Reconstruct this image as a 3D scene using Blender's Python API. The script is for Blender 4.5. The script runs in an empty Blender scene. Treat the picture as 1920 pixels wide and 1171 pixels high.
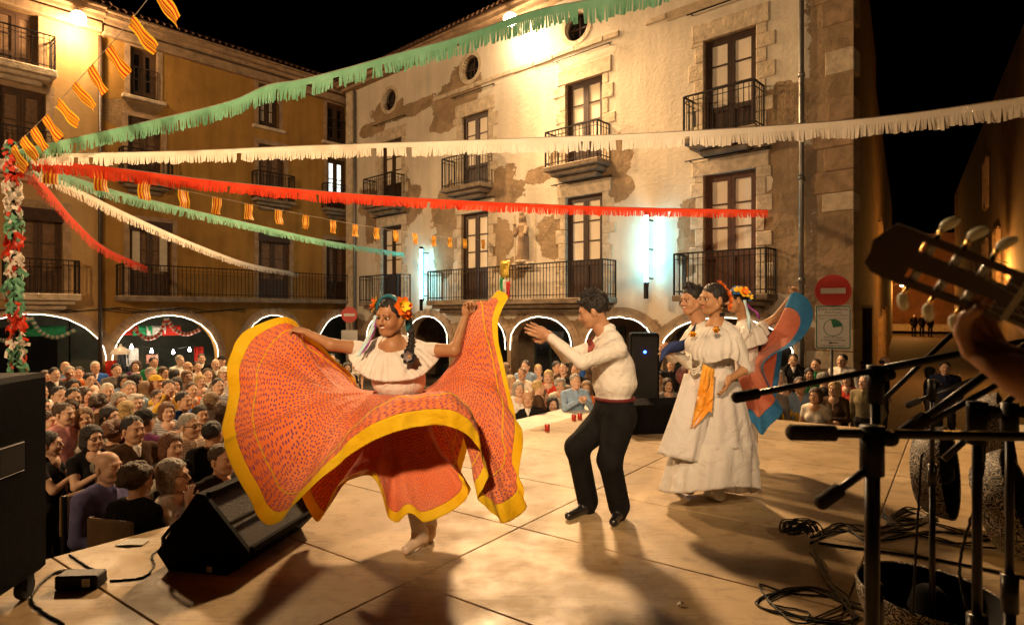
import bpy, bmesh, math, random
import numpy as np
from mathutils import Vector, Matrix
from mathutils.geometry import delaunay_2d_cdt

random.seed(7)
S = bpy.context.scene
C = S.collection
PI = math.pi
R = math.radians

# ------------------------------------------------------------------ camera
# the square is measured in metres from the point under the camera; z = 0 is the stage floor
F, CU, CV, HC = 1145.0, 960.0, 588.0, 1.48      # focal length (px of a 1920 frame), horizon, eye height over the stage
GZ = -1.15                                      # the square lies below the stage
cam_d = bpy.data.cameras.new('camera')
cam = bpy.data.objects.new('camera', cam_d); C.objects.link(cam)
cam.location = (0, 0, HC); cam.rotation_euler = (R(90), 0, 0)
cam_d.sensor_width = 36.0; cam_d.lens = 36.0 * F / 1920.0
cam_d.shift_y = (CV - 585.5) / 1920.0
cam_d.clip_start = 0.05; cam_d.clip_end = 400
cam_d.dof.use_dof = True; cam_d.dof.focus_distance = 5.2; cam_d.dof.aperture_fstop = 4.5
S.camera = cam
S.view_settings.view_transform = 'Standard'; S.view_settings.look = 'None'
S.view_settings.exposure = 0.0; S.view_settings.gamma = 1.0
S.render.engine = 'CYCLES'
S.cycles.use_denoising = True
S.cycles.use_adaptive_sampling = True; S.cycles.adaptive_threshold = 0.02
S.cycles.max_bounces = 5; S.cycles.diffuse_bounces = 3; S.cycles.glossy_bounces = 2
S.cycles.transmission_bounces = 3; S.cycles.transparent_max_bounces = 6
S.cycles.sample_clamp_indirect = 6.0
S.cycles.caustics_reflective = False; S.cycles.caustics_refractive = False

# ------------------------------------------------------------------ night sky
W = bpy.data.worlds.new('World'); S.world = W; W.use_nodes = True
nt = W.node_tree; nt.nodes.clear()
wo = nt.nodes.new('ShaderNodeOutputWorld'); wb = nt.nodes.new('ShaderNodeBackground')
sk = nt.nodes.new('ShaderNodeTexSky'); sk.sky_type = 'NISHITA'; sk.sun_disc = False
sk.sun_elevation = R(-9.0); sk.sun_rotation = R(200)
wb.inputs['Strength'].default_value = 0.05
nt.links.new(sk.outputs[0], wb.inputs['Color']); nt.links.new(wb.outputs[0], wo.inputs[0])

# ------------------------------------------------------------------ flood lamps on the houses round the square
SODIUM = (1.0, 0.63, 0.31)
def add_light(name, typ, loc, power, col=SODIUM, radius=0.12, aim=None, cone=150, blend=0.6, parent=None):
    ld = bpy.data.lights.new(name, typ); ld.energy = power; ld.color = col
    ld.shadow_soft_size = radius
    o = bpy.data.objects.new(name, ld); C.objects.link(o); o.location = loc
    if typ == 'SPOT':
        ld.spot_size = R(cone); ld.spot_blend = blend
        d = Vector(aim) - Vector(loc); o.rotation_euler = d.to_track_quat('-Z', 'Y').to_euler()
    return o
LAMP_WEST = (-12.75, 17.95, 10.15)      # on the ochre house, seen top left
LAMP_NORTH = (-0.05, 17.85, 10.05)      # on the white house, seen top centre
LAMP_SOUTH = (-7.5, -7.0, 8.2)          # on the houses behind the stage, out of the picture
add_light('flood_light_west', 'SPOT', LAMP_WEST, 10500, aim=(-3, 6, -1), cone=140, blend=.8, radius=.7)
add_light('flood_spill_west', 'POINT', (LAMP_WEST[0]-.12, LAMP_WEST[1]+.1, LAMP_WEST[2]-.22), 520)
add_light('flood_light_north', 'SPOT', LAMP_NORTH, 13500, aim=(-2, 5, -1), cone=140, blend=.8, radius=.7)
add_light('flood_spill_north', 'POINT', (LAMP_NORTH[0]+.12, LAMP_NORTH[1]+.1, LAMP_NORTH[2]-.25), 270, col=(1, .70, .40), radius=.2)
add_light('flood_light_south', 'SPOT', LAMP_SOUTH, 4800, col=(1, .70, .42), aim=(1.5, 19, 6.0), cone=58, blend=.7, radius=.4)
add_light('flood_light_south_west', 'SPOT', (-9.5, -6.0, 8.0), 8500, col=(1, .63, .31), aim=(-8.2, 17, 2.2), cone=70, blend=.6, radius=.4)
# stage lamps on the mast at the front of the stage, above the picture
add_light('stage_light_mast', 'SPOT', (-1.4, -2.6, 4.6), 3000, col=(1, .68, .38), aim=(.2, 6.6, 1.0), cone=35, blend=.55, radius=.2)
add_light('stage_light_mast_east', 'SPOT', (3.6, -2.2, 4.6), 1000, col=(1, .68, .38), aim=(.8, 6.2, 1.0), cone=30, blend=.55, radius=.2)

# ------------------------------------------------------------------ small tools
def P(u, v, Y):
    """point at depth Y that the photograph shows at column u, row v"""
    return Vector(((u - CU) / F * Y, Y, HC + (CV - v) / F * Y))
def PZ(u, v, z):
    """point at height z that the photograph shows at (u, v)"""
    Y = F * (HC - z) / (v - CV)
    return Vector(((u - CU) / F * Y, Y, z))

_mats = {}
def mat(name, col, rough=.75, var=.18, scale=6.0, bump=0.0, bscale=None, metal=0.0, spec=.4, emit=None, est=0.0, sub=0.0, col2=None, trans=0.0, sheen=0.0):
    if name in _mats: return _mats[name]
    m = bpy.data.materials.new(name); m.use_nodes = True; t = m.node_tree; n = t.nodes; L = t.links
    b = n['Principled BSDF']
    b.inputs['Roughness'].default_value = rough; b.inputs['Metallic'].default_value = metal
    b.inputs['Specular IOR Level'].default_value = spec
    tc = n.new('ShaderNodeTexCoord'); ns = n.new('ShaderNodeTexNoise')
    ns.inputs['Scale'].default_value = scale; ns.inputs['Detail'].default_value = 5; ns.inputs['Roughness'].default_value = .62
    L.new(tc.outputs['Object'], ns.inputs['Vector'])
    rp = n.new('ShaderNodeValToRGB')
    c2 = col2 or tuple(min(1, c * (1 + var)) for c in col)
    c1 = tuple(c * (1 - var) for c in col) if not col2 else col
    rp.color_ramp.elements[0].color = (*c1, 1); rp.color_ramp.elements[1].color = (*c2, 1)
    rp.color_ramp.elements[0].position = .3; rp.color_ramp.elements[1].position = .7
    L.new(ns.outputs[0], rp.inputs[0]); L.new(rp.outputs[0], b.inputs['Base Color'])
    if bump:
        bn = n.new('ShaderNodeTexNoise'); bn.inputs['Scale'].default_value = bscale or scale * 4; bn.inputs['Detail'].default_value = 4
        L.new(tc.outputs['Object'], bn.inputs['Vector'])
        bp = n.new('ShaderNodeBump'); bp.inputs['Strength'].default_value = min(1, bump); bp.inputs['Distance'].default_value = .02
        L.new(bn.outputs[0], bp.inputs['Height']); L.new(bp.outputs[0], b.inputs['Normal'])
    if emit:
        b.inputs['Emission Color'].default_value = (*emit, 1); b.inputs['Emission Strength'].default_value = est
    if trans:
        b.inputs['Transmission Weight'].default_value = trans
    if sheen:
        b.inputs['Sheen Weight'].default_value = sheen
    _mats[name] = m
    return m

def tag(o, label=None, cat=None, group=None, kind=None):
    if label: o['label'] = label
    if cat: o['category'] = cat
    if group: o['group'] = group
    if kind: o['kind'] = kind
    return o

def thing(name, label, cat, loc=(0, 0, 0), rot=None, group=None):
    o = bpy.data.objects.new(name, None); C.objects.link(o); o.empty_display_size = .2
    o.location = loc
    if rot is not None: o.rotation_euler = rot if hasattr(rot, '__len__') else (0, 0, rot)
    return tag(o, label, cat, group)

class MB:
    """collects faces and links them as one mesh object"""
    def __init__(s): s.v = []; s.f = []; s.m = []; s.uv = None
    def add(s, vs, fs, mi=0):
        o = len(s.v); s.v += [tuple(p) for p in vs]
        s.f += [tuple(i + o for i in f) for f in fs]; s.m += [mi] * len(fs); return s
    def box(s, x0, x1, y0, y1, z0, z1, mi=0):
        return s.add([(x0,y0,z0),(x1,y0,z0),(x1,y1,z0),(x0,y1,z0),(x0,y0,z1),(x1,y0,z1),(x1,y1,z1),(x0,y1,z1)],
                     [(0,3,2,1),(4,5,6,7),(0,1,5,4),(1,2,6,5),(2,3,7,6),(3,0,4,7)], mi)
    def cbox(s, x0, x1, y0, y1, z0, z1, c=.01, mi=0):
        """box with chamfered edges"""
        bm = bmesh.new(); bmesh.ops.create_cube(bm, size=1)
        for v in bm.verts: v.co = Vector(((x0+x1)/2 + v.co.x*(x1-x0), (y0+y1)/2 + v.co.y*(y1-y0), (z0+z1)/2 + v.co.z*(z1-z0)))
        bmesh.ops.bevel(bm, geom=bm.edges[:], offset=c, segments=1, affect='EDGES')
        bm.verts.ensure_lookup_table(); bm.verts.index_update()
        s.add([v.co for v in bm.verts], [[v.index for v in f.verts] for f in bm.faces], mi); bm.free(); return s
    def obox(s, a, b, w, h, mi=0, up=(0, 0, 1)):
        """bar from a to b, w wide, h high"""
        a, b = Vector(a), Vector(b); d = (b - a).normalized(); u = Vector(up)
        r = d.cross(u); r = r.normalized() if r.length > 1e-4 else Vector((1, 0, 0)); u = r.cross(d)
        q = [(-1,-1),(1,-1),(1,1),(-1,1)]
        vs = [a + r*(i*w/2) + u*(j*h/2) for i, j in q] + [b + r*(i*w/2) + u*(j*h/2) for i, j in q]
        return s.add(vs, [(0,1,2,3),(7,6,5,4),(0,4,5,1),(1,5,6,2),(2,6,7,3),(3,7,4,0)], mi)
    def tube(s, pts, r, n=8, mi=0, cap=True, closed=False):
        pts = [Vector(p) for p in pts]; k = len(pts)
        rs = r if hasattr(r, '__len__') else [r] * k
        prev = None; vs = []
        for i, p in enumerate(pts):
            a = pts[(i-1) % k] if (closed or i > 0) else p
            b = pts[(i+1) % k] if (closed or i < k-1) else p
            d = (b - a); d = d.normalized() if d.length > 1e-9 else Vector((0, 0, 1))
            if prev is None:
                prev = d.orthogonal().normalized()
            x = prev - d * prev.dot(d); x = x.normalized() if x.length > 1e-6 else d.orthogonal().normalized(); prev = x
            y = d.cross(x)
            vs += [p + (x*math.cos(2*PI*j/n) + y*math.sin(2*PI*j/n)) * rs[i] for j in range(n)]
        fs = []
        for i in range(k if closed else k-1):
            a, b = i*n, ((i+1) % k)*n
            fs += [(a+j, a+(j+1)%n, b+(j+1)%n, b+j) for j in range(n)]
        if cap and not closed: fs += [tuple(range(n))[::-1], tuple((k-1)*n + j for j in range(n))]
        return s.add(vs, fs, mi)
    def lathe(s, prof, n=20, M=None, mi=0, cap=False):
        M = M or Matrix(); vs = []; fs = []
        for r, z in prof: vs += [M @ Vector((r*math.cos(2*PI*j/n), r*math.sin(2*PI*j/n), z)) for j in range(n)]
        for i in range(len(prof)-1): fs += [(i*n+j, i*n+(j+1)%n, (i+1)*n+(j+1)%n, (i+1)*n+j) for j in range(n)]
        if cap: fs += [tuple(range(n))[::-1], tuple((len(prof)-1)*n + j for j in range(n))]
        return s.add(vs, fs, mi)
    def prism(s, poly, fn, d0, d1, mi=0):
        """polygon (a, b) pairs pushed from depth d0 to d1; fn(a, b, d) -> point"""
        k = len(poly); vs = [fn(a, b, d0) for a, b in poly] + [fn(a, b, d1) for a, b in poly]
        return s.add(vs, [tuple(range(k))[::-1], tuple(range(k, 2*k))] + [(i, (i+1)%k, k+(i+1)%k, k+i) for i in range(k)], mi)
    def grid(s, pts, nu, nv, mi=0, closed_u=False):
        """pts[i*nv+j]"""
        fs = []
        for i in range(nu if closed_u else nu-1):
            for j in range(nv-1):
                a, b = i*nv+j, ((i+1) % nu)*nv+j
                fs.append((a, b, b+1, a+1))
        return s.add(pts, fs, mi)
    def mesh(s, name, mats, smooth=False, off=None):
        me = bpy.data.meshes.new(name)
        vs = s.v if off is None else [(p[0]-off[0], p[1]-off[1], p[2]-off[2]) for p in s.v]
        me.from_pydata(vs, [], s.f)
        for m in (mats if isinstance(mats, (list, tuple)) else [mats]): me.materials.append(m)
        if any(s.m): me.polygons.foreach_set('material_index', s.m)
        if smooth: me.polygons.foreach_set('use_smooth', [True]*len(s.f))
        if s.uv:
            ul = me.uv_layers.new(name='uv'); idx = np.zeros(len(me.loops), dtype=np.int32); me.loops.foreach_get('vertex_index', idx)
            ul.data.foreach_set('uv', np.asarray(s.uv, dtype=np.float32)[idx].ravel())
        me.validate(); me.update()
        return me
    def build(s, name, mats, parent=None, smooth=False, world=False, loc=None):
        """world=True: points are world points and the parent is not turned"""
        off = None
        if world: off = parent.location if parent is not None else loc
        o = bpy.data.objects.new(name, s.mesh(name, mats, smooth, off)); C.objects.link(o)
        if parent is not None: o.parent = parent
        elif loc is not None: o.location = loc
        return o

def link_copy(name, me, parent=None, loc=(0,0,0), rot=(0,0,0), scale=None):
    o = bpy.data.objects.new(name, me); C.objects.link(o); o.parent = parent; o.location = loc; o.rotation_euler = rot
    if scale: o.scale = scale
    return o

def inside(p, poly):
    x, y = p; c = False; k = len(poly)
    for i in range(k):
        (x1, y1), (x2, y2) = poly[i], poly[i-1]
        if (y1 > y) != (y2 > y) and x < (x2-x1)*(y-y1)/(y2-y1)+x1: c = not c
    return c

def wall_mesh(outline, holes, depth, grid=1.2, mi=0, mb=None):
    """a wall in the x-z plane facing +y, with holes whose reveals run back by depth"""
    mb = mb or MB(); vs = []; es = []
    for poly in [outline] + holes:
        o = len(vs); k = len(poly); vs += [Vector(p) for p in poly]; es += [(o+i, o+(i+1)%k) for i in range(k)]
    xs = [p[0] for p in outline]; zs = [p[1] for p in outline]
    gx = min(xs) + grid/2
    while gx < max(xs):
        gz = min(zs) + grid/2
        while gz < max(zs):
            if inside((gx, gz), outline): vs.append(Vector((gx, gz)))
            gz += grid
        gx += grid
    ov, oe, of, *_ = delaunay_2d_cdt(vs, es, [], 0, 1e-5)
    fs = []
    for f in of:
        c = (sum(ov[i][0] for i in f)/len(f), sum(ov[i][1] for i in f)/len(f))
        if inside(c, outline) and not any(inside(c, h) for h in holes):
            a = sum((ov[f[i]][0]*ov[f[(i+1)%len(f)]][1]-ov[f[(i+1)%len(f)]][0]*ov[f[i]][1]) for i in range(len(f)))
            fs.append(tuple(f) if a < 0 else tuple(f)[::-1])
    mb.add([(p[0], 0, p[1]) for p in ov], fs, mi)
    for h in holes:
        k = len(h); v2 = [(a, 0, b) for a, b in h] + [(a, -depth, b) for a, b in h]
        ar = sum(h[i][0]*h[(i+1)%k][1]-h[(i+1)%k][0]*h[i][1] for i in range(k))
        q = [(i, (i+1)%k, k+(i+1)%k, k+i) for i in range(k)]
        mb.add(v2, q if ar > 0 else [f[::-1] for f in q], mi)
    return mb

def arch_poly(x0, x1, zb, zs, n=16, rise=None):
    """opening with upright sides to zs and a round or flat-round head"""
    c, r = (x0+x1)/2, (x1-x0)/2; h = rise or r
    return [(x0, zb), (x1, zb)] + [(c + r*math.cos(PI*i/n), zs + h*math.sin(PI*i/n)) for i in range(n+1)]
def circle_poly(x, z, rx, rz, n=24): return [(x + rx*math.cos(2*PI*i/n), z + rz*math.sin(2*PI*i/n)) for i in range(n)]
def rect_poly(x0, x1, z0, z1): return [(x0, z0), (x1, z0), (x1, z1), (x0, z1)]

def text_mesh(body, size, name='lettering'):
    cu = bpy.data.curves.new(name, 'FONT'); cu.body = body; cu.size = size; cu.align_x = 'CENTER'; cu.align_y = 'CENTER'
    o = bpy.data.objects.new(name, cu); C.objects.link(o)
    dg = bpy.context.evaluated_depsgraph_get()
    me = bpy.data.meshes.new_from_object(o.evaluated_get(dg)); bpy.data.objects.remove(o); me.name = name
    return me
# ================================================================== materials of the place
def peeled(name, plaster, stone, blobs, base_z=None, quoin_x=None, nscale=1.1, amt=1.5, dirt=.35, stone2=None):
    """lime plaster that has come off in patches, with the masonry under it"""
    m = bpy.data.materials.new(name); m.use_nodes = True; t = m.node_tree; n = t.nodes; L = t.links; b = n['Principled BSDF']
    b.inputs['Roughness'].default_value = .92; b.inputs['Specular IOR Level'].default_value = .15
    tc = n.new('ShaderNodeTexCoord'); obj = tc.outputs['Object']
    def math_(op, a, c=None, d=None):
        q = n.new('ShaderNodeMath'); q.operation = op
        for i, x in enumerate((a, c, d)):
            if x is None: continue
            if isinstance(x, (int, float)): q.inputs[i].default_value = x
            else: L.new(x, q.inputs[i])
        return q.outputs[0]
    def noise(sc, det=6, rough=.6):
        q = n.new('ShaderNodeTexNoise'); q.inputs['Scale'].default_value = sc; q.inputs['Detail'].default_value = det; q.inputs['Roughness'].default_value = rough
        L.new(obj, q.inputs['Vector']); return q.outputs[0]
    sx = n.new('ShaderNodeSeparateXYZ'); L.new(obj, sx.inputs[0])
    cur = None
    for (cx, cz, rx, rz) in blobs:
        mp = n.new('ShaderNodeMapping'); mp.inputs['Scale'].default_value = (1/rx, 0, 1/rz); mp.inputs['Location'].default_value = (-cx/rx, 0, -cz/rz)
        L.new(obj, mp.inputs[0]); ln = n.new('ShaderNodeVectorMath'); ln.operation = 'LENGTH'; L.new(mp.outputs[0], ln.inputs[0])
        v = math_('SUBTRACT', 1.0, ln.outputs['Value'])
        cur = v if cur is None else math_('MAXIMUM', cur, v)
    if base_z is not None:
        v = math_('MULTIPLY', math_('SUBTRACT', base_z, sx.outputs['Z']), 1.6)
        cur = v if cur is None else math_('MAXIMUM', cur, v)
    if quoin_x is not None:
        v = math_('MULTIPLY', math_('SUBTRACT', quoin_x, sx.outputs['X']), 1.6)
        cur = v if cur is None else math_('MAXIMUM', cur, v)
    if cur is None: cur = math_('ADD', -.6, 0.0)
    nz = math_('ADD', math_('MULTIPLY', math_('SUBTRACT', noise(nscale, 8, .62), .5), amt), math_('MULTIPLY', math_('SUBTRACT', noise(5.5, 6, .7), .5), .55))
    val = math_('ADD', cur, nz)
    mk = n.new('ShaderNodeMapRange'); mk.inputs['From Min'].default_value = -.008; mk.inputs['From Max'].default_value = .012; L.new(val, mk.inputs[0])
    def ramp(fac, c0, c1, p0=.3, p1=.7):
        q = n.new('ShaderNodeValToRGB'); q.color_ramp.elements[0].color = (*c0, 1); q.color_ramp.elements[1].color = (*c1, 1)
        q.color_ramp.elements[0].position = p0; q.color_ramp.elements[1].position = p1; L.new(fac, q.inputs[0]); return q.outputs[0]
    def mix(f, a, c, mode='MIX'):
        q = n.new('ShaderNodeMix'); q.data_type = 'RGBA'; q.blend_type = mode
        if isinstance(f, float): q.inputs[0].default_value = f
        else: L.new(f, q.inputs[0])
        L.new(a, q.inputs[6]); L.new(c, q.inputs[7]); return q.outputs[2]
    dk = tuple(c*(1-dirt) for c in plaster)
    # rain streaks: noise drawn out along z
    mp = n.new('ShaderNodeMapping'); mp.inputs['Scale'].default_value = (2.2, 2.2, .22); L.new(obj, mp.inputs[0])
    st = n.new('ShaderNodeTexNoise'); st.inputs['Scale'].default_value = 1.3; st.inputs['Detail'].default_value = 7; L.new(mp.outputs[0], st.inputs['Vector'])
    pl = mix(.5, ramp(noise(.9, 8), dk, plaster, .3, .6), ramp(st.outputs[0], dk, plaster, .3, .62))
    s2 = stone2 or tuple(c*1.6 for c in stone)
    vo = n.new('ShaderNodeTexVoronoi'); vo.inputs['Scale'].default_value = 2.6; L.new(obj, vo.inputs['Vector'])
    stn = mix(.45, ramp(noise(2.2, 9, .7), tuple(c*.6 for c in stone), s2), ramp(vo.outputs['Color'], tuple(c*.75 for c in stone), s2, .1, .9))
    L.new(mix(mk.outputs[0], pl, stn), b.inputs['Base Color'])
    hb = math_('ADD', math_('MULTIPLY', mk.outputs[0], -1.0), math_('MULTIPLY', noise(9, 6, .65), math_('ADD', .55, math_('MULTIPLY', mk.outputs[0], .9))))
    bp = n.new('ShaderNodeBump'); bp.inputs['Strength'].default_value = .8; bp.inputs['Distance'].default_value = .03
    L.new(hb, bp.inputs['Height']); L.new(bp.outputs[0], b.inputs['Normal'])
    return m

STONE = mat('sandstone', (.30, .20, .115), rough=.9, var=.35, scale=4, bump=.6, bscale=14)
STONE_PALE = mat('pale_sandstone', (.50, .40, .275), rough=.9, var=.3, scale=5, bump=.6, bscale=16)
IRON = mat('wrought_iron', (.016, .013, .011), rough=.6, var=.3, spec=.2)
WOOD = mat('dark_stained_wood', (.045, .02, .010), rough=.5, var=.35, scale=9, bump=.2)
WOOD_RED = mat('reddish_brown_wood', (.085, .032, .014), rough=.5, var=.3, scale=9, bump=.2)
CURTAIN = mat('cream_blind', (.80, .69, .53), rough=.75, var=.06, scale=3)
BLIND_DARK = mat('brown_curtain', (.17, .10, .055), rough=.9, var=.3, scale=12)
TILE = mat('clay_roof_tile', (.19, .10, .06), rough=.9, var=.4, scale=3, bump=.4)
ZINC = mat('zinc_pipe', (.20, .19, .17), rough=.45, var=.2, metal=.6)
DARK = mat('dark_interior', (.018, .014, .010), rough=.95)
BLACKP = mat('black_paint', (.006, .0055, .005), rough=.45, var=.3, spec=.2)
WHITEP = mat('white_paper', (.72, .69, .62), rough=.85, var=.05)
GLASS_D = mat('dark_glass', (.012, .011, .010), rough=.08, var=.2, spec=.6)
ROPE = mat('rope_light_glow', (.9, .8, .6), emit=(1, .84, .60), est=4.5)
TUBE_L = mat('fluorescent_glow', (.8, .95, 1), emit=(.22, .80, 1.0), est=50.0)
BULB = mat('bulb_glow', (1, .95, .9), emit=(1, .88, .72), est=40.0)
LAMPG = mat('sodium_lamp_glow', (1, .8, .5), emit=(1, .78, .45), est=160.0)
for m_ in (ROPE, BULB, LAMPG): m_.cycles.emission_sampling = 'NONE'

# ================================================================== ground, alley, stage
def paving():
    m = bpy.data.materials.new('stone_paving'); m.use_nodes = True; t = m.node_tree; n = t.nodes; L = t.links; b = n['Principled BSDF']
    b.inputs['Roughness'].default_value = .8
    tc = n.new('ShaderNodeTexCoord'); br = n.new('ShaderNodeTexBrick'); br.inputs['Scale'].default_value = 2.2
    br.inputs['Color1'].default_value = (.16, .115, .075, 1); br.inputs['Color2'].default_value = (.11, .08, .055, 1); br.inputs['Mortar'].default_value = (.05, .037, .026, 1)
    br.inputs['Mortar Size'].default_value = .012
    L.new(tc.outputs['Object'], br.inputs['Vector']); L.new(br.outputs[0], b.inputs['Base Color'])
    return m
PAVE = paving()
g = MB(); g.add([(-90, -60, GZ), (90, -60, GZ), (90, 130, GZ), (-90, 130, GZ)], [(0, 1, 2, 3)])
tag(g.build('ground', PAVE), kind='structure')

# alley frame: s runs up the alley, w across it from the white house's side wall
AO, AD, AP = Vector((6.99, 12.5, 0)), Vector((.543, .84, 0)), Vector((.84, -.543, 0))
def AL(s, w, z): p = AO + AD*s + AP*w; return Vector((p.x, p.y, z))
al = MB()
al.add([AL(1, -.5, GZ+.004), AL(1, 9, GZ+.004), AL(20, 9, GZ+.25), AL(20, -.5, GZ+.25), AL(60, 9, GZ+1.55), AL(60, -.5, GZ+1.55)], [(0, 1, 2, 3), (3, 2, 4, 5)])
tag(al.build('alley_street', PAVE), kind='structure')

A_, C_ = Vector((.588, .809, 0)), Vector((.809, -.588, 0))        # along and across the stage
def ST(a, c, z): p = A_*a + C_*c; return Vector((p.x, p.y, z))
def board_mat():
    m = bpy.data.materials.new('worn_stage_board'); m.use_nodes = True; t = m.node_tree; n = t.nodes; L = t.links; b = n['Principled BSDF']
    tc = n.new('ShaderNodeTexCoord'); geo = n.new('ShaderNodeNewGeometry')
    def noise(sc, det=6, r=.6, vec=None):
        q = n.new('ShaderNodeTexNoise'); q.inputs['Scale'].default_value = sc; q.inputs['Detail'].default_value = det; q.inputs['Roughness'].default_value = r
        L.new(vec or geo.outputs['Position'], q.inputs['Vector']); return q.outputs[0]
    def ramp(f, c0, c1, p0, p1):
        q = n.new('ShaderNodeValToRGB'); q.color_ramp.elements[0].color = (*c0, 1); q.color_ramp.elements[1].color = (*c1, 1)
        q.color_ramp.elements[0].position = p0; q.color_ramp.elements[1].position = p1; L.new(f, q.inputs[0]); return q.outputs[0]
    def mul(a, c, f=1.0):
        q = n.new('ShaderNodeMix'); q.data_type = 'RGBA'; q.blend_type = 'MULTIPLY'; q.inputs[0].default_value = f; L.new(a, q.inputs[6]); L.new(c, q.inputs[7]); return q.outputs[2]
    oi = n.new('ShaderNodeObjectInfo')
    base = ramp(noise(1.4, 9, .68), (.42, .295, .155), (.60, .45, .265), .33, .68)
    tint = ramp(oi.outputs['Random'], (.84, .83, .82), (1, 1, 1), 0, 1)
    scuff = ramp(noise(7, 10, .72), (.70, .67, .62), (1, 1, 1), .36, .48)
    mp = n.new('ShaderNodeMapping'); mp.inputs['Rotation'].default_value = (0, 0, R(20)); mp.inputs['Scale'].default_value = (1, 14, 1); L.new(geo.outputs['Position'], mp.inputs[0])
    scr = ramp(noise(2.6, 8, .75, mp.outputs[0]), (.68, .66, .63), (1, 1, 1), .38, .46)
    stain = ramp(noise(.55, 4, .5), (.84, .81, .77), (1, 1, 1), .38, .56)
    L.new(mul(mul(mul(mul(base, tint), scuff), scr), stain), b.inputs['Base Color'])
    L.new(ramp(noise(3, 8), (.38,)*3, (.7,)*3, .3, .7), b.inputs['Roughness'])
    bp = n.new('ShaderNodeBump'); bp.inputs['Strength'].default_value = .12; bp.inputs['Distance'].default_value = .01; L.new(noise(40, 6, .7), bp.inputs['Height']); L.new(bp.outputs[0], b.inputs['Normal'])
    return m
BOARD = board_mat()
stage = thing('stage', 'low wooden stage of large worn boards that the dancers stand on', 'stage', (0, 0, GZ))
C0, C1, A0, A1 = -4.45, 7.55, -3.85, 9.10
fr = MB()
for c in np.arange(C0+.05, C1, 2.0):
    fr.obox(ST(A0, c, -.12), ST(A1, c, -.12), .1, .16)
    for a in np.arange(A0+.1, A1, 2.1): fr.obox(ST(a, c, GZ), ST(a, c, -.15), .07, .07, up=(1, 0, 0))
fr.build('support_frame', BLACKP, stage, world=True)
sk_ = MB()                                                       # black cloth skirt round the front of the stage
for (p, q) in ((ST(A0, C0, 0), ST(A1, C0, 0)), (ST(A1, C0, 0), ST(A1, C1, 0))):
    k = 160; vs = []; d = (q-p).normalized(); nn = Vector((-d.y, d.x, 0))
    for i in range(k+1):
        w = p + (q-p)*(i/k) + nn*(.02*math.sin(i*1.7)+.012*math.sin(i*.61)+.006)
        vs += [(w.x, w.y, -.035), (w.x, w.y, GZ)]
    sk_.grid(vs, k+1, 2)
sk_.build('stage_skirt', mat('black_cloth', (.012, .011, .010), rough=.95), stage, world=True)
a = A0; gaps = .0035; JO = [1.36 + 1.047*i for i in range(-5, 8)]; JO = [j for j in JO if A0 < j < A1-.2]
rows = [A0] + JO + [A1]
for i in range(len(rows)-1):
    for c in np.arange(C0, C1-.01, 2.0):
        mb = MB(); b = .004
        q = [ST(rows[i]+gaps, c+gaps, 0), ST(rows[i+1]-gaps, c+gaps, 0), ST(rows[i+1]-gaps, c+2-gaps, 0), ST(rows[i]+gaps, c+2-gaps, 0)]
        q2 = [ST(rows[i]+gaps+b, c+gaps+b, 0), ST(rows[i+1]-gaps-b, c+gaps+b, 0), ST(rows[i+1]-gaps-b, c+2-gaps-b, 0), ST(rows[i]+gaps+b, c+2-gaps-b, 0)]
        dz = random.uniform(-.0015, .0015)
        vs = [(p.x, p.y, -.032) for p in q] + [(p.x, p.y, -b+dz) for p in q] + [(p.x, p.y, dz) for p in q2]
        mb.add(vs, [(8, 11, 10, 9)] + [(k, 4+k, 4+(k+1)%4, (k+1)%4) for k in range(4)] + [(4+k, 8+k, 8+(k+1)%4, 4+(k+1)%4) for k in range(4)])
        mb.build('board', BOARD, stage, world=True)

# ================================================================== house fronts
def door_leafs(root, x0, x1, z0, z1, y, wood, panes, panel=.3, rows=3, name='window', double=True, dark=False):
    """a glazed balcony door: frame, leaves, one pane of glass and blind per light"""
    w = .075; f = MB()
    f.box(x0, x0+w, y-.05, y+.05, z0, z1).box(x1-w, x1, y-.05, y+.05, z0, z1).box(x0+w, x1-w, y-.05, y+.05, z1-w, z1)
    d = f.build(name, wood, root)
    leaves = [(x0+w, (x0+x1)/2-.004), ((x0+x1)/2+.004, x1-w)] if double else [(x0+w, x1-w)]
    for (a, b) in leaves:
        lf = MB(); st = .085 if double else .09; zp = z0 + (z1-z0)*panel
        lf.box(a, a+st, y-.035, y+.035, z0, z1-w).box(b-st, b, y-.035, y+.035, z0, z1-w)
        lf.box(a+st, b-st, y-.035, y+.035, zp-.06, zp+.06).box(a+st, b-st, y-.035, y+.035, z1-w-.09, z1-w).box(a+st, b-st, y-.035, y+.035, z0, z0+.1)
        lf.box(a+st, b-st, y-.02, y+.005, z0+.1, zp-.06)
        zz = [zp+.06 + (z1-w-.09-zp-.06)*i/rows for i in range(rows+1)]
        for i in range(1, rows): lf.box(a+st, b-st, y-.025, y+.025, zz[i]-.016, zz[i]+.016)
        lf.build('leaf', wood, d)
        for i in range(rows):
            e = .016
            MB().box(a+st, b-st, y-.016, y-.008, zz[i]+(e if i else 0), zz[i+1]-(e if i < rows-1 else 0)).build('pane', panes, d)
    return d

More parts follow.
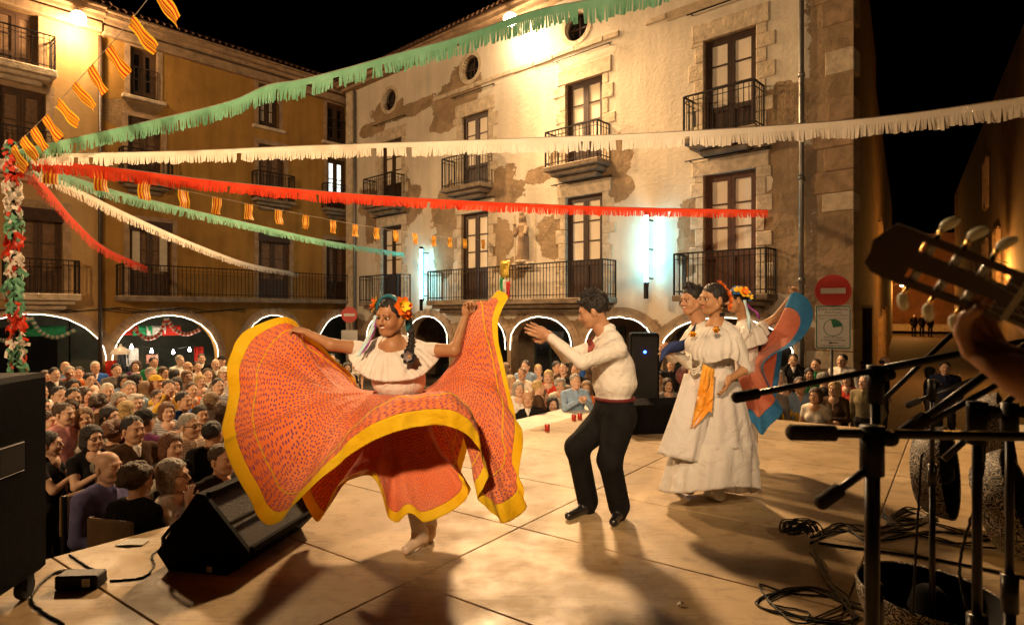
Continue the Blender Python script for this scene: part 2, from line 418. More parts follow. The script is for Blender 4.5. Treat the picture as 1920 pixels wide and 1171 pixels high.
def balcony(root, x0, x1, z, proj, stone, h=.98, bars=.115, slab=.14, corbel=True, curl=True):
    s = MB(); s.cbox(x0, x1, -.05, proj, z-slab, z, .02)
    if corbel:
        s.cbox(x0+.12, x1-.12, -.05, proj-.13, z-slab-.12, z-slab+.005, .03)
        s.cbox(x0+.28, x1-.28, -.05, proj-.3, z-slab-.26, z-slab-.115, .05)
    b = s.build('balcony', stone, root)
    r = MB(); e = .05; t = .008
    P0 = [(x0+e, 0), (x0+e, proj-e), (x1-e, proj-e), (x1-e, 0)]
    for (p, q) in zip(P0, P0[1:]):
        for zz, hh in ((z+h, .035), (z+.09, .022), (z+h-.13, .014)):
            r.obox((*p, zz), (*q, zz), .035 if zz == z+h else .016, hh)
        ln = math.dist(p, q); k = max(2, int(ln/bars))
        for i in range(k+1):
            if i in (0,) and p != P0[0]: continue
            c = [p[j] + (q[j]-p[j])*i/k for j in (0, 1)]
            th = .02 if i in (0, k) else t
            r.box(c[0]-th, c[0]+th, c[1]-th, c[1]+th, z+.002, z+h)
    r.build('railing', IRON, b)
    return b

def jambs(root, x0, x1, z0, z1, stone, lintel=.34, seed=0, big=.3):
    """dressed stones beside and over an opening, a little proud of the plaster"""
    rnd = random.Random(seed)
    for side in (0, 1):
        z = z0; k = 0
        while z < z1 - .05:
            h = min(rnd.uniform(.28, .44), z1 - z); wd = big*(1.25 if (k+side) % 2 else .72) * rnd.uniform(.85, 1.15); y = .012 + rnd.random()*.012
            m = MB()
            if side == 0: m.cbox(x0-wd, x0+.004, -.28, y, z+.006, z+h-.006, .012)
            else: m.cbox(x1-.004, x1+wd, -.28, y, z+.006, z+h-.006, .012)
            m.build('stone', stone, root); z += h; k += 1
    MB().cbox(x0-big*.95, x1+big*.95, -.28, .03, z1-.012, z1+lintel, .015).build('lintel', stone, root)

def curtain_rod(root, x0, x1, z):
    m = MB(); m.tube([(x0, .12, z), (x1, .12, z)], .018, 6)
    for x in (x0+.1, x1-.1): m.obox((x, 0, z), (x, .12, z), .02, .02)
    m.build('awning_rod', IRON, root)

def eave_tiles(root, x0, x1, z, proj, step=.22):
    """rows of half round roof tiles over a plank and brick eave"""
    m = MB()
    m.box(x0, x1, -.1, proj*.45, z-.30, z-.18, 1).box(x0, x1, -.1, proj*.75, z-.18, z-.06, 1).box(x0, x1, -.1, proj*.95, z-.06, z-.01, 1)
    x = x0
    while x < x1:
        for row in range(3):
            y1 = proj + .06 - row*.38; y0 = y1 - .46; zb = z + .015 + row*.15
            vs = []; nn = 7
            for (yy, rr, zz) in ((y1, .105, zb), (y0, .085, zb+.19)):
                for j in range(nn):
                    a_ = PI*j/(nn-1); vs.append((x + rr*math.cos(a_), yy, zz + rr*math.sin(a_)*.9))
            m.add(vs, [(j, j+1, nn+j+1, nn+j) for j in range(nn-1)])
        x += step*random.uniform(.97, 1.03)
    m.add([(x0, proj, z), (x1, proj, z), (x1, proj-8, z+2.6), (x0, proj-8, z+2.6)], [(0, 1, 2, 3)])
    m.build('roof', [TILE, STONE], root, smooth=False)

def voussoirs(root, c, r, zs, stone, w=.3, rise=None, n=13):
    h = rise or r
    for i in range(n):
        a0, a1 = PI*i/n + .006, PI*(i+1)/n - .006; y = .012 + random.random()*.014
        q = [(c+r*math.cos(a0), zs+h*math.sin(a0)), (c+(r+w)*math.cos(a0), zs+(h+w)*math.sin(a0)),
             (c+(r+w)*math.cos((a0+a1)/2), zs+(h+w)*math.sin((a0+a1)/2)), (c+(r+w)*math.cos(a1), zs+(h+w)*math.sin(a1)),
             (c+r*math.cos(a1), zs+h*math.sin(a1)), (c+r*math.cos((a0+a1)/2), zs+h*math.sin((a0+a1)/2))]
        MB().prism(q, lambda a, b, d: (a, d, b), -.25, y).build('voussoir', stone, root)

def rope_light(M, c, r, zs, label, rise=None, drop=.25):
    h = rise or r; pts = [(c+r-.02, .06, zs-drop)]
    for i in range(33):
        a = PI*i/32; j = random.uniform(-.012, .012); pts.append((c+(r+j-.03)*math.cos(a), .06+random.uniform(0, .02), zs+(h+j-.03)*math.sin(a)))
    pts.append((c-r+.02, .06, zs-drop))
    m = MB(); m.tube([M @ Vector(p) for p in pts], .014, 6)
    base = M @ Vector((c, .06, zs+h))
    o = m.build('rope_light', ROPE, world=True, loc=base, smooth=True)
    tag(o, label, 'light', 'glowing rope lights round the arches')

def frame_matrix(o, xdir):
    x = Vector(xdir).normalized(); z = Vector((0, 0, 1)); y = z.cross(x)
    return Matrix(((x.x, y.x, 0, o[0]), (x.y, y.y, 0, o[1]), (0, 0, 1, o[2]), (0, 0, 0, 1)))
def house(name, label, M):
    o = thing(name, label, 'building'); o.matrix_world = M; return o
def plane_x(M, u):
    """where column u meets the house front (local x)"""
    o = M.translation; x = M.col[0]; k = (u-CU)/F
    return (k*o.y - o.x)/(x.x - k*x.y)
def plane_xz(M, u, v):
    t = plane_x(M, u); Y = M.translation.y + M.col[0].y*t
    return t, HC + (CV-v)/F*Y - M.translation.z

# ------------------------------------------------------------------ the white house
MW = frame_matrix((6.99, 12.5, 0), (-.74, .673, 0)); WL = 18.2
white = house('white_house', 'tall white plastered house with round attic windows and peeling walls', MW)
doors_x = [2.6, 6.75, 11.1, 15.6]
holes = []
for x in doors_x:
    holes.append(rect_poly(x-.63, x+.63, 5.60, 8.03)); holes.append(rect_poly(x-.63, x+.63, 1.92, 4.80))
oculi = [(11.3, 9.57), (7.0, 9.57), (15.7, 9.55), (2.6, 9.57)]
for (x, z) in oculi: holes.append(circle_poly(x, z, .40, .40))
arches_w = []
for (ul, ur) in ((1243, 1490), (1099, 1232), (958, 1075), (866, 951), (766, 842), (690, 752)):
    a, b = sorted((plane_x(MW, ul), plane_x(MW, ur))); arches_w.append((a, b))
ZSW = .62
for (a, b) in arches_w: holes.append(arch_poly(a, b, GZ+.02, ZSW, rise=min((b-a)/2, .80)))
bl = []
for (u, v, rx, rz) in ((725, 212, .9, .35), (770, 205, 1.2, .22), (842, 190, .75, .5), (868, 165, .7, .75), (840, 225, .8, .3),
                       (700, 240, .8, .25), (935, 355, .8, .55), (745, 385, 1.1, .9), (700, 420, .5, .6), (842, 400, .7, .8), (930, 455, .6, .7), (835, 470, .6, .7),
                       (1035, 445, .5, .55), (1150, 300, .5, .55), (1165, 350, .4, .3), (1495, 195, .75, .42), (1450, 215, .5, .5), (1500, 330, .5, .62), (1490, 372, .45, .5),
                       (1465, 440, .55, .6), (1510, 500, .7, .5), (1300, 440, .35, .8), (1440, 285, .6, .3), (1010, 330, .4, .2), (690, 380, .6, .5), (960, 500, .5, .3),
                       (1050, 300, .3, .4), (880, 380, .5, .3)):
    x, z = plane_xz(MW, u, v); bl.append((x, z, rx*1.22, rz*1.22))
PLASTER_W = peeled('white_lime_plaster', (.67, .58, .45), (.26, .18, .105), bl, base_z=1.25, quoin_x=.85, amt=1.7, nscale=1.3, dirt=.28)
wall_mesh([(0, GZ), (WL, GZ), (WL, 10.6), (0, 10.6)], holes, .34).build('wall', PLASTER_W, white)
# side wall along the alley, back of the arcade, closing walls
sd = MB(); pm = MW.inverted()
q = [pm @ AL(.02, 0, GZ), pm @ AL(11, 0, GZ), pm @ AL(11, 0, 10.6), pm @ AL(.02, 0, 10.6)]
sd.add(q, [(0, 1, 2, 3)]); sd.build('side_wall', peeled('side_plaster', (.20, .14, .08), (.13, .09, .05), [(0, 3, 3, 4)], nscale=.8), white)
MB().box(WL-.3, WL, -10, -.02, GZ, 10.6).build('gable_wall', STONE, white)
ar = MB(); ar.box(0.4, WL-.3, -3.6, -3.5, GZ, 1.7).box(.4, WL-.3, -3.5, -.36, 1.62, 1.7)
ar.build('arcade', mat('arcade_wall', (.17, .12, .075), rough=.95, var=.3, scale=2), white)
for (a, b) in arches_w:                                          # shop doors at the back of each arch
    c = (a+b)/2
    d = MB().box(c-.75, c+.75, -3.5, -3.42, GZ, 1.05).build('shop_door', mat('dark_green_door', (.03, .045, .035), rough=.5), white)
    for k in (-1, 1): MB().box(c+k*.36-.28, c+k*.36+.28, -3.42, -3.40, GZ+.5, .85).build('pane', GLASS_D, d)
BALX = {('u', 0): (1.75, 3.5), ('u', 1): (5.85, 7.7), ('u', 2): (10.25, 12.1), ('u', 3): (14.75, 16.6), ('l', 0): (1.5, 3.75), ('l', 3): (14.4, 16.85)}
rust_stone = mat('weathered_slab', (.20, .15, .10), rough=.9, var=.4, scale=4, bump=.5)
for i, x in enumerate(doors_x):
    door_leafs(white, x-.63, x+.63, 5.60, 8.03, -.15, WOOD, CURTAIN, panel=.3, rows=3)
    door_leafs(white, x-.63, x+.63, 1.92, 4.80, -.15, WOOD_RED if i == 0 else WOOD, CURTAIN, panel=.34, rows=3)
    jambs(white, x-.63, x+.63, 5.62, 8.03, STONE_PALE, seed=i, lintel=.42); jambs(white, x-.63, x+.63, 1.94, 4.80, STONE_PALE, seed=10+i, lintel=.36)
    balcony(white, *BALX[('u', i)], 5.60, .62, rust_stone)
    curtain_rod(white, x-1.0, x+1.0, 8.72); curtain_rod(white, x-1.0, x+1.05, 5.18)
balcony(white, *BALX[('l', 0)], 1.92, .62, rust_stone); balcony(white, *BALX[('l', 3)], 1.92, .62, rust_stone)
balcony(white, 5.65, 12.75, 1.92, .68, rust_stone, slab=.16)
for (x, z) in oculi:
    MB().add(*(lambda n=28: ([(x+rr*math.cos(2*PI*j/n), yy, z+rr*math.sin(2*PI*j/n)) for rr, yy in ((.40, -.2), (.40, .02), (.53, .02), (.53, -.02)) for j in range(n)],
             [(i*n+j, i*n+(j+1)%n, (i+1)*n+(j+1)%n, (i+1)*n+j) for i in range(3) for j in range(n)]))()).build('oculus_surround', STONE_PALE, white)
    w = MB(); w.lathe([(.36, .05), (.42, .05), (.42, -.05), (.36, -.05)], 24, Matrix.Translation((x, -.2, z)) @ Matrix.Rotation(R(90), 4, 'X'))
    w.box(x-.02, x+.02, -.22, -.18, z-.4, z+.4).box(x-.4, x+.4, -.22, -.18, z-.02, z+.02)
    ow = w.build('oculus_window', WOOD, white)
    MB().lathe([(0, 0), (.4, 0)], 24, Matrix.Translation((x, -.215, z)) @ Matrix.Rotation(R(90), 4, 'X')).build('pane', GLASS_D, ow)
rnd = random.Random(3); x = 4.2                                   # broken string course under the attic
while x < 13.2:
    l = rnd.uniform(.5, .95)
    if rnd.random() > .12: MB().cbox(x+.01, min(x+l, 13.2)-.01, -.05, .03+rnd.random()*.02, 8.86+rnd.random()*.03, 9.02, .015).build('string_course_stone', STONE_PALE, white)
    x += l
MB().box(0, 4.2, -.02, .018, 8.80, 9.03).build('painted_band', mat('ochre_band', (.42, .32, .20), var=.2, scale=5, rough=.9), white)
z = GZ
k = 0
while z < 10.4:                                                  # corner stones
    h = rnd.uniform(.38, .58); w = (.85 if k % 2 else .55)*rnd.uniform(.85, 1.1)
    if rnd.random() > .25: MB().cbox(-.012, w, -.5, .016+rnd.random()*.014, z+.006, min(z+h, 10.5)-.006, .015).build('corner_stone', STONE if rnd.random() < .6 else STONE_PALE, white)
    z += h; k += 1
eave_tiles(white, -.3, WL+.4, 10.75, .62)
dp = MB(); dp.tube([(.98, .09, 10.4), (.98, .09, GZ)], .055, 10)
for z in (-.2, 2.2, 4.4, 6.6, 8.8): dp.lathe([(.056, -.05), (.07, -.05), (.07, .05), (.056, .05)], 10, Matrix.Translation((.98, .09, z)))
dp.build('downpipe', ZINC, white, smooth=True)
dp = MB(); dp.tube([(WL-.32, .1, 10.4), (WL-.32, .1, GZ)], .055, 8); dp.build('downpipe', ZINC, white, smooth=True)
MB().cbox(WL-.1, WL+.32, -.6, .1, GZ, 10.5, .02).build('corner_pillar', STONE_PALE, white)
for i, (a, b) in enumerate(arches_w):
    c = (a+b)/2; rs = min((b-a)/2, .80)
    voussoirs(white, c, (b-a)/2, ZSW, STONE, rise=rs, w=.24)
names = ['glowing rope light on the arch behind the woman in white', 'glowing rope light on the arch behind the clapping dancer', 'glowing rope light on the arch behind the clapping hands',
         'glowing rope light on the arch beside the raised orange skirt', "glowing rope light on the arch behind the dancer's flowered head", 'glowing rope light on the leftmost arch of the white house']
for (a, b), nm in zip(arches_w, names): rope_light(MW, (a+b)/2, (b-a)/2, ZSW, nm, rise=min((b-a)/2, .80))
# niche for the statue
nx, nz0, nz1 = 8.92, 3.02, 4.5
n_ = MB(); n_.cbox(nx-.36, nx+.36, -.02, .22, nz0-.14, nz0, .02); n_.box(nx-.44, nx-.38, -.02, .012, nz0, nz1).box(nx+.38, nx+.44, -.02, .012, nz0, nz1)
n_.build('statue_bracket', STONE_PALE, white)

# fluorescent tubes on brackets
def tube_lamp(u, v0, v1, label, power):
    x, z1 = plane_xz(MW, u, v0); z0 = plane_xz(MW, u, v1)[1]; y = .34; x -= .2
    base = MW @ Vector((x, 0, z0-.45))
    t = thing('fluorescent_lamp', label, 'lamp', base, group='fluorescent lamps on the white house')
    W_ = lambda a, b, c: MW @ Vector((a, b, c))
    MB().tube([W_(x, y, z0), W_(x, y, z1)], .05, 10).build('tube', TUBE_L, t, world=True, smooth=True)
    m = MB(); m.tube([W_(x, y, z0-.42), W_(x, y, z0)], .06, 8); m.tube([W_(x, y, z1), W_(x, y, z1+.1)], .06, 8)
    m.tube([W_(x, y-.09, z0-.1), W_(x, y-.09, z1+.08)], .025, 6)
    for zz in (z0+.1, (z0+z1)/2, z1-.1): m.obox(W_(x, 0, zz), W_(x, y-.06, zz), .03, .03)
    m.build('bracket', BLACKP, t, world=True)
    lo = add_light('fluorescent_light', 'POINT', W_(x-.02, y+.0, (z0+z1)/2) - Vector((.0, .0, 0)), power, col=(.45, .92, 1.0), radius=.05)
tube_lamp(1211, 408, 530, 'tall cyan fluorescent tube lamp right of the long balcony', 0)
tube_lamp(797, 470, 560, 'cyan fluorescent tube lamp left of the long balcony', 0)

# ------------------------------------------------------------------ the ochre houses on the left
ML = frame_matrix((-3.90, 28.88, 0), (-.672, -.74, 0))
ochre = house('ochre_house', 'long ochre house with arcade and one long iron balcony', ML)
west = house('lamp_house', 'ochre house at far left carrying the bright flood lamp', ML)
XS = 13.27
def lx(u): return plane_x(ML, u)
OCH = peeled('ochre_plaster', (.38, .205, .05), (.22, .14, .07), [(12.5, 7.9, .8, .5), (11.9, 8.3, .4, .3), (3, 2, 2, .6)], base_z=-.6, amt=1.0, dirt=.5)
OCH2 = peeled('tan_plaster', (.46, .29, .12), (.26, .18, .10), [(15.5, 8.2, .8, .4)], amt=.9, dirt=.35)
tops = [(lx(295), lx(244)), (lx(522), lx(485)), (lx(650), lx(613))]
holesB = []
specB = []
for (a, b) in tops:
    a, b = sorted((a, b)); specB += [(a, b, 8.5, 10.1, 't')]
for (ua, ub) in ((240, 303), (485, 533), (614, 650)):
    a, b = sorted((lx(ua), lx(ub))); specB.append((a, b, 5.75, 7.85, 'm'))
for (ua, ub) in ((243, 322), (485, 543), (612, 652)):
    a, b = sorted((lx(ua), lx(ub))); specB.append((a, b, 2.07, 4.5, 'l'))
archB = [sorted((lx(409), lx(208))), sorted((lx(567), lx(452))), sorted((lx(690), lx(592)))]
ZSL = .0
holesB = [rect_poly(a, b, c, d) for a, b, c, d, _ in specB] + [arch_poly(a, b, GZ+.02, ZSL, rise=1.46) for a, b in archB]
wall_mesh([(1, GZ), (XS, GZ), (XS, 10.5), (1, 10.5)], holesB, .3).build('wall', OCH, ochre)
BROWN_WOOD = mat('brown_shutter', (.07, .035, .016), rough=.6, var=.3, scale=10)
LIT = mat('lit_room', (.8, .8, .75), emit=(.85, .95, .9), est=1.6)
CREAM_SH = mat('cream_shutter', (.55, .47, .34), rough=.6, var=.1)
for i, (a, b, c, d, kind) in enumerate(specB):
    pane = BLIND_DARK if kind != 't' else GLASS_D
    if kind == 'm' and i == 5: pane = LIT
    if kind == 't' and i == 1: pane = CURTAIN
    door_leafs(ochre, a, b, c, d, -.2, BROWN_WOOD, pane, panel=.28 if kind != 't' else .12, rows=3 if kind == 't' else 2)
    fr_ = MB(); w = .16
    fr_.box(a-w, a, -.25, .014, c, d).box(b, b+w, -.25, .014, c, d).box(a-w, b+w, -.25, .016, d+.003, d+w)
    fr_.build('window_surround', STONE, ochre)
    if kind == 't':
        rr = MB()
        for zz in (c+.05, c+.95): rr.obox((a, .03, zz), (b, .03, zz), .02, .025)
        k = int((b-a)/.11)
        for j in range(k+1): rr.box(a+(b-a)*j/k-.007, a+(b-a)*j/k+.007, .023, .037, c+.05, c+.95)
        rr.build('railing', IRON, ochre); MB().cbox(a-.25, b+.25, -.02, .14, c-.12, c, .02).build('sill', STONE_PALE, ochre)
    if kind == 'm': balcony(ochre, a-.25, b+.3, 5.75, .45, rust_stone, corbel=True, bars=.12, slab=.12)
    if kind == 'l':
        MB().cbox(a-.02, b+.02, -.12, .035, d-.32, d+.02, .02).build('blind_box', WOOD, ochre)
for k, (a, b) in enumerate(archB): voussoirs(ochre, (a+b)/2, (b-a)/2, ZSL, STONE, rise=1.46, w=.26)
# white inner shutters of the left balcony door
a, b = specB[6][:2]
for (p, q) in ((b-.33, b-.1), (a+.1, a+.33)): MB().box(p, q, -.15, -.12, 2.9, 4.2).build('shutter', CREAM_SH, ochre)
balcony(ochre, 1.2, lx(222)+.1, 2.05, .75, rust_stone, bars=.13, slab=.16, corbel=False)
cr = MB(); cr.cbox(1, XS, -.05, .22, 10.15, 10.45, .04); cr.build('cornice', STONE, ochre); eave_tiles(ochre, 1, XS, 10.8, .62)
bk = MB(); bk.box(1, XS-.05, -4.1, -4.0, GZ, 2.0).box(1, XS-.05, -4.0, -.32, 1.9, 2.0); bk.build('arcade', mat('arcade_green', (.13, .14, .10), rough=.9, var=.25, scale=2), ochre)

ZT = (lx(72), lx(-60)); specA = [(lx(72), lx(-12), 8.55, 10.2, 't'), (lx(86), lx(-6), 5.75, 7.95, 'm'), (lx(118), lx(26), 2.07, 4.55, 'l')]
archA = [sorted((lx(200), lx(-103)))]
holesA = [rect_poly(*sorted((a, b)), c, d) for a, b, c, d, _ in specA] + [arch_poly(a, b, GZ+.02, ZSL, rise=1.5) for a, b in archA]
wall_mesh([(XS+.01, GZ), (22, GZ), (22, 10.6), (XS+.01, 10.6)], holesA, .3).build('wall', OCH2, west)
for (a, b, c, d, kind) in specA:
    a, b = sorted((a, b))
    door_leafs(west, a, b, c, d, -.2, BROWN_WOOD, BLIND_DARK, panel=.25, rows=2)
    MB().box(a-.2, a, -.25, .014, c, d).box(b, b+.2, -.25, .014, c, d).box(a-.2, b+.2, -.25, .016, d+.003, d+.25).build('window_surround', STONE, west)
    balcony(west, a-.35, b+.3, c, .55, STONE_PALE, bars=.125, slab=.2)
MB().cbox(lx(118)-.02, lx(26)+.02, -.12, .035, 4.2, 4.57, .02).build('blind_box', WOOD, west)
for (a, b) in archA: voussoirs(west, (a+b)/2, (b-a)/2, ZSL, STONE, rise=1.5, w=.3)
MB().cbox(XS, 22, -.05, .25, 10.2, 10.5, .04).build('cornice', STONE, west); eave_tiles(west, XS, 22, 10.85, .7)
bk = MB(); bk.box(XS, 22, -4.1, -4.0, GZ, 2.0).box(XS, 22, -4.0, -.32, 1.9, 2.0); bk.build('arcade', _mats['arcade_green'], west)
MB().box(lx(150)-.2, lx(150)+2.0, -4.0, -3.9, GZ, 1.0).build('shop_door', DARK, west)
dp = MB(); dp.tube([(XS+.05, .1, 10.1), (XS+.05, .1, GZ)], .06, 8)
dp.build('downpipe', mat('brown_pipe', (.05, .032, .02), rough=.5), west, smooth=True)
wr = MB()
for k in range(3):
    wr.tube([(XS+4-8.5*i/30, .05+k*.02, 1.62-.03*k+.05*math.sin(i*.9+k)) for i in range(31)], .012, 5)
wr.build('wall_cable', BLACKP, west)
for (a, b), nm, M_ in zip(archA + archB, ['glowing rope light on the far left arch behind the paper garland pole', 'glowing rope light on the arch with red and white swags',
                          'glowing rope light on the arch behind the lifted yellow hem', 'glowing rope light on the narrow arch beside the far no entry sign'], (ML,)*4):
    rope_light(ML, (a+b)/2, (b-a)/2, ZSL, nm, rise=1.46 if (a, b) != tuple(archA[0]) else 1.5, drop=.1)

# ------------------------------------------------------------------ the alley on the right
def alley_house(name, label, side, s0, s1, w, zt, mt, wins):
    r = thing(name, label, 'building', AL(s0, w, GZ))
    m = MB(); m.add([AL(s0, w, GZ), AL(s1, w, GZ), AL(s1, w, zt), AL(s0, w, zt)], [(0, 1, 2, 3) if side > 0 else (3, 2, 1, 0)])
    m.add([AL(s0, w, GZ), AL(s0, w+side*9, GZ), AL(s0, w+side*9, zt), AL(s0, w, zt)], [(0, 3, 2, 1) if side < 0 else (0, 1, 2, 3)])
    m.build('wall', mt, r, world=True)
    for (s, ww, z0, z1, nm) in wins:
        f = MB(); e = -side*.04
        pts = [AL(s, w, z0), AL(s+ww, w, z0), AL(s+ww, w, z1), AL(s, w, z1)]
        for p, q in zip(pts, pts[1:]+pts[:1]): f.obox(p + AP*e*.6, q + AP*e*.6, .16, .16)
        d = f.build(nm, STONE, r, world=True)
        g_ = MB(); g_.add([p + AP*e*.4 for p in pts], [(0, 1, 2, 3)]); g_.build('leaf' if nm == 'door' else 'pane', WOOD if nm == 'door' else GLASS_D, d, world=False)
        d.children[0].data.transform(Matrix.Translation(-r.location))
    return r
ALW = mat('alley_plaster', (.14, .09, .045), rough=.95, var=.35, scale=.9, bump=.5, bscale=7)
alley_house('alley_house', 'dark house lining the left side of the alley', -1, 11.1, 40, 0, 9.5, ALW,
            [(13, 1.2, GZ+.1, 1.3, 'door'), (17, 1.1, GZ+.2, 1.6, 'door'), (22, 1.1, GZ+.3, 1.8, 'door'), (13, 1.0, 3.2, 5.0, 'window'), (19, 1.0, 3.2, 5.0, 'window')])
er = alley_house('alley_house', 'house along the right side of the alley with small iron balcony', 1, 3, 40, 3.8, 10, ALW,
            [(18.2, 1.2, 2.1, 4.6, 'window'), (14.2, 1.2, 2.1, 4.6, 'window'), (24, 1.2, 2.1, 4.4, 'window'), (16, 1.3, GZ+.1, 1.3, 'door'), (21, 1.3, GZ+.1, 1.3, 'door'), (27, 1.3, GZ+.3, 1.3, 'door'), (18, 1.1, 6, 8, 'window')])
MA = frame_matrix(AL(0, 3.8, 0), AD)
MA2 = Matrix.Translation(AL(0, 3.8, 0)) @ Matrix(((AD.x, -AP.x, 0, 0), (AD.y, -AP.y, 0, 0), (0, 0, 1, 0), (0, 0, 0, 1)))
for s in (17.7, 13.7):
    s_ = MB(); s_.box(s, s+2.2, .0, .55, 1.95, 2.08); sb = s_.build('balcony', rust_stone, None); sb.parent = er
    r_ = MB()
    for zz in (2.17, 3.05): r_.obox((s, .52, zz), (s+2.2, .52, zz), .02, .03); r_.obox((s, 0, zz), (s, .52, zz), .02, .03); r_.obox((s+2.2, 0, zz), (s+2.2, .52, zz), .02, .03)
    for k in range(15): r_.box(s+k*2.2/14-.008, s+k*2.2/14+.008, .512, .528, 2.08, 3.05)
    rl = r_.build('railing', IRON, None); rl.parent = sb
    mm = Matrix.Translation(-er.location) @ MA2
    sb.data.transform(mm); rl.data.transform(mm)
endw = MB(); endw.add([AL(46, -8, GZ), AL(46, 14, GZ), AL(46, 14, 8), AL(46, -8, 8)], [(0, 1, 2, 3)])
eo = endw.build('end_house', mat('brick_red_plaster', (.26, .12, .06), rough=.95, var=.3, scale=1.2, bump=.3), world=True, loc=AL(46, 2, GZ))
tag(eo, 'reddish house front closing the far end of the alley', 'building')
st_ = MB(); st_.obox(AL(44.5, -1, .25), AL(44.5, 6, .25), .8, .3); st_.obox(AL(45.2, -1, .45), AL(45.2, 6, .45), .8, .4)
tag(st_.build('steps', STONE_PALE, world=True, loc=AL(44.5, 2, .1)), 'pale stone steps at the far end of the alley', 'steps')
def wall_lamp(p, out, label, power):
    t = thing('street_lamp', label, 'lamp', p); out = Vector(out)
    m = MB(); m.tube([p, p + out*.3 + Vector((0, 0, .12)), p + out*.55 + Vector((0, 0, .1))], .02, 6)
    m.lathe([(.02, .16), (.13, .1), (.16, .0), (.15, -.02)], 12, Matrix.Translation(p + out*.6)); m.build('bracket', IRON, t, world=True)
    MB().lathe([(0, -.1), (.07, -.08), (.1, 0.0)], 12, Matrix.Translation(p + out*.6)).build('lamp_glass', LAMPG, t, world=True, smooth=True)
    add_light('street_light', 'POINT', p + out*.6 + Vector((0, 0, -.25)), power, col=(1, .42, .08), radius=.1)
wall_lamp(AL(12.2, 3.8, 3.2), -AP, 'orange wall lamp in the alley hidden behind the guitar head', 650)
wall_lamp(AL(39.5, 0, 3.6), AP, 'orange wall lamp at the far end of the alley', 700)

# the flood lamps themselves
def flood(p, aim, wall, label):
    t = thing('flood_lamp', label, 'lamp', p, group='flood lamps on the house fronts'); p = Vector(p); d = (Vector(aim)-p).normalized(); wall = Vector(wall)
    q = d.to_track_quat('Z', 'Y').to_matrix().to_4x4(); M = Matrix.Translation(p) @ q
    m = MB(); m.lathe([(.05, -.42), (.11, -.34), (.14, -.2), (.2, -.07), (.21, -.05)], 18, M, cap=False); m.obox(p - d*.25, wall, .05, .05)
    m.build('housing', ZINC, t, world=True, smooth=True)
    MB().lathe([(0, -.065), (.2, -.065)], 18, M).build('lamp_glass', LAMPG, t, world=True)
flood(LAMP_WEST, (-5, 8, 2), (-13.3, 18.4, 10.5), 'flood lamp blazing on the ochre house at top left')
flood(LAMP_NORTH, (-1, 8, 2), (.15, 18.75, 10.4), 'flood lamp blazing high on the white house behind the green fringe')
# ================================================================== figures: round cones and ellipsoids melted into one skin
class Sdf:
    def __init__(s): s.p = []
    def cone(s, a, b, ra, rb=None, mi=0, k=.02):
        s.p.append(('c', np.array(a, float), np.array(b, float), ra, ra if rb is None else rb, mi, k, 1)); return s
    def ell(s, c, r, mi=0, k=.02, Rm=None, op=1):
        r = (r, r, r) if not hasattr(r, '__len__') else r
        s.p.append(('e', np.array(c, float), np.array(r, float), None if Rm is None else np.array(Rm, float), 0, mi, k, op)); return s
    def cut(s, c, r, k=.01, Rm=None): return s.ell(c, r, 0, k, Rm, -1)
    def bounds(s):
        lo = np.full(3, 1e9); hi = -lo
        for q in s.p:
            if q[7] < 0: continue
            pts = ((q[1], q[3]), (q[2], q[4])) if q[0] == 'c' else ((q[1], q[2].max()),)
            for c, r in pts: lo = np.minimum(lo, c-r); hi = np.maximum(hi, c+r)
        return lo, hi
    def mesh(s, h, noise=None):
        lo, hi = s.bounds(); lo = lo - 2.5*h; hi = hi + 2.5*h
        n = np.ceil((hi-lo)/h).astype(int)+1
        D = np.full(n, 1.0, np.float32); B = np.full(n, 9.0, np.float32); Mt = np.zeros(n, np.int8)
        ax = [lo[i] + np.arange(n[i])*h for i in range(3)]
        for q in s.p:
            k = q[6]; m = k + 3*h
            if q[0] == 'c': r = max(q[3], q[4]); l2 = np.minimum(q[1], q[2])-r-m; h2 = np.maximum(q[1], q[2])+r+m
            else: r = q[2].max(); l2 = q[1]-r-m; h2 = q[1]+r+m
            i0 = np.clip(np.floor((l2-lo)/h).astype(int), 0, n); i1 = np.clip(np.ceil((h2-lo)/h).astype(int)+1, 0, n)
            if (i1 <= i0).any(): continue
            sl = tuple(slice(a, b) for a, b in zip(i0, i1))
            X = np.stack(np.meshgrid(*[ax[i][i0[i]:i1[i]] for i in range(3)], indexing='ij'), -1)
            if q[0] == 'c':
                ba = q[2]-q[1]; pa = X-q[1]; t = np.clip((pa@ba)/max(ba@ba, 1e-9), 0, 1)
                d = np.linalg.norm(pa - t[..., None]*ba, axis=-1) - (q[3] + (q[4]-q[3])*t)
            else:
                Y = X-q[1]
                if q[3] is not None: Y = Y @ q[3]
                k0 = np.linalg.norm(Y/q[2], axis=-1); k1 = np.linalg.norm(Y/(q[2]**2), axis=-1)
                d = k0*(k0-1)/np.maximum(k1, 1e-6)
                d = np.where(k0 < .05, -q[2].min(), d)
            d = d.astype(np.float32); E = D[sl]
            if q[7] > 0:
                up = d < B[sl]; Mt[sl] = np.where(up, q[5], Mt[sl]); B[sl] = np.where(up, d, B[sl])
                hh = np.clip(.5 + .5*(E-d)/k, 0, 1); D[sl] = E + (d-E)*hh - k*hh*(1-hh)
            else:
                hh = np.clip(.5 - .5*(E+d)/k, 0, 1); D[sl] = E + (-d-E)*hh + k*hh*(1-hh)
        if noise is not None: D += noise(ax, n).astype(np.float32)
        return nets(D, Mt, lo, h)

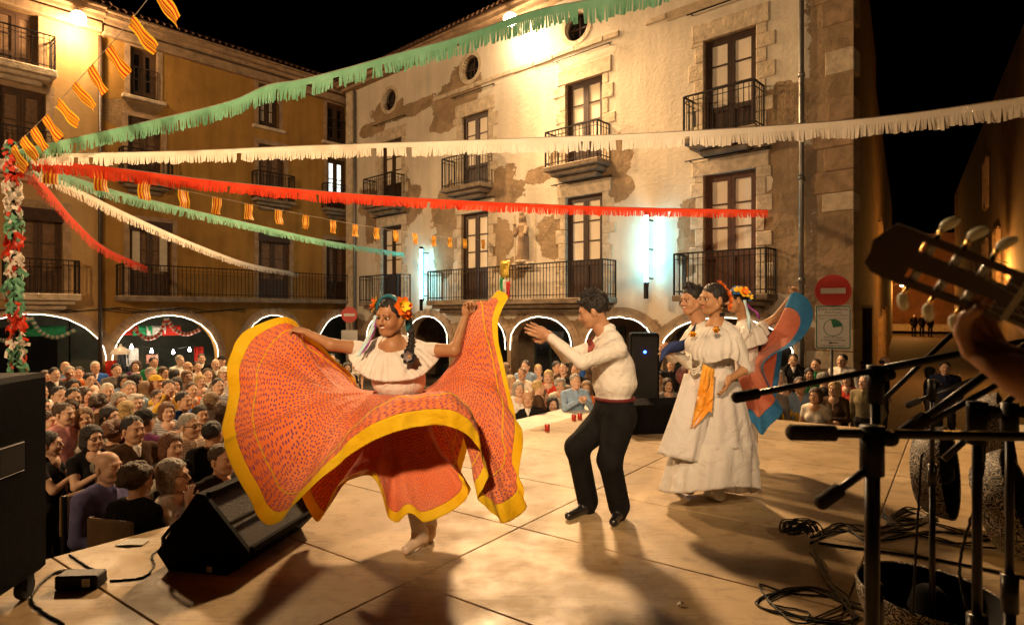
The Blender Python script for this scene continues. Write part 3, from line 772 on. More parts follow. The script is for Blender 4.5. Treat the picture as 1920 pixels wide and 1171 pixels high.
def nets(D, Mt, lo, h):
    S_ = D < 0; nx, ny, nz = D.shape
    cnt = np.zeros((nx-1, ny-1, nz-1), np.int8)
    cor = [(i, j, k) for i in (0, 1) for j in (0, 1) for k in (0, 1)]
    def cs(A, c): return A[c[0]:c[0]+nx-1, c[1]:c[1]+ny-1, c[2]:c[2]+nz-1]
    for c in cor: cnt += cs(S_, c)
    act = (cnt > 0) & (cnt < 8); ids = np.full(act.shape, -1, np.int64); I = np.argwhere(act); ids[act] = np.arange(len(I))
    acc = np.zeros((len(I), 3)); num = np.zeros(len(I))
    vals = {c: D[I[:, 0]+c[0], I[:, 1]+c[1], I[:, 2]+c[2]] for c in cor}
    for c in cor:
        for a in range(3):
            if c[a] == 0:
                e = list(c); e[a] = 1; e = tuple(e); v0, v1 = vals[c], vals[e]; x = (v0 < 0) != (v1 < 0)
                t = np.where(x, v0/np.where(x, v0-v1, 1), 0); p = np.array(c, float)[None].repeat(len(I), 0); p[:, a] = t
                acc[x] += p[x]; num[x] += 1
    V = lo + (I + acc/num[:, None])*h
    vm = Mt[I[:, 0], I[:, 1], I[:, 2]]
    quads = []
    for a in range(3):
        b, c = (a+1) % 3, (a+2) % 3
        sl0 = [slice(None)]*3; sl1 = [slice(None)]*3; sl0[a] = slice(0, -1); sl1[a] = slice(1, None)
        X = S_[tuple(sl0)] != S_[tuple(sl1)]; E = np.argwhere(X)
        E = E[(E[:, b] > 0) & (E[:, c] > 0) & (E[:, b] < D.shape[b]-1) & (E[:, c] < D.shape[c]-1)]
        ins = S_[E[:, 0], E[:, 1], E[:, 2]]
        def cell(db, dc):
            q = E.copy(); q[:, b] -= db; q[:, c] -= dc; return ids[q[:, 0], q[:, 1], q[:, 2]]
        Q = np.stack([cell(1, 1), cell(0, 1), cell(0, 0), cell(1, 0)], 1)
        Q[~ins] = Q[~ins][:, ::-1]; quads.append(Q)
    Q = np.concatenate(quads)
    return V, Q, np.sort(vm[Q], 1)[:, 1] if len(Q) else np.zeros(0, int)

def even_seams(V, Q, m, it=8):
    """draws the zigzag between two materials out into a clean line"""
    E = np.concatenate([Q[:, [0, 1]], Q[:, [1, 2]], Q[:, [2, 3]], Q[:, [3, 0]]]); M = np.tile(m, 4); E.sort(axis=1)
    o = np.lexsort((E[:, 1], E[:, 0])); E = E[o]; M = M[o]; same = (E[1:] == E[:-1]).all(1); d = same & (M[1:] != M[:-1]); B = E[1:][d]
    if len(B) == 0: return V
    V = V.copy(); n = len(V); cnt = np.bincount(B.ravel(), minlength=n).astype(float); idx = np.nonzero(cnt > 1)[0]
    for _ in range(it):
        S_ = np.stack([np.bincount(B[:, 0], V[B[:, 1], k], n) + np.bincount(B[:, 1], V[B[:, 0], k], n) for k in range(3)], 1)
        V[idx] = .45*V[idx] + .55*S_[idx]/cnt[idx, None]
    return V
def join_meshes(name, groups, mats, off=(0, 0, 0)):
    vs = []; fs = []; ms = []; o = 0
    for (V, Q, m) in groups:
        V = even_seams(V, Q, m); vs.append(V); fs.append(Q+o); ms.append(m); o += len(V)
    V = np.concatenate(vs) - np.array(off); Q = np.concatenate(fs); m = np.concatenate(ms)
    me = bpy.data.meshes.new(name)
    me.vertices.add(len(V)); me.vertices.foreach_set('co', V.astype(np.float32).ravel())
    me.loops.add(len(Q)*4); me.loops.foreach_set('vertex_index', Q.astype(np.int32).ravel())
    me.polygons.add(len(Q)); me.polygons.foreach_set('loop_start', np.arange(0, len(Q)*4, 4, dtype=np.int32))
    for x in mats: me.materials.append(x)
    me.polygons.foreach_set('material_index', m.astype(np.int32)); me.polygons.foreach_set('use_smooth', np.ones(len(Q), bool))
    me.update(calc_edges=True); me.validate()
    return me

def vn(a): a = np.array(a, float); return a/np.linalg.norm(a)
def basis(fwd, up=(0, 0, 1)):
    """columns: forward, left, up"""
    f = vn(fwd); l = vn(np.cross(up, f)); u = np.cross(f, l); return np.stack([f, l, u], 1)
# material slots of every body
SKIN, EYEW, DARKS, LIPS, TOP, LEGS, SHOE, BELT, BROW = range(9)

def head_prims(g, c, B, s=1.0, female=False, smile=.5, brow=BROW):
    c = np.array(c, float)
    L = lambda f, l, u: c + B @ (np.array((f, l, u))*s)
    E = lambda p, r, mi=SKIN, k=.02: g.ell(L(*p), tuple(x*s for x in r), mi, k*s, B)
    E((-.012, 0, .034), (.098, .077, .088)); E((.02, 0, -.03), (.071, .061 if not female else .058, .083))
    g.ell(L(.060, 0, -.092), .025*s if not female else .021*s, SKIN, .03*s)
    for q in (-1, 1):
        g.cone(L(-.005, .056*q, -.045), L(.045, .03*q, -.088), .02*s, .016*s, SKIN, .03*s)
        E((.055, .036*q, -.032), (.032, .026, .028), k=.025)
        g.ell(L(-.008, .079*q, -.008), (.019*s, .011*s, .033*s), SKIN, .008*s, B)
    g.cone(L(.08, -.032, .024), L(.08, .032, .024), .014*s, None, SKIN, .02*s)
    for q in (-1, 1): g.cut(L(.104, .031*q, .002), (.017*s, .020*s, .012*s), .014*s, B)
    g.cone(L(.086, 0, .012), L(.109, 0, -.026), .009*s, .0125*s, SKIN, .012*s)
    for q in (-1, 1): g.ell(L(.099, .012*q, -.031), .0085*s, SKIN, .008*s)
    for q in (-1, 1):
        g.ell(L(.0765, .031*q, .002), (.0125*s, .0150*s, .0120*s), SKIN, .004*s, B)
        g.ell(L(.0812, .031*q, .001), (.0098*s, .0125*s, .0060*s), EYEW, .001*s, B)
        g.ell(L(.0880, .030*q, .001), (.0050*s, .0080*s, .0062*s), DARKS, .001*s, B)
        g.cone(L(.0880, .019*q, .0065), L(.080, .047*q, .0055), .0032*s, .0026*s, DARKS, .001*s)
        g.cone(L(.0925, .016*q, .0225), L(.082, .049*q, .0245), .0054*s if not female else .0040*s, .0028*s, brow, .002*s)
    u = .009*smile
    for q in (-1, 1):
        g.cone(L(.0930, 0, -.0515), L(.082, .024*q, -.0535+u), .0048*s, .0025*s, LIPS, .003*s)
        g.cone(L(.0915, 0, -.0605), L(.082, .023*q, -.0545+u), .0060*s, .0025*s, LIPS, .003*s)
        if smile > .6: g.cone(L(.0955, 0, -.0555), L(.0895, .013*q, -.0555+u*.5), .0034*s, .0028*s, EYEW, .001*s)

def hand_prims(g, wrist, d, palm_n, s=1.0, curl=.25, spread=.12, mi=SKIN, thumb=1):
    """palm and five fingers; d: wrist to fingers, palm_n: way the palm faces, thumb side = thumb * (d x palm_n)"""
    w = np.array(wrist, float); d = vn(d); pn = vn(np.array(palm_n) - d*np.dot(palm_n, d)); sd = np.cross(d, pn)*thumb
    Bm = np.stack([d, sd, pn], 1)
    g.ell(w + d*.048*s, (.052*s, .040*s, .016*s), mi, .012*s, Bm)
    g.cone(w - d*.02*s, w + d*.03*s, .025*s, .026*s, mi, .015*s)
    for i, (off, ln, r) in enumerate(((.030, .072, .0092), (.011, .080, .0095), (-.009, .074, .0092), (-.028, .058, .008))):
        p = w + d*(.085 - abs(off)*.25)*s + sd*off*s; a = curl*(1+.12*i); dd = vn(d + sd*spread*(off/.03))
        for j in range(3):
            q = p + (dd*math.cos(a) + pn*math.sin(a))*ln*s*(.45, .32, .25)[j]; g.cone(p, q, r*s*(1-.07*j), r*s*(.93-.07*j), mi, .004*s); p = q; a += curl*1.1
    p = w + d*.025*s + sd*.028*s + pn*.006*s; q = p + (d*.55 + sd*.75 + pn*.25)*.042*s; g.cone(p, q, .0125*s, .011*s, mi, .012*s)
    g.cone(q, q + vn(d*.95 + sd*.28 + pn*.15)*.04*s, .0105*s, .0085*s, mi, .004*s)

def figure(name, J, mats, h=.012, hh=.006, hs=1.0, female=False, smile=.5, sleeve=1.0, bulk=1.0, hands=True, hip=True, feet=True, hand_kw=None, belt=False, origin=None,
           neck_open=0.0, legmi=LEGS, chestk=1.0, head=True, hand_h=None, extra=None, vneck=False, hipmi=None):
    """one continuous body from joint positions J (world); returns the mesh"""
    J = {k: np.array(v, float) for k, v in J.items()}
    g = Sdf(); up = vn(J['neck']-J['pelvis']); l = J['shL']-J['shR']; l = vn(l - up*np.dot(l, up)); f = np.cross(l, up); T = np.stack([f, l, up], 1)
    sw = np.linalg.norm(J['shL']-J['shR']); tl = np.linalg.norm(J['neck']-J['pelvis'])
    ch = J['pelvis'] + (J['neck']-J['pelvis'])*.66; be = J['pelvis'] + (J['neck']-J['pelvis'])*.28
    w = sw/2*bulk
    g.ell(ch, (.118*bulk*chestk, w*.93, tl*.40), TOP, .04, T)
    g.ell(be, (.112*bulk*chestk, w*(.80 if not female else .72), tl*.34), TOP, .05, T)
    if female:
        for q in (-1, 1): g.ell(ch + f*.075 + l*.075*q - up*.03, (.06, .065, .062), TOP, .04, T)
    g.cone(J['shL']*.94+J['shR']*.06, J['shR']*.94+J['shL']*.06, .055*bulk, None, TOP, .06)
    g.cone((J['shL']+J['neck'])/2+up*.005, (J['shR']+J['neck'])/2+up*.005, .05*bulk, None, TOP, .06)
    g.cone(J['neck']-up*.05, J['head']-up*.05*hs, .055*hs if not female else .047*hs, .052*hs if not female else .044*hs, SKIN, .02)
    if neck_open: g.ell(J['neck']+f*.06-up*.03, (.06, .07, .06+neck_open), SKIN, .02, T)
    if belt: g.ell(J['pelvis']+up*.1, (.122*bulk, w*.88, .03), BELT, .01, T)
    if hip:
        g.ell(J['pelvis'], (.115*bulk, w*(.84 if not female else .9), .12), legmi if hipmi is None else hipmi, .05, T)
        for q in 'LR':
            g.cone(J['hip'+q], J['kn'+q], .088*bulk, .06, legmi, .05); g.cone(J['kn'+q], J['an'+q], .06, .045, legmi, .03)
            if 'kn'+q in J: g.ell(J['kn'+q], .06, legmi, .03)
    if feet:
        for q in 'LR':
            a = J['an'+q]; t = J['toe'+q]; d = vn((t-a)*np.array((1, 1, 0)))
            zf = min(a[2], t[2]) - .0
            g.cone(a-d*.035-np.array((0, 0, .045)), t, .036, .03, SHOE, .02); g.cone(a, a-d*.03-np.array((0, 0, .05)), .042, .035, SHOE, .02)
    for q in 'LR':
        sh, el, wr = J['sh'+q], J['el'+q], J['wr'+q]; sg = 1 if q == 'L' else -1
        a = TOP if sleeve > 0 else SKIN
        rs = .060*bulk if not female else .050*bulk
        if sleeve >= .5: g.cone(sh, el, rs, .046*bulk, TOP, .04)
        else:
            g.cone(sh, sh+(el-sh)*.45, rs, rs*.95, TOP, .03); g.cone(sh+(el-sh)*.3, el, .043, .038, SKIN, .01)
        if sleeve >= 1.0: g.cone(el, wr-(wr-el)*.03, .046*bulk, .034, TOP, .02); g.cone(wr-(wr-el)*.15, wr, .026, .025, SKIN, .01)
        else: g.cone(el, wr, .039 if not female else .034, .025 if not female else .021, SKIN, .02)
    if vneck: g.cone(J['neck']+f*.068-up*.01, ch+f*(.118*bulk)-up*.03, .036, .008, BELT, .006)
    if extra: extra(g)
    groups = [g.mesh(h)]
    if head:
        gh = Sdf(); Bh = basis(J['face'], J.get('headup', (0, 0, 1))); head_prims(gh, J['head'], Bh, hs, female, smile)
        gh.cone(J['head'] - Bh[:, 2]*.06*hs - Bh[:, 0]*.02*hs, J['neck']*.8+J['head']*.2, .05*hs if not female else .043*hs, .052*hs if not female else .044*hs, SKIN, .025)
        groups.append(gh.mesh(hh))
    if hands:
        for q in 'LR':
            kw = dict(hand_kw.get(q, {})) if hand_kw else {}
            if kw.get('skip'): continue
            gm = Sdf(); d = kw.pop('d', J['wr'+q]-J['el'+q]); n = kw.pop('n', T[:, 1]*(-1 if q == 'L' else 1))
            hand_prims(gm, J['wr'+q], d, n, s=kw.pop('s', .95 if not female else .86), thumb=1 if q == 'L' else -1, **kw); groups.append(gm.mesh(hand_h or hh))
    return join_meshes(name, groups, mats, off=origin if origin is not None else (0, 0, 0))

def hair_mesh(name, c, B, s, style, mats, h=.009, off=(0, 0, 0), seed=0):
    g = Sdf(); c = np.array(c, float); L = lambda f, l, u: c + B @ (np.array((f, l, u))*s); rn = random.Random(seed)
    def E(p, r, k=.02): g.ell(L(*p), tuple(x*s for x in r), 0, k*s, B)
    if style == 'short':
        E((-.022, 0, .046), (.098, .083, .087)); g.cut(L(.085, 0, -.035), (.075*s, .12*s, .10*s), .015*s, B); g.cut(L(.01, 0, -.10), (.12*s, .12*s, .085*s), .02*s, B)
    elif style == 'bald':
        E((-.035, 0, .018), (.085, .084, .062)); g.cut(L(.05, 0, .03), (.09*s, .12*s, .2*s), .01*s, B); g.cut(L(-.02, 0, .115), (.09*s, .068*s, .06*s), .01*s, B); g.cut(L(-.02, 0, -.10), (.12*s, .12*s, .07*s), .02*s, B)
    elif style == 'bob':
        E((-.02, 0, .045), (.108, .094, .094)); E((-.03, 0, -.035), (.088, .098, .095)); g.cut(L(.085, 0, -.05), (.078*s, .074*s, .115*s), .015*s, B); g.cut(L(.12, 0, 0.02), (.06*s, .1*s, .05*s), .02*s, B)
    elif style == 'long':
        E((-.02, 0, .045), (.107, .092, .094)); E((-.04, 0, -.05), (.078, .095, .11)); g.cone(L(-.05, .03, -.08), L(-.06, .04, -.24), .05*s, .04*s, 0, .04); g.cone(L(-.05, -.03, -.08), L(-.06, -.04, -.24), .05*s, .04*s, 0, .04)
        g.cut(L(.085, 0, -.05), (.08*s, .073*s, .118*s), .015*s, B); g.cut(L(.12, 0, .02), (.06*s, .1*s, .05*s), .02*s, B)
    elif style == 'curly':
        for i in range(34):
            a, b = rn.uniform(-PI, PI), rn.uniform(-.35, 1.35); p = (-.02+.098*math.cos(a)*math.cos(b), .088*math.sin(a)*math.cos(b), .03+.092*math.sin(b))
            if p[0] > .055 and p[2] < .08: continue
            g.ell(L(*p), rn.uniform(.022, .034)*s, 0, .02)
        E((-.025, 0, .04), (.095, .086, .09)); g.cut(L(.1, 0, -.035), (.078*s, .072*s, .11*s), .015*s, B)
    elif style == 'bun':
        E((-.018, 0, .042), (.102, .083, .089)); g.ell(L(-.115, 0, .02), .042*s, 0, .02); g.cut(L(.088, 0, -.04), (.078*s, .1*s, .105*s), .012*s, B); g.cut(L(.01, 0, -.10), (.12*s, .12*s, .075*s), .02*s, B)
    elif style == 'cap':
        E((-.012, 0, .052), (.103, .084, .078)); g.cut(L(0, 0, -.05), (.2*s, .2*s, .09*s), .008*s, B); g.ell(L(.115, 0, .043), (.06*s, .06*s, .008*s), 0, .012, B)
    elif style == 'spiky':
        E((-.022, 0, .048), (.102, .086, .09)); g.cut(L(.09, 0, -.03), (.07*s, .12*s, .095*s), .012*s, B); g.cut(L(.02, 0, -.11), (.12*s, .12*s, .08*s), .02*s, B)
        for i in range(36):
            a, b = rn.uniform(-PI, PI), rn.uniform(.25, 1.4); q = np.array((math.cos(a)*math.cos(b), math.sin(a)*math.cos(b), math.sin(b)))
            p = np.array((-.02, 0, .045)) + q*np.array((.09, .078, .08)); e = p + q*.03 + np.array((.018, 0, .006)); g.cone(L(*p), L(*e), .016*s, .004*s, 0, .012)
    def strands(ax, n):
        X = ((ax[0]-c[0])[:, None, None], (ax[1]-c[1])[None, :, None], (ax[2]-c[2])[None, None, :])
        return .0045*s*(np.sin(95*X[0]+60*X[1]+seed)*np.sin(88*X[1]-35*X[2]+1)*np.sin(40*X[2]+30*X[0]+2)) + .0022*s*np.sin(230*X[0]+40*X[2])*np.sin(210*X[1]-50*X[2])
    return join_meshes(name, [g.mesh(h, strands)], mats, off)

# skin, hair and cloth
def skin(name, col): return mat(name, col, rough=.5, var=.10, scale=14, spec=.35)
SKINS = [skin('skin_light', (.60, .37, .25)), skin('skin_medium', (.52, .30, .18)), skin('skin_tan', (.36, .185, .10))]
EYE_M = mat('eye_white', (.62, .58, .52), rough=.3, var=.02); DARK_M = mat('eye_dark', (.015, .01, .008), rough=.3); 
LIP_M = mat('lips', (.44, .15, .10), rough=.4, var=.1)
BROW_M = mat('brow_hair', (.03, .018, .012), rough=.8)
def hairm(name, col): return mat(name, col, rough=.55, var=.45, scale=38, bump=.9, bscale=60, spec=.5)
HAIRS = dict(black=hairm('black_hair', (.012, .009, .008)), brown=hairm('brown_hair', (.055, .028, .013)), auburn=hairm('auburn_hair', (.13, .05, .02)), grey=hairm('grey_hair', (.30, .27, .23)),
             white=hairm('white_hair', (.60, .55, .46)), blond=hairm('blond_hair', (.46, .31, .12)), fair=hairm('light_brown_hair', (.22, .13, .06)),
             yellow=mat('yellow_cap', (.75, .42, .03)), blackhat=mat('black_felt', (.01, .01, .01), rough=.95), green=mat('green_cap', (.03, .16, .05)))
_cl = {}
def cloth(col, name=None):
    key = name or 'cloth_%d' % len(_cl)
    return mat(key, col, rough=.9, var=.28, scale=9, bump=1.0, bscale=8, spec=.12)
CLOTH = dict(black=cloth((.012, .011, .011), 'black_wool'), dark=cloth((.03, .026, .024), 'charcoal_cloth'), brown=cloth((.075, .04, .022), 'brown_cloth'), white=cloth((.74, .69, .62), 'white_cotton'),
             cream=cloth((.70, .63, .52), 'cream_cotton'), beige=cloth((.40, .36, .30), 'beige_cotton'), blue=cloth((.03, .10, .34), 'blue_cotton'), sky=cloth((.26, .36, .50), 'light_blue_cotton'),
             purple=cloth((.17, .16, .34), 'lilac_polo'), plum=cloth((.12, .03, .09), 'plum_cloth'), red=cloth((.50, .045, .025), 'red_cotton'), orange=cloth((.68, .16, .03), 'orange_cotton'),
             green=cloth((.03, .24, .09), 'green_cotton'), pink=cloth((.62, .28, .28), 'pink_cotton'), yellow=cloth((.68, .42, .06), 'yellow_cotton'), grey=cloth((.20, .18, .16), 'grey_cloth'),
             navy=cloth((.02, .025, .06), 'navy_cloth'), khaki=cloth((.24, .19, .10), 'khaki_cloth'))
def striped(name, a, b, axis='X', scale=16):
    m = bpy.data.materials.new(name); m.use_nodes = True; t = m.node_tree; n = t.nodes; L = t.links; bs = n['Principled BSDF']; bs.inputs['Roughness'].default_value = .9
    tc = n.new('ShaderNodeTexCoord'); c = None
    for ax_ in axis:
        w = n.new('ShaderNodeTexWave'); w.wave_type = 'BANDS'; w.bands_direction = ax_; w.inputs['Scale'].default_value = scale; w.inputs['Distortion'].default_value = .6; L.new(tc.outputs['Object'], w.inputs['Vector'])
        r = n.new('ShaderNodeValToRGB'); r.color_ramp.elements[0].color = (*a, 1); r.color_ramp.elements[1].color = (*b, 1); r.color_ramp.elements[0].position = .45; r.color_ramp.elements[1].position = .6; L.new(w.outputs[1], r.inputs[0])
        if c is None: c = r.outputs[0]
        else:
            q = n.new('ShaderNodeMix'); q.data_type = 'RGBA'; q.inputs[0].default_value = .5; L.new(c, q.inputs[6]); L.new(r.outputs[0], q.inputs[7]); c = q.outputs[2]
    L.new(c, bs.inputs['Base Color']); return m
CLOTH['check'] = striped('checked_cotton', (.30, .16, .10), (.55, .45, .34), 'YZ', 13); CLOTH['stripe'] = striped('striped_cotton', (.60, .55, .48), (.10, .14, .26), 'Z', 14); CLOTH['print'] = mat('printed_cotton', (.50, .35, .28), col2=(.25, .05, .06), scale=28, rough=.9)
SHOE_M = mat('black_leather', (.012, .010, .009), rough=.3, spec=.6)
# ================================================================== cloth that hangs between loops of points
def cr_closed(pts, n):
    pts = np.array(pts, float); k = len(pts); t = np.arange(n)/n*k; i = np.floor(t).astype(int); f = (t-i)[:, None]
    p0, p1, p2, p3 = pts[(i-1) % k], pts[i % k], pts[(i+1) % k], pts[(i+2) % k]
    return .5*((2*p1) + (-p0+p2)*f + (2*p0-5*p1+4*p2-p3)*f**2 + (-p0+3*p1-3*p2+p3)*f**3)
def cr_open(pts, n):
    pts = np.array(pts, float); k = len(pts); P_ = np.concatenate([2*pts[:1]-pts[1:2], pts, 2*pts[-1:]-pts[-2:-1]])
    t = np.linspace(0, k-1, n); i = np.minimum(np.floor(t).astype(int), k-2); f = (t-i).reshape((-1,)+(1,)*(pts.ndim-1))
    p0, p1, p2, p3 = P_[i], P_[i+1], P_[i+2], P_[i+3]
    return .5*((2*p1) + (-p0+p2)*f + (2*p0-5*p1+4*p2-p3)*f**2 + (-p0+3*p1-3*p2+p3)*f**3)
def drape(loops, nt_, nr, folds=None):
    """loops: rows from waist to hem, each a closed list of control points; returns array [theta, r, 3] (seam column doubled)"""
    rows = np.stack([cr_closed(l, nt_) for l in loops]); G = cr_open(rows, nr).transpose(1, 0, 2)
    G = np.concatenate([G, G[:1]])
    if folds is not None:
        U = G[:-1]; du = np.roll(U, -1, 0)-np.roll(U, 1, 0); du = np.concatenate([du, du[:1]]); dv = np.gradient(G, axis=1); N = np.cross(du, dv); N /= np.maximum(np.linalg.norm(N, axis=-1, keepdims=True), 1e-9)
        th = np.linspace(0, 1, nt_+1)[:, None]; r = np.linspace(0, 1, nr)[None]; G = G + N*folds(th, r)[..., None]
    return G
def folds(seed, amp, lo=4, hi=16, n=7, power=1.3, base=0.0):
    q = np.random.RandomState(seed); fr = q.randint(lo, hi, n); ph = q.rand(n)*6.28; mo = q.rand(n)*2.2; mf = q.randint(1, 4, n); gp = q.rand(n)*6.28; am = q.rand(n)*.8+.4; tw = (q.rand(n)-.5)*3
    def f(th, r):
        s = 0
        for i in range(n): s = s + am[i]*np.sin(2*PI*fr[i]*th + ph[i] + mo[i]*np.sin(2*PI*mf[i]*th+gp[i]) + tw[i]*r)*(.55+.45*np.sin(2*PI*mf[i]*th+gp[i]*2))
        return (base + r**power)*amp*s/n**.5
    return f
def drape_part(name, G, r0, r1, mt, parent, thick=.003, world=True):
    nt_, nr = G.shape[:2]; a, b = int(round(r0*(nr-1))), int(round(r1*(nr-1))); H = G[:, a:b+1]; m = MB(); k = b-a+1
    m.grid([tuple(p) for p in H.reshape(-1, 3)], nt_, k)
    m.uv = [(i/(nt_-1), (a+j)/(nr-1)) for i in range(nt_) for j in range(k)]
    o = m.build(name, mt, parent, smooth=True, world=world)
    if thick:
        s = o.modifiers.new('thickness', 'SOLIDIFY'); s.thickness = thick; s.offset = 0
    return o
def fabric(name, col, col2=None, dots=None, dscale=(150, 34), dsize=.3, rough=.6, transl=.3, bump=.3, lace=False, spec=.3, weave=220, band=None):
    m = bpy.data.materials.new(name); m.use_nodes = True; t = m.node_tree; n = t.nodes; L = t.links; b = n['Principled BSDF']
    b.inputs['Roughness'].default_value = rough; b.inputs['Specular IOR Level'].default_value = spec; b.inputs['Sheen Weight'].default_value = .15
    uv = n.new('ShaderNodeUVMap'); tc = n.new('ShaderNodeTexCoord')
    ns = n.new('ShaderNodeTexNoise'); ns.inputs['Scale'].default_value = 3.5; ns.inputs['Detail'].default_value = 6; L.new(tc.outputs['Object'], ns.inputs['Vector'])
    rp = n.new('ShaderNodeValToRGB'); rp.color_ramp.elements[0].color = (*col, 1); rp.color_ramp.elements[1].color = (*(col2 or tuple(min(1, c*1.15) for c in col)), 1)
    rp.color_ramp.elements[0].position = .38; rp.color_ramp.elements[1].position = .62; L.new(ns.outputs[0], rp.inputs[0]); c = rp.outputs[0]
    def mixc(f, a, cc):
        q = n.new('ShaderNodeMix'); q.data_type = 'RGBA'; L.new(f, q.inputs[0]); L.new(a, q.inputs[6])
        if isinstance(cc, tuple): q.inputs[7].default_value = (*cc, 1)
        else: L.new(cc, q.inputs[7])
        return q.outputs[2]
    if dots:
        mp = n.new('ShaderNodeMapping'); mp.inputs['Scale'].default_value = (dscale[0], dscale[1], 1); L.new(uv.outputs[0], mp.inputs[0])
        vo = n.new('ShaderNodeTexVoronoi'); vo.voronoi_dimensions = '2D'; vo.inputs['Scale'].default_value = 1; vo.inputs['Randomness'].default_value = .55; L.new(mp.outputs[0], vo.inputs['Vector'])
        mr = n.new('ShaderNodeMapRange'); mr.inputs['From Min'].default_value = dsize+.06; mr.inputs['From Max'].default_value = dsize-.06; L.new(vo.outputs['Distance'], mr.inputs[0])
        c = mixc(mr.outputs[0], c, dots)
    if lace:
        mp = n.new('ShaderNodeMapping'); mp.inputs['Scale'].default_value = (90, 60, 1); L.new(uv.outputs[0], mp.inputs[0])
        vo = n.new('ShaderNodeTexVoronoi'); vo.voronoi_dimensions = '2D'; vo.inputs['Scale'].default_value = 1; L.new(mp.outputs[0], vo.inputs['Vector'])
        mr = n.new('ShaderNodeMapRange'); mr.inputs['From Min'].default_value = .10; mr.inputs['From Max'].default_value = .22; mr.inputs['To Min'].default_value = .75; mr.inputs['To Max'].default_value = 0; L.new(vo.outputs['Distance'], mr.inputs[0])
        c = mixc(mr.outputs[0], c, tuple(x*.82 for x in col))
    L.new(c, b.inputs['Base Color'])
    bn = n.new('ShaderNodeTexNoise'); bn.inputs['Scale'].default_value = 24; bn.inputs['Detail'].default_value = 5; L.new(tc.outputs['Object'], bn.inputs['Vector'])
    bp = n.new('ShaderNodeBump'); bp.inputs['Strength'].default_value = bump; bp.inputs['Distance'].default_value = .01; L.new(bn.outputs[0], bp.inputs['Height'])
    wn = n.new('ShaderNodeTexNoise'); wn.inputs['Scale'].default_value = 6.5; wn.inputs['Detail'].default_value = 3; wn.inputs['Distortion'].default_value = 1.6; L.new(tc.outputs['Object'], wn.inputs['Vector'])
    b2 = n.new('ShaderNodeBump'); b2.inputs['Strength'].default_value = min(1, bump*1.6); b2.inputs['Distance'].default_value = .045; L.new(wn.outputs[0], b2.inputs['Height']); L.new(bp.outputs[0], b2.inputs['Normal']); L.new(b2.outputs[0], b.inputs['Normal'])
    if transl:
        tr = n.new('ShaderNodeBsdfTranslucent'); L.new(c, tr.inputs['Color']); mx = n.new('ShaderNodeMixShader'); mx.inputs[0].default_value = transl
        L.new(b.outputs[0], mx.inputs[1]); L.new(tr.outputs[0], mx.inputs[2]); L.new(mx.outputs[0], n['Material Output'].inputs['Surface'])
    return m
def blossom(name, c, d, r, petal, heart, parent, n=6, seed=1, world=True):
    rn = random.Random(seed); c = Vector(c); q = Vector(d).to_track_quat('Z', 'Y').to_matrix(); m = MB()
    for ring, (rr, lift) in enumerate(((1, .25), (.65, .6))):
        for i in range(n):
            a = 2*PI*(i+.5*ring)/n + rn.uniform(-.1, .1); pts = []
            for s_ in range(5):
                t = s_/4; w = math.sin(PI*min(1, t*.8+.12))*.42*rr
                for k in (-1, 0, 1):
                    p = Vector((math.cos(a), math.sin(a), 0))*(t*rr) + Vector((-math.sin(a), math.cos(a), 0))*(k*w) + Vector((0, 0, lift*t**1.5 + .12*abs(k)*t + rn.uniform(-.04, .04)))
                    pts.append(c + q @ (p*r))
            m.grid(pts, 5, 3, mi=ring % 2)
    m.lathe([(0, .28), (.1, .26), (.16, .12), (.14, 0)], 8, Matrix.Translation(c) @ q.to_4x4() @ Matrix.Scale(r, 4), mi=2)
    return m.build(name, [petal, heart, mat('flower_heart', (.6, .3, .02))], parent, smooth=True, world=world)
def pixels(rows): return [P(*r) for r in rows]
BODY = lambda sk, top, legs, shoe=SHOE_M, belt=None, brow=BROW_M: [sk, EYE_M, DARK_M, LIP_M, top, legs, shoe, belt or legs, brow]
ORANGE_F = mat('orange_petal', (.85, .18, .02), rough=.6, var=.2); YELLOW_F = mat('yellow_petal', (.85, .55, .03), rough=.6, var=.15)
TEAL = mat('teal_ribbon', (.02, .13, .17), rough=.4); RIBP = mat('purple_ribbon', (.25, .03, .22), rough=.4); RIBW = mat('pale_ribbon', (.45, .62, .68), rough=.4)
def ribbon(name, pts, w, mt, parent, side=(1, 0, .2), twist=1.2):
    pts = cr_open([tuple(p) for p in pts], 18); m = MB(); vs = []
    for i, p in enumerate(pts):
        a = twist*math.sin(i*.5); s_ = Vector(side).normalized(); s_ = (s_*math.cos(a*.6) + Vector((0, .8, .2))*math.sin(a*.6)).normalized()
        vs += [Vector(p)-s_*w/2, Vector(p)+s_*w/2]
    m.grid(vs, 18, 2); o = m.build(name, mt, parent, smooth=True, world=True); s = o.modifiers.new('thickness', 'SOLIDIFY'); s.thickness = .0015; return o

# ------------------------------------------------------------------ dancer with the orange skirt
base = PZ(780, 1030, 0); base.z = 0
w1 = thing('person', 'dancer in white ruffled blouse swirling a wide orange skirt with yellow hem', 'person', base)
J = dict(pelvis=P(752, 752, 3.84), neck=P(741, 640, 3.82), head=P(733, 594, 3.76), face=(-.42, -.88, -.12), headup=(.12, .1, 1),
         shL=P(789, 655, 3.80), shR=P(694, 655, 3.84), elL=P(852, 657, 3.70), wrL=P(873, 592, 3.77), elR=P(622, 646, 3.74), wrR=P(572, 622, 3.78),
         hipL=P(775, 775, 3.84), hipR=P(735, 775, 3.84), knL=P(800, 880, 3.80), knR=P(765, 880, 3.72), anL=P(806, 983, 4.0), anR=P(786, 996, 3.84), toeL=PZ(806, 1003, .03), toeR=PZ(762, 1030, .03))
TAN = skin('skin_dancer', (.37, .18, .085))
BL = fabric('blouse_white', (.74, .66, .60), (.82, .76, .70), lace=False, transl=.15, bump=.4, rough=.8)
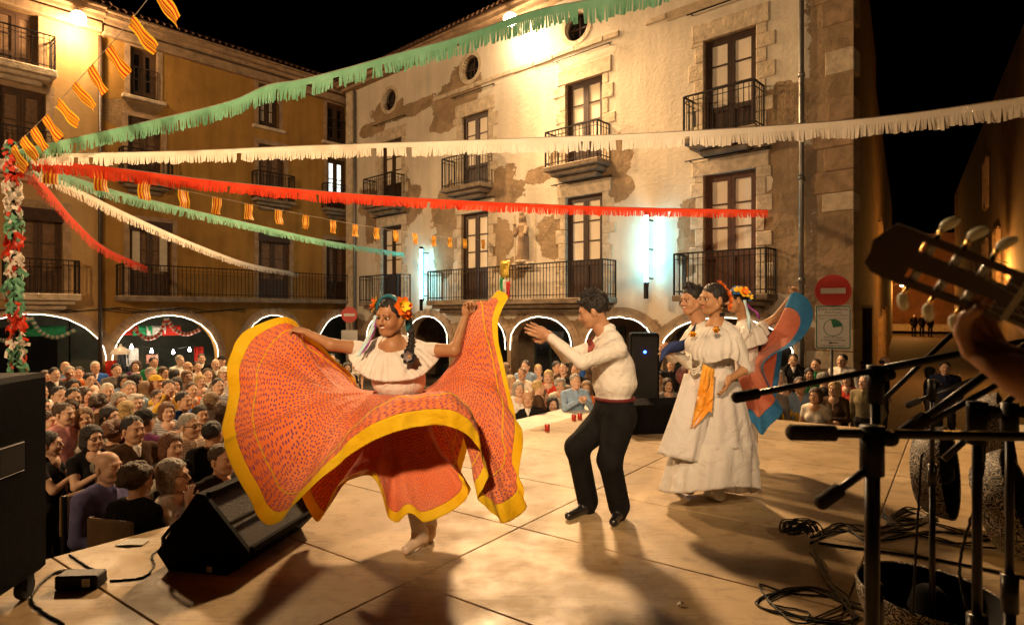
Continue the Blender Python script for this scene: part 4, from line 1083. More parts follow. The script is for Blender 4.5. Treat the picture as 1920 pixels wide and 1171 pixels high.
SHOE_T = mat('tan_shoe', (.72, .56, .42), rough=.3)
def w1x(g):
    g.ell(np.array(P(748, 716, 3.80)), (.165, .135, .10), TOP, .05); g.ell(np.array(P(747, 692, 3.80)), (.165, .145, .09), TOP, .05)
    for q in 'LR':
        g.cone(J['kn'+q], J['an'+q], .052, .032, SKIN, .02); a = np.array(J['an'+q]); t = np.array(J['toe'+q]); d = vn((t-a)*np.array((1, 1, 0)))
        g.cone(a-d*.05-np.array((0, 0, .03)), a*np.array((1, 1, 0))-d*.055+np.array((0, 0, .012)), .024, .013, SHOE, .01); g.cone(a-d*.03-np.array((0, 0, .03)), t+np.array((0, 0, .006)), .034, .028, SHOE, .012); g.cone(a+d*.02+np.array((0, 0, -.012)), a-d*.03+np.array((0, 0, -.005)), .038, .036, SHOE, .008)
me = figure('body', J, BODY(TAN, BL, BL, SHOE_T), h=.0085, hh=.003, hand_h=.004, hipmi=TOP, female=True, smile=.75, sleeve=.2, bulk=.92, origin=base, neck_open=.015, extra=w1x,
            hand_kw=dict(L=dict(curl=.75, n=(.2, -.4, -.8), d=(.15, -.05, 1)), R=dict(curl=.7, n=(-.2, .3, -1), d=(-1, 0, .25))))
link_copy('body', me, w1)
Bh = basis(J['face'], J['headup'])
link_copy('hair', hair_mesh('hair', J['head'], Bh, 1.0, 'bun', [HAIRS['black']], h=.006, off=base), w1)
hl = lambda f, l, u, B=Bh, J=J: Vector(np.array(J['head']) + B @ np.array((f, l, u)))
m = MB(); m.tube([hl(.015-.06*abs(math.cos(a))*0, .092*math.cos(a), .03+.102*math.sin(a)) for a in np.linspace(.1, PI-.1, 15)], .012, 6); m.build('hair_band', TEAL, w1, smooth=True, world=True)
blossom('flower', hl(.03, .105, .075), hl(.6, 1.2, .4)-hl(0, 0, 0), .062, ORANGE_F, YELLOW_F, w1, seed=2)
blossom('flower', hl(.0, .11, .03), hl(.5, 1.2, -.3)-hl(0, 0, 0), .045, YELLOW_F, ORANGE_F, w1, seed=3)
blossom('flower', hl(-.01, -.112, .07), hl(.8, -1.0, .4)-hl(0, 0, 0), .058, YELLOW_F, ORANGE_F, w1, seed=4)
ribbon('ribbon', pixels([(706, 590, 3.78), (698, 615, 3.74), (686, 640, 3.68), (672, 668, 3.64)]), .032, RIBW, w1); ribbon('ribbon', pixels([(708, 595, 3.77), (700, 622, 3.73), (690, 645, 3.67), (680, 662, 3.64)]), .018, RIBP, w1)
ribbon('ribbon', pixels([(757, 560, 3.72), (764, 580, 3.72), (766, 600, 3.76), (768, 620, 3.78)]), .045, TEAL, w1)
m = MB(); pts = cr_open(pixels([(768, 612, 3.8), (772, 630, 3.76), (770, 645, 3.72), (764, 662, 3.66)]), 26); m.tube(pts, [.024 - .004*(i % 4) for i in range(26)], 8); m.build('braid', HAIRS['black'], w1, smooth=True, world=True)
blossom('brooch', P(768, 668, 3.60), (-.2, -1, .1), .05, mat('black_lace', (.02, .016, .02)), mat('grey_lace', (.25, .2, .2)), w1, seed=9)
# flounce of the blouse
neckl = [(np.array(P(741, 648, 3.80)) + np.array((.088*math.cos(a), .075*math.sin(a), .02*math.sin(a)+(.0))).tolist()) for a in np.linspace(0, -2*PI, 11)[:-1]]
outer = pixels([(827, 660, 3.80), (814, 684, 3.71), (784, 707, 3.65), (737, 715, 3.63), (690, 709, 3.65), (660, 683, 3.73), (655, 655, 3.82), (690, 660, 3.94), (745, 672, 3.97), (800, 662, 3.93)])
mid = [np.array(a)*.5+np.array(b)*.5+np.array((0, -.012 if i in (1, 2, 3, 4, 5) else .01, .032)) for i, (a, b) in enumerate(zip(neckl, outer))]
G = drape([neckl, mid, outer], 240, 22, folds(21, .022, 9, 26, 9, 1.3))
drape_part('flounce', G, 0, 1, BL, w1)
# the skirt
SK = [  # hem (u, v, depth), waist direction, two points on the way out
 ((815,797,3.12), -85, (780,752,3.42), (800,774,3.25)), ((746,808,3.12), -97, (740,762,3.42), (743,785,3.24)), ((677,838,3.15), -110, (700,772,3.42), (690,806,3.25)), ((621,880,3.18), -122, (675,780,3.42), (650,832,3.26)),
 ((552,949,3.22), -135, (645,785,3.42), (600,868,3.28)), ((499,983,3.28), -148, (620,780,3.44), (555,893,3.32)), ((469,935,3.34), -157, (610,770,3.47), (535,868,3.38)), ((423,843,3.42), -165, (605,757,3.52), (510,803,3.44)),
 ((416,806,3.48), -170, (605,747,3.56), (505,778,3.51)), ((428,741,3.55), -174, (605,737,3.6), (510,730,3.57)), ((430,672,3.62), -178, (610,729,3.66), (518,692,3.63)), ((452,626,3.68), -181, (620,727,3.69), (533,662,3.7)),
 ((515,597,3.75), -185, (632,724,3.73), (558,632,3.77)), ((562,612,3.86), -190, (640,724,3.8), (580,660,3.85)), ((625,672,4.02), -197, (660,722,3.9), (632,690,3.98)), ((668,714,4.12), -204, (685,732,3.96), (668,728,4.06)),
 ((610,820,4.12), -212, (670,760,4.0), (640,790,4.08)), ((590,930,4.08), -219, (675,790,4.0), (630,860,4.06)), ((600,975,4.0), -226, (680,800,3.98), (640,890,4.0)), ((632,915,4.08), -233, (690,800,4.0), (660,850,4.05)),
 ((665,893,4.14), -240, (705,800,4.0), (685,850,4.08)), ((702,900,4.12), -248, (720,800,4.0), (712,850,4.08)), ((741,974,4.0), -256, (738,810,3.98), (740,890,4.0)), ((768,960,4.04), -264, (755,810,3.98), (765,885,4.02)),
 ((795,976,4.0), -272, (772,810,3.98), (785,890,4.0)), ((861,945,4.06), -281, (790,800,3.98), (825,870,4.03)), ((877,922,4.1), -290, (800,790,3.98), (840,850,4.05)), ((868,890,4.14), -299, (810,770,3.97), (845,820,4.07)),
 ((885,800,4.15), -308, (815,750,3.96), (855,770,4.07)), ((905,700,4.12), -320, (820,725,3.95), (865,705,4.05)), ((928,610,4.02), -332, (828,705,3.9), (875,650,3.97)), ((932,548,3.92), -345, (838,700,3.82), (880,590,3.88)),
 ((952,555,3.82), -357, (845,692,3.76), (882,572,3.8)), ((934,603,3.76), -361, (850,688,3.72), (893,600,3.75)), ((940,672,3.68), -366, (855,692,3.7), (902,640,3.69)), ((967,769,3.58), -371, (860,702,3.66), (915,700,3.62)),
 ((981,820,3.5), -376, (862,716,3.62), (922,745,3.55)), ((972,895,3.42), -381, (862,730,3.58), (925,800,3.5)), ((990,948,3.36), -386, (860,740,3.55), (925,830,3.45)), ((946,980,3.28), -391, (855,748,3.52), (910,850,3.4)),
 ((922,962,3.23), -396, (850,752,3.5), (895,850,3.36)), ((903,924,3.2), -402, (845,755,3.49), (885,838,3.34)), ((911,886,3.19), -409, (835,755,3.47), (875,815,3.32)), ((898,838,3.15), -420, (820,752,3.45), (860,790,3.29)), ((861,806,3.12), -432, (800,750,3.43), (830,775,3.26))]
SK = SK[22:] + SK[:22]                                         # the seam lies at the back
wc = np.array(P(749, 735, 3.82))
waist = [wc + np.array((.165*math.cos(R(a)), .125*math.sin(R(a)), 0)) for _, a, _, _ in SK]
rn = np.random.RandomState(4); ph = rn.rand(8)*6
def sfold(th, r): return (r**1.2)*(1-r*.3)*(.020*np.sin(th*2*PI*17+ph[0]+1.8*np.sin(th*2*PI*2))+.012*np.sin(th*2*PI*31+ph[1]+2*r)+.006*np.sin(th*2*PI*57+ph[2])) + .03*np.sin(PI*r)*np.sin(th*2*PI*5+ph[3])*.6
r2, r3 = [], []
for (hm, ph_, q1, q2) in SK:                                     # the front hem billows up and curls over
    fr_ = max(0, 1 - max(0, abs((ph_ if ph_ > -250 else ph_+360)+88)-22)/34)
    hv, lv = np.array(hm, float), np.array(q2, float)
    r2.append(P(*(lv*(1-fr_) + np.array((hv[0]*.7+lv[0]*.3, hv[1]-58, hv[2]+.17))*fr_)))
    r3.append(P(*((lv*.42+hv*.58)*(1-fr_) + np.array((hv[0], hv[1]-42, hv[2]+.02))*fr_)))
fine = folds(77, .0042, 40, 100, 8, 1.6); fine2 = folds(78, .010, 14, 36, 7, 1.0)
G = drape([waist, pixels([s[2] for s in SK]), r2, r3, pixels([s[0] for s in SK])], 640, 65, lambda th, r: sfold(th, r) + fine(th, r) + fine2(th, r))
SKIRT_M = fabric('orange_dotted_satin', (.84, .20, .045), (.86, .27, .10), dots=(.20, .05, .16), dscale=(210, 62), dsize=.25, rough=.7, transl=.22, bump=.25, spec=.15)
HEM_M = fabric('yellow_satin', (.88, .55, .008), (.92, .64, .02), rough=.6, transl=.3, bump=.25, spec=.15)
drape_part('skirt', G, 0, .828, SKIRT_M, w1, thick=.0015); drape_part('skirt_hem', G, .828, 1, HEM_M, w1, thick=.0015)
UN = [((560,900,3.62), -150), ((596,978,3.50), -140), ((632,914,3.46), -130), ((668,893,3.46), -120), ((702,897,3.47), -110), ((722,950,3.48), -104), ((743,978,3.48), -97), ((768,962,3.47), -90), ((794,979,3.48), -82), ((830,966,3.50), -72), ((862,947,3.52), -62), ((878,922,3.56), -50), ((862,892,3.62), -36), ((850,880,3.80), -10), ((840,885,4.02), 30), ((770,890,4.12), 90), ((680,890,4.10), 130), ((610,880,3.95), 170)]
waist = [wc + np.array((.15*math.cos(R(a)), .115*math.sin(R(a)), -.01)) for _, a in UN]; hemu = pixels([q[0] for q in UN])
mid1 = [np.array(a)*.6+np.array(b)*.4+np.array((0, 0, -.10)) for a, b in zip(waist, hemu)]; mid2 = [np.array(a)*.25+np.array(b)*.75+np.array((0, 0, -.05)) for a, b in zip(waist, hemu)]
G_ = drape([waist, mid1, mid2, hemu], 300, 41, folds(31, .022, 4, 14, 7))
drape_part('underskirt', G_, 0, .86, SKIRT_M, w1); drape_part('underskirt_hem', G_, .86, 1, HEM_M, w1)
row = G[:, 40]; m = MB(); m.tube([tuple(p) for p in row[:-1]], .004, 5, closed=True); m.build('skirt_trim', HEM_M, w1, world=True, smooth=True)

# ------------------------------------------------------------------ clapping dancer in white shirt
base = PZ(1150, 972, 0); base.z = 0
m1 = thing('person', 'dancer in white shirt and black trousers leaning forward with hands together', 'person', base)
J = dict(pelvis=P(1150, 762, 4.42), neck=P(1140, 624, 4.42), head=P(1112, 583, 4.40), face=(-.93, .20, -.30), headup=(-.28, 0, 1),
         shL=P(1158, 655, 4.24), shR=P(1126, 648, 4.60), elL=P(1092, 680, 4.12), wrL=P(1032, 632, 4.22), elR=P(1062, 668, 4.62), wrR=P(1026, 626, 4.40),
         hipL=P(1162, 785, 4.32), hipR=P(1136, 785, 4.52), knL=P(1143, 862, 4.24), anL=P(1161, 948, 4.40), toeL=PZ(1150, 978, .032), knR=P(1082, 838, 4.36), anR=P(1102, 938, 4.55), toeR=PZ(1066, 966, .032))
SHIRT = fabric('white_shirt_cotton', (.64, .59, .53), (.70, .66, .60), transl=0, bump=.34, rough=.85)
TROU = cloth((.008, .0075, .0075), 'black_trousers')
LT = skin('skin_man', (.42, .22, .12))
def m1x(g):
    g.ell(np.array(P(1154, 718, 4.42)), (.155, .18, .10), TOP, .06); g.ell(np.array(P(1152, 690, 4.42)), (.145, .17, .13), TOP, .06); g.ell(np.array(P(1153, 768, 4.42)), (.15, .17, .10), LEGS, .05)
    for q in 'LR':
        a = np.array(J['an'+q]); g.cone(np.array(J['hip'+q]), np.array(J['kn'+q]), .115, .082, LEGS, .05); g.cone(np.array(J['kn'+q]), a, .08, .078, LEGS, .03); g.cone(a+np.array((0, 0, .02)), a-np.array((0, 0, .06)), .062, .05, LEGS, .02)
        t = np.array(J['toe'+q]); d = vn((t-a)*np.array((1, 1, 0))); g.cone(a-d*.05-np.array((0, 0, .05)), (a-d*.05)*np.array((1, 1, 0))+np.array((0, 0, .018)), .03, .024, SHOE, .012)
    n_ = np.array(J['neck']); hd = np.array(J['head']); g.ell(n_+(hd-n_)*.22+np.array((.012, 0, 0)), (.068, .068, .04), TOP, .012); g.cone(n_+(hd-n_)*.02+np.array((.01, -.05, -.01)), n_+(hd-n_)*.02+np.array((.01, .05, -.01)), .045, None, TOP, .02)
me = figure('body', J, BODY(LT, SHIRT, TROU, ), h=.0085, hh=.003, hand_h=.004, smile=.3, sleeve=1.0, bulk=1.02, origin=base, extra=m1x,
            hand_kw=dict(L=dict(d=(-1, .25, .45), n=(0, 1, .15), curl=.08, spread=.16, s=1.05), R=dict(d=(-1, -.1, .35), n=(0, -1, .2), curl=.1, spread=.12, s=1.05)))
link_copy('body', me, m1)
m = MB(); m.lathe([(.150, -.014), (.168, -.011), (.169, .008), (.150, .012)], 40, Matrix.Translation(P(1153, 746, 4.42)) @ Matrix.Diagonal((.87, .96, 1, 1))); m.build('sash', mat('red_sash', (.11, .008, .010), rough=.7, bump=.4), m1, smooth=True, world=True)
Bh = basis(J['face'], J['headup'])
link_copy('hair', hair_mesh('hair', J['head'], Bh, 1.06, 'spiky', [HAIRS['black']], h=.006, off=base, seed=5), m1)
m = MB(); nk = Vector(P(1118, 632, 4.36)); ribbon('neckerchief', [nk+Vector((0, -.06, .01)), nk+Vector((-.05, 0, -.02)), nk+Vector((-.03, .03, -.06)), nk+Vector((-.05, .0, -.12))], .05, mat('red_grey_scarf', (.30, .06, .05), var=.6, scale=40), m1)

# ------------------------------------------------------------------ woman in the white lace dress
base = PZ(1330, 925, 0); base.z = 0
w2 = thing('person', 'dancer in long white lace dress with orange sash and black choker', 'person', base)
J = dict(pelvis=P(1346, 735, 4.74), neck=P(1350, 607, 4.74), head=P(1336, 562, 4.70), face=(-.93, -.36, .0), headup=(.05, 0, 1),
         shL=P(1378, 632, 4.58), shR=P(1326, 628, 4.88), elL=P(1398, 692, 4.56), wrL=P(1366, 712, 4.46), elR=P(1300, 690, 4.95), wrR=P(1290, 715, 4.8),
         hipL=P(1360, 760, 4.66), hipR=P(1335, 760, 4.84), knL=P(1355, 840, 4.6), knR=P(1320, 840, 4.8), anL=P(1345, 915, 4.78), anR=P(1290, 904, 4.86), toeL=PZ(1326, 926, .03), toeR=PZ(1268, 915, .03))
LACE = fabric('white_lace', (.76, .71, .66), (.82, .78, .73), lace=True, transl=.3, bump=.3, rough=.85)
TULLE = fabric('white_tulle', (.77, .72, .68), (.82, .78, .75), transl=.35, bump=.35, rough=.85)
SHOE_W = mat('white_shoe', (.62, .60, .56), rough=.4)
me = figure('body', J, BODY(skin('skin_woman', (.39, .20, .095)), LACE, TULLE, SHOE_W), h=.0085, hh=.003, hand_h=.004, female=True, smile=.4, sleeve=.5, bulk=.95, origin=base, neck_open=.02,
            hand_kw=dict(L=dict(d=(-.35, -.1, -1), n=(-.8, .3, .2), curl=.35), R=dict(d=(-.3, 0, -1), n=(0, -1, 0), curl=.4)))
link_copy('body', me, w2)
Bh = basis(J['face'], J['headup']); hl2 = lambda f, l, u, B=Bh, J=J: Vector(np.array(J['head']) + B @ np.array((f, l, u)))
link_copy('hair', hair_mesh('hair', J['head'], Bh, 1.0, 'bun', [HAIRS['black']], h=.006, off=base), w2)
for i, p in enumerate(((-.075, .03, .085), (-.10, .05, .045), (-.115, .05, .0), (-.115, .04, -.045), (-.05, .02, .115))): blossom('flower', hl2(*p), hl2(p[0]*6, p[1]*9, p[2]*3)-hl2(0, 0, 0), .042, ORANGE_F, ORANGE_F, w2, seed=20+i)
nk = np.array(J['neck'])*.62 + np.array(J['head'])*.38 + np.array((.004, 0, 0))
m = MB(); m.lathe([(.046, -.014), (.050, -.012), (.050, .012), (.046, .014)], 20, Matrix.Translation(nk) @ Matrix.Rotation(R(-8), 4, 'Y')); m.build('choker', mat('black_velvet', (.008, .007, .008), rough=.95), w2, world=True, smooth=True)
m = MB(); m.tube([hl2(-.01+.012*math.sin(a), .088, -.055+.016*math.cos(a)) for a in np.linspace(0, 2*PI, 12)[:-1]], .003, 5, closed=True); m.build('earring', mat('gold', (.75, .5, .15), metal=1, rough=.25), w2, world=True)
def ring(cu, cv, Y, ru, ry, n=12, dv=None, ph=0):
    out = []
    for i in range(n):
        a = -2*PI*i/n + ph; out.append(P(cu + ru*math.cos(a), cv + (dv(a) if dv else 0), Y + ry*math.sin(a)))
    return out
f2 = folds(3, .030)
G = drape([ring(1342, 690, 4.72, 34, .12), ring(1343, 745, 4.72, 52, .19), ring(1338, 830, 4.72, 76, .30), ring(1332, 912, 4.72, 90, .35, dv=lambda a: 8*math.sin(2*a))], 360, 50, f2)
drape_part('skirt', G, 0, .72, TULLE, w2)
G2 = drape([ring(1339, 812, 4.72, 71, .283), ring(1336, 860, 4.72, 82, .33), ring(1331, 918, 4.72, 93, .365, dv=lambda a: 6*math.sin(2*a))], 360, 26, folds(5, .030, 5, 22, 9, .8, .0))
ax0 = np.array((P(1338, 800, 4.72).x, 4.72)); top = G[:, 33].copy(); rad = top[:, :2]-ax0; rad /= np.linalg.norm(rad, axis=1, keepdims=True); top[:, :2] += rad*.004
G2 = G2 + (top-G2[:, 0])[:, None]*((1-np.linspace(0, 1, 26))**2)[None, :, None]
drape_part('skirt_flounce', G2, 0, 1, LACE, w2)
G3 = drape([ring(1305, 700, 4.58, 22, .05), ring(1298, 770, 4.52, 36, .10), ring(1276, 860, 4.50, 42, .13, dv=lambda a: 10*math.cos(a))], 160, 26, folds(8, .02, 2, 8, 5))
drape_part('skirt_panel', G3, 0, 1, TULLE, w2)
# wide lace bertha over the shoulders
neckl = ring(1350, 612, 4.72, 24, .085, 10); outer = ring(1347, 668, 4.72, 55, .23, 10, dv=lambda a: 14*math.sin(a)*-1 + 8*math.cos(a)); 
outer = pixels([(1402, 672, 4.70), (1396, 690, 4.56), (1370, 672, 4.50), (1335, 680, 4.48), (1306, 676, 4.52), (1290, 660, 4.66), (1290, 652, 4.84), (1320, 660, 4.95), (1350, 660, 4.97), (1385, 662, 4.88)])
midl = [np.array(a)*.55+np.array(b)*.45 + np.array((-.02 if 3 <= i <= 6 else .01, -.03 if 1 <= i <= 5 else .01, .045)) for i, (a, b) in enumerate(zip(neckl, outer))]
midl2 = [np.array(a)*.2+np.array(b)*.8 + np.array((-.035 if 3 <= i <= 6 else .012, -.03 if 1 <= i <= 5 else .01, .03)) for i, (a, b) in enumerate(zip(neckl, outer))]
G = drape([neckl, midl, midl2, outer], 300, 30, folds(12, .011, 8, 30, 9, 1.2, .2))
drape_part('flounce', G, 0, 1, LACE, w2)
for (u, v, Y) in ((1299, 626, 4.60), (1343, 618, 4.50)): blossom('brooch', P(u, v, Y-.06), (-.3, -1, .2), .028, mat('gold', (.75, .5, .15)), mat('gold', (.75, .5, .15)), w2, seed=int(u))
m = MB(); vs = []
for i in range(16):
    t = i/15
    for j in range(7):
        s_ = j/6; ul = 1319 - 24*t + (0 if t < .55 else 0); ur = 1340 - 8*t if t < .68 else 1334.6 - (t-.68)/.32*34; wv = 4*math.sin(s_*9+t*4)
        vs.append(P(ul + (ur-ul)*s_, 682 + 120*t + (s_*10 if t < .7 else 0), 4.42 + .02*math.sin(s_*8+t*3) - .03*t))
m.grid(vs, 16, 7); o = m.build('sash', fabric('orange_brocade', (.80, .30, .02), (.85, .42, .05), transl=.1, bump=.6, rough=.4), w2, smooth=True, world=True); o.modifiers.new('thickness', 'SOLIDIFY').thickness = .004
m = MB(); 
for k in range(3): m.tube(cr_open(pixels([(1296, 668-2*k, 4.50), (1290+3*k, 685+3*k, 4.46), (1300, 692+5*k, 4.44), (1312, 686+3*k, 4.44), (1318, 670, 4.48)]), 24), [.010 if (i % 2) else .006 for i in range(24)], 6)
m.build('necklace', mat('pearl_bead', (.55, .5, .42), rough=.3), w2, world=True, smooth=True)

# ------------------------------------------------------------------ couple behind her
base = P(1300, 0, 5.5); base.z = 0
m2 = thing('person', 'smiling dancer in white shirt and dark embroidered waistcoat behind the woman in white', 'person', base)
def down(p, z): p = Vector(p); p.z = z; return p
J = dict(pelvis=P(1306, 732, 5.5), neck=P(1315, 607, 5.5), head=P(1297, 563, 5.44), face=(-.88, -.46, -.08), shL=P(1322, 632, 5.32), shR=P(1296, 628, 5.68), elL=P(1290, 680, 5.2), wrL=P(1262, 660, 5.1), elR=P(1262, 672, 5.7), wrR=P(1245, 655, 5.5),
         hipL=P(1312, 752, 5.42), hipR=P(1300, 752, 5.58), knL=down(P(1310, 800, 5.4), .52), knR=down(P(1295, 800, 5.6), .52), anL=down(P(1312, 800, 5.45), .1), anR=down(P(1296, 800, 5.65), .1), toeL=down(P(1290, 800, 5.35), .03), toeR=down(P(1275, 800, 5.55), .03))
def m2x(g): g.ell(np.array(P(1302, 705, 5.46)), (.16, .19, .12), BELT, .03)
link_copy('body', figure('body', J, BODY(LT, SHIRT, TROU, belt=mat('embroidered_waistcoat', (.02, .018, .02), col2=(.20, .03, .02), scale=30, rough=.8)), h=.010, hh=.0035, smile=1.0, origin=base, hs=1.03, extra=m2x,
            hand_kw=dict(L=dict(curl=.6), R=dict(curl=.6))), m2)
link_copy('hair', hair_mesh('hair', J['head'], basis(J['face']), 1.04, 'spiky', [HAIRS['black']], h=.006, off=base, seed=8), m2)
ribbon('neckerchief', pixels([(1304, 614, 5.3), (1284, 645, 5.05), (1256, 652, 5.0), (1238, 668, 5.0)]), .10, mat('navy_scarf', (.015, .03, .12)), m2, side=(.2, 0, 1), twist=.5)

base = P(1400, 0, 5.75); base.z = 0
w3 = thing('person', 'dancer in white blouse lifting a red skirt with blue hem behind the woman in white', 'person', base)
J = dict(pelvis=P(1402, 725, 5.75), neck=P(1396, 602, 5.72), head=P(1384, 562, 5.66), face=(-.9, .4, -.05), shL=P(1400, 622, 5.55), shR=P(1412, 620, 5.88), elL=P(1360, 670, 5.5), wrL=P(1340, 690, 5.5), elR=P(1452, 598, 5.9), wrR=P(1483, 556, 5.72),
         hipL=P(1396, 745, 5.66), hipR=P(1408, 745, 5.84), knL=down(P(1394, 800, 5.65), .5), knR=down(P(1408, 800, 5.8), .5), anL=down(P(1396, 800, 5.7), .1), anR=down(P(1412, 800, 5.85), .1), toeL=down(P(1376, 800, 5.6), .03), toeR=down(P(1392, 800, 5.8), .03))
link_copy('body', figure('body', J, BODY(skin('skin_woman', (.39, .20, .095)), BL, TULLE, SHOE_W), h=.010, hh=.005, female=True, sleeve=.2, bulk=.92, origin=base, hand_kw=dict(R=dict(curl=.7, d=(.4, -.2, 1), n=(0, -1, 0)), L=dict(curl=.4))), w3)
Bh = basis(J['face']); link_copy('hair', hair_mesh('hair', J['head'], Bh, 1.0, 'bun', [HAIRS['black']], h=.006, off=base), w3)
hl3 = lambda f, l, u: Vector(np.array(J['head']) + Bh @ np.array((f, l, u)))
blossom('flower', P(1394, 548, 5.52), (.3, -1, .5), .06, YELLOW_F, ORANGE_F, w3, seed=31); blossom('flower', P(1382, 545, 5.56), (-.4, -1, .6), .05, mat('blue_petal', (.03, .14, .45)), YELLOW_F, w3, seed=32); blossom('flower', P(1404, 556, 5.55), (.8, -1, 0), .045, mat('blue_petal', (.03, .14, .45)), YELLOW_F, w3, seed=33)
ribbon('ribbon', pixels([(1396, 562, 5.5), (1402, 585, 5.46), (1404, 600, 5.44), (1406, 618, 5.42)]), .03, RIBW, w3); ribbon('ribbon', pixels([(1400, 570, 5.5), (1412, 580, 5.46), (1420, 588, 5.44), (1424, 598, 5.44)]), .025, RIBP, w3)
neckl = ring(1398, 610, 5.72, 22, .09, 10); outer = pixels([(1440, 612, 5.85), (1438, 640, 5.62), (1420, 648, 5.5), (1395, 655, 5.48), (1372, 650, 5.5), (1360, 635, 5.6), (1362, 630, 5.8), (1385, 640, 5.95), (1405, 640, 5.98), (1428, 630, 5.95)])
midl = [np.array(a)*.5+np.array(b)*.5 + np.array((0, -.01, .04)) for a, b in zip(neckl, outer)]
drape_part('flounce', drape([neckl, midl, outer], 220, 20, lambda th, r: r*(.012*np.sin(th*2*PI*24)+.007*np.sin(th*2*PI*41))), 0, 1, LACE, w3)
HB = [((1486,550,5.66), 20, (1420,668,5.7), (1462,600,5.68)), ((1516,562,5.58), 5, (1424,664,5.66), (1478,602,5.6)), ((1523,600,5.5), -10, (1426,664,5.62), (1482,618,5.55)), ((1492,646,5.4), -22, (1424,668,5.56), (1462,650,5.46)), ((1445,668,5.32), -34, (1418,672,5.52), (1436,668,5.4)),
      ((1430,690,5.26), -44, (1416,680,5.5), (1424,686,5.36)), ((1444,728,5.2), -54, (1416,690,5.48), (1432,710,5.32)), ((1468,766,5.2), -64, (1416,700,5.46), (1444,734,5.3)), ((1445,796,5.24), -74, (1412,704,5.46), (1430,750,5.32)), ((1428,814,5.3), -84, (1408,706,5.46), (1418,760,5.36)),
      ((1405,790,5.3), -95, (1402,706,5.46), (1404,750,5.36)), ((1360,812,5.36), -115, (1388,706,5.5), (1372,760,5.4)), ((1330,805,5.6), -150, (1376,704,5.62), (1352,755,5.6)), ((1335,795,5.95), -190, (1378,702,5.82), (1355,750,5.9)), ((1380,790,6.15), -240, (1394,700,5.95), (1386,745,6.05)),
      ((1440,780,6.1), -285, (1416,698,5.92), (1430,740,6.02)), ((1462,690,5.95), -315, (1422,690,5.84), (1445,690,5.9)), ((1474,600,5.78), -332, (1420,675,5.76), (1455,630,5.78))]
wc = np.array(P(1402, 695, 5.75)); waist = [wc + np.array((.16*math.cos(R(a)), .125*math.sin(R(a)), 0)) for _, a, _, _ in HB]
G = drape([waist, pixels([s[2] for s in HB]), pixels([s[3] for s in HB]), pixels([s[0] for s in HB])], 300, 41, folds(55, .016, 4, 14, 7))
drape_part('skirt', G, 0, .80, fabric('coral_satin', (.56, .15, .08), (.63, .23, .14), rough=.75, transl=.3, bump=.3, spec=.15), w3); drape_part('skirt_hem', G, .80, 1, fabric('blue_satin', (.03, .16, .36), (.05, .23, .46), rough=.7, transl=.3, bump=.3, spec=.15), w3)
# ================================================================== the crowd
def pose_joints(pose, female):
    z = 0 if not pose.startswith('sit') else -.43
    w = .19 if not female else .165
    J = dict(pelvis=(0, 0, .95+z), neck=(0, 0, 1.42+z), head=(.03, 0, 1.57+z), face=(1, 0, .08), shL=(0, w, 1.37+z), shR=(0, -w, 1.37+z),
             hipL=(0, .09, .92+z), hipR=(0, -.09, .92+z), knL=(.02, .1, .5), knR=(.02, -.1, .5), anL=(0, .1, .10), anR=(0, -.1, .10), toeL=(.15, .12, .035), toeR=(.15, -.12, .035))
    if z: J.update(knL=(.43, .11, .50), knR=(.43, -.11, .50), anL=(.42, .11, .10), anR=(.42, -.11, .10), toeL=(.57, .13, .035), toeR=(.57, -.13, .035))
    arm = dict(down=((-.03, .06, -.28), (.06, .02, -.52)), crossed=((.06, .05, -.26), (.20, -.20, -.27)), clap=((.14, .04, -.2), (.30, -.14, -.06)), photo=((.20, .05, -.16), (.20, -.11, .13)),
               lap=((.02, .05, -.27), (.25, -.10, -.36)), raised=((.12, .1, .1), (.14, .0, .36)), chin=((.2, .02, -.25), (.15, -.12, .02)))
    a = pose.split('_')[-1]
    for q, s in (('L', 1), ('R', -1)):
        e, wr = arm[a if not (a in ('raised', 'chin') and q == 'L') else ('lap' if z else 'down')]
        J['el'+q] = (e[0], s*(w+e[1]), 1.37+z+e[2]); J['wr'+q] = (wr[0] - (.02 if q == 'R' and a == 'crossed' else 0), s*(w+wr[1]), 1.37+z+wr[2] - (.03 if q == 'R' and a == 'crossed' else 0))
    return J
_bodies = {}
def crowd_body(pose, female):
    key = (pose, female)
    if key not in _bodies:
        J = pose_joints(pose, female)
        _bodies[key] = figure('crowd_body', J, BODY(SKINS[0], CLOTH['dark'], CLOTH['dark']), h=.0092, hh=.0046, vneck=True, female=female, smile=.8 if pose in ('clap', 'chin') else .35, sleeve=1.0 if not female or pose == 'crossed' else .2, bulk=1.04 if not female else .98, hand_h=.0075, neck_open=.012 if female else .0)
    return _bodies[key]
_hairs = {}
def crowd_hair(style, seated, female):
    key = (style, seated)
    if key not in _hairs:
        _hairs[key] = hair_mesh('crowd_hair', (.03, 0, 1.57-(.43 if seated else 0)), basis((1, 0, .08)), 1.03, style, [HAIRS['black']], h=.009, seed=len(_hairs))
    return _hairs[key]
def set_mat(o, i, m): o.material_slots[i].link = 'OBJECT'; o.material_slots[i].material = m
crng = random.Random(11)
SEATS = []
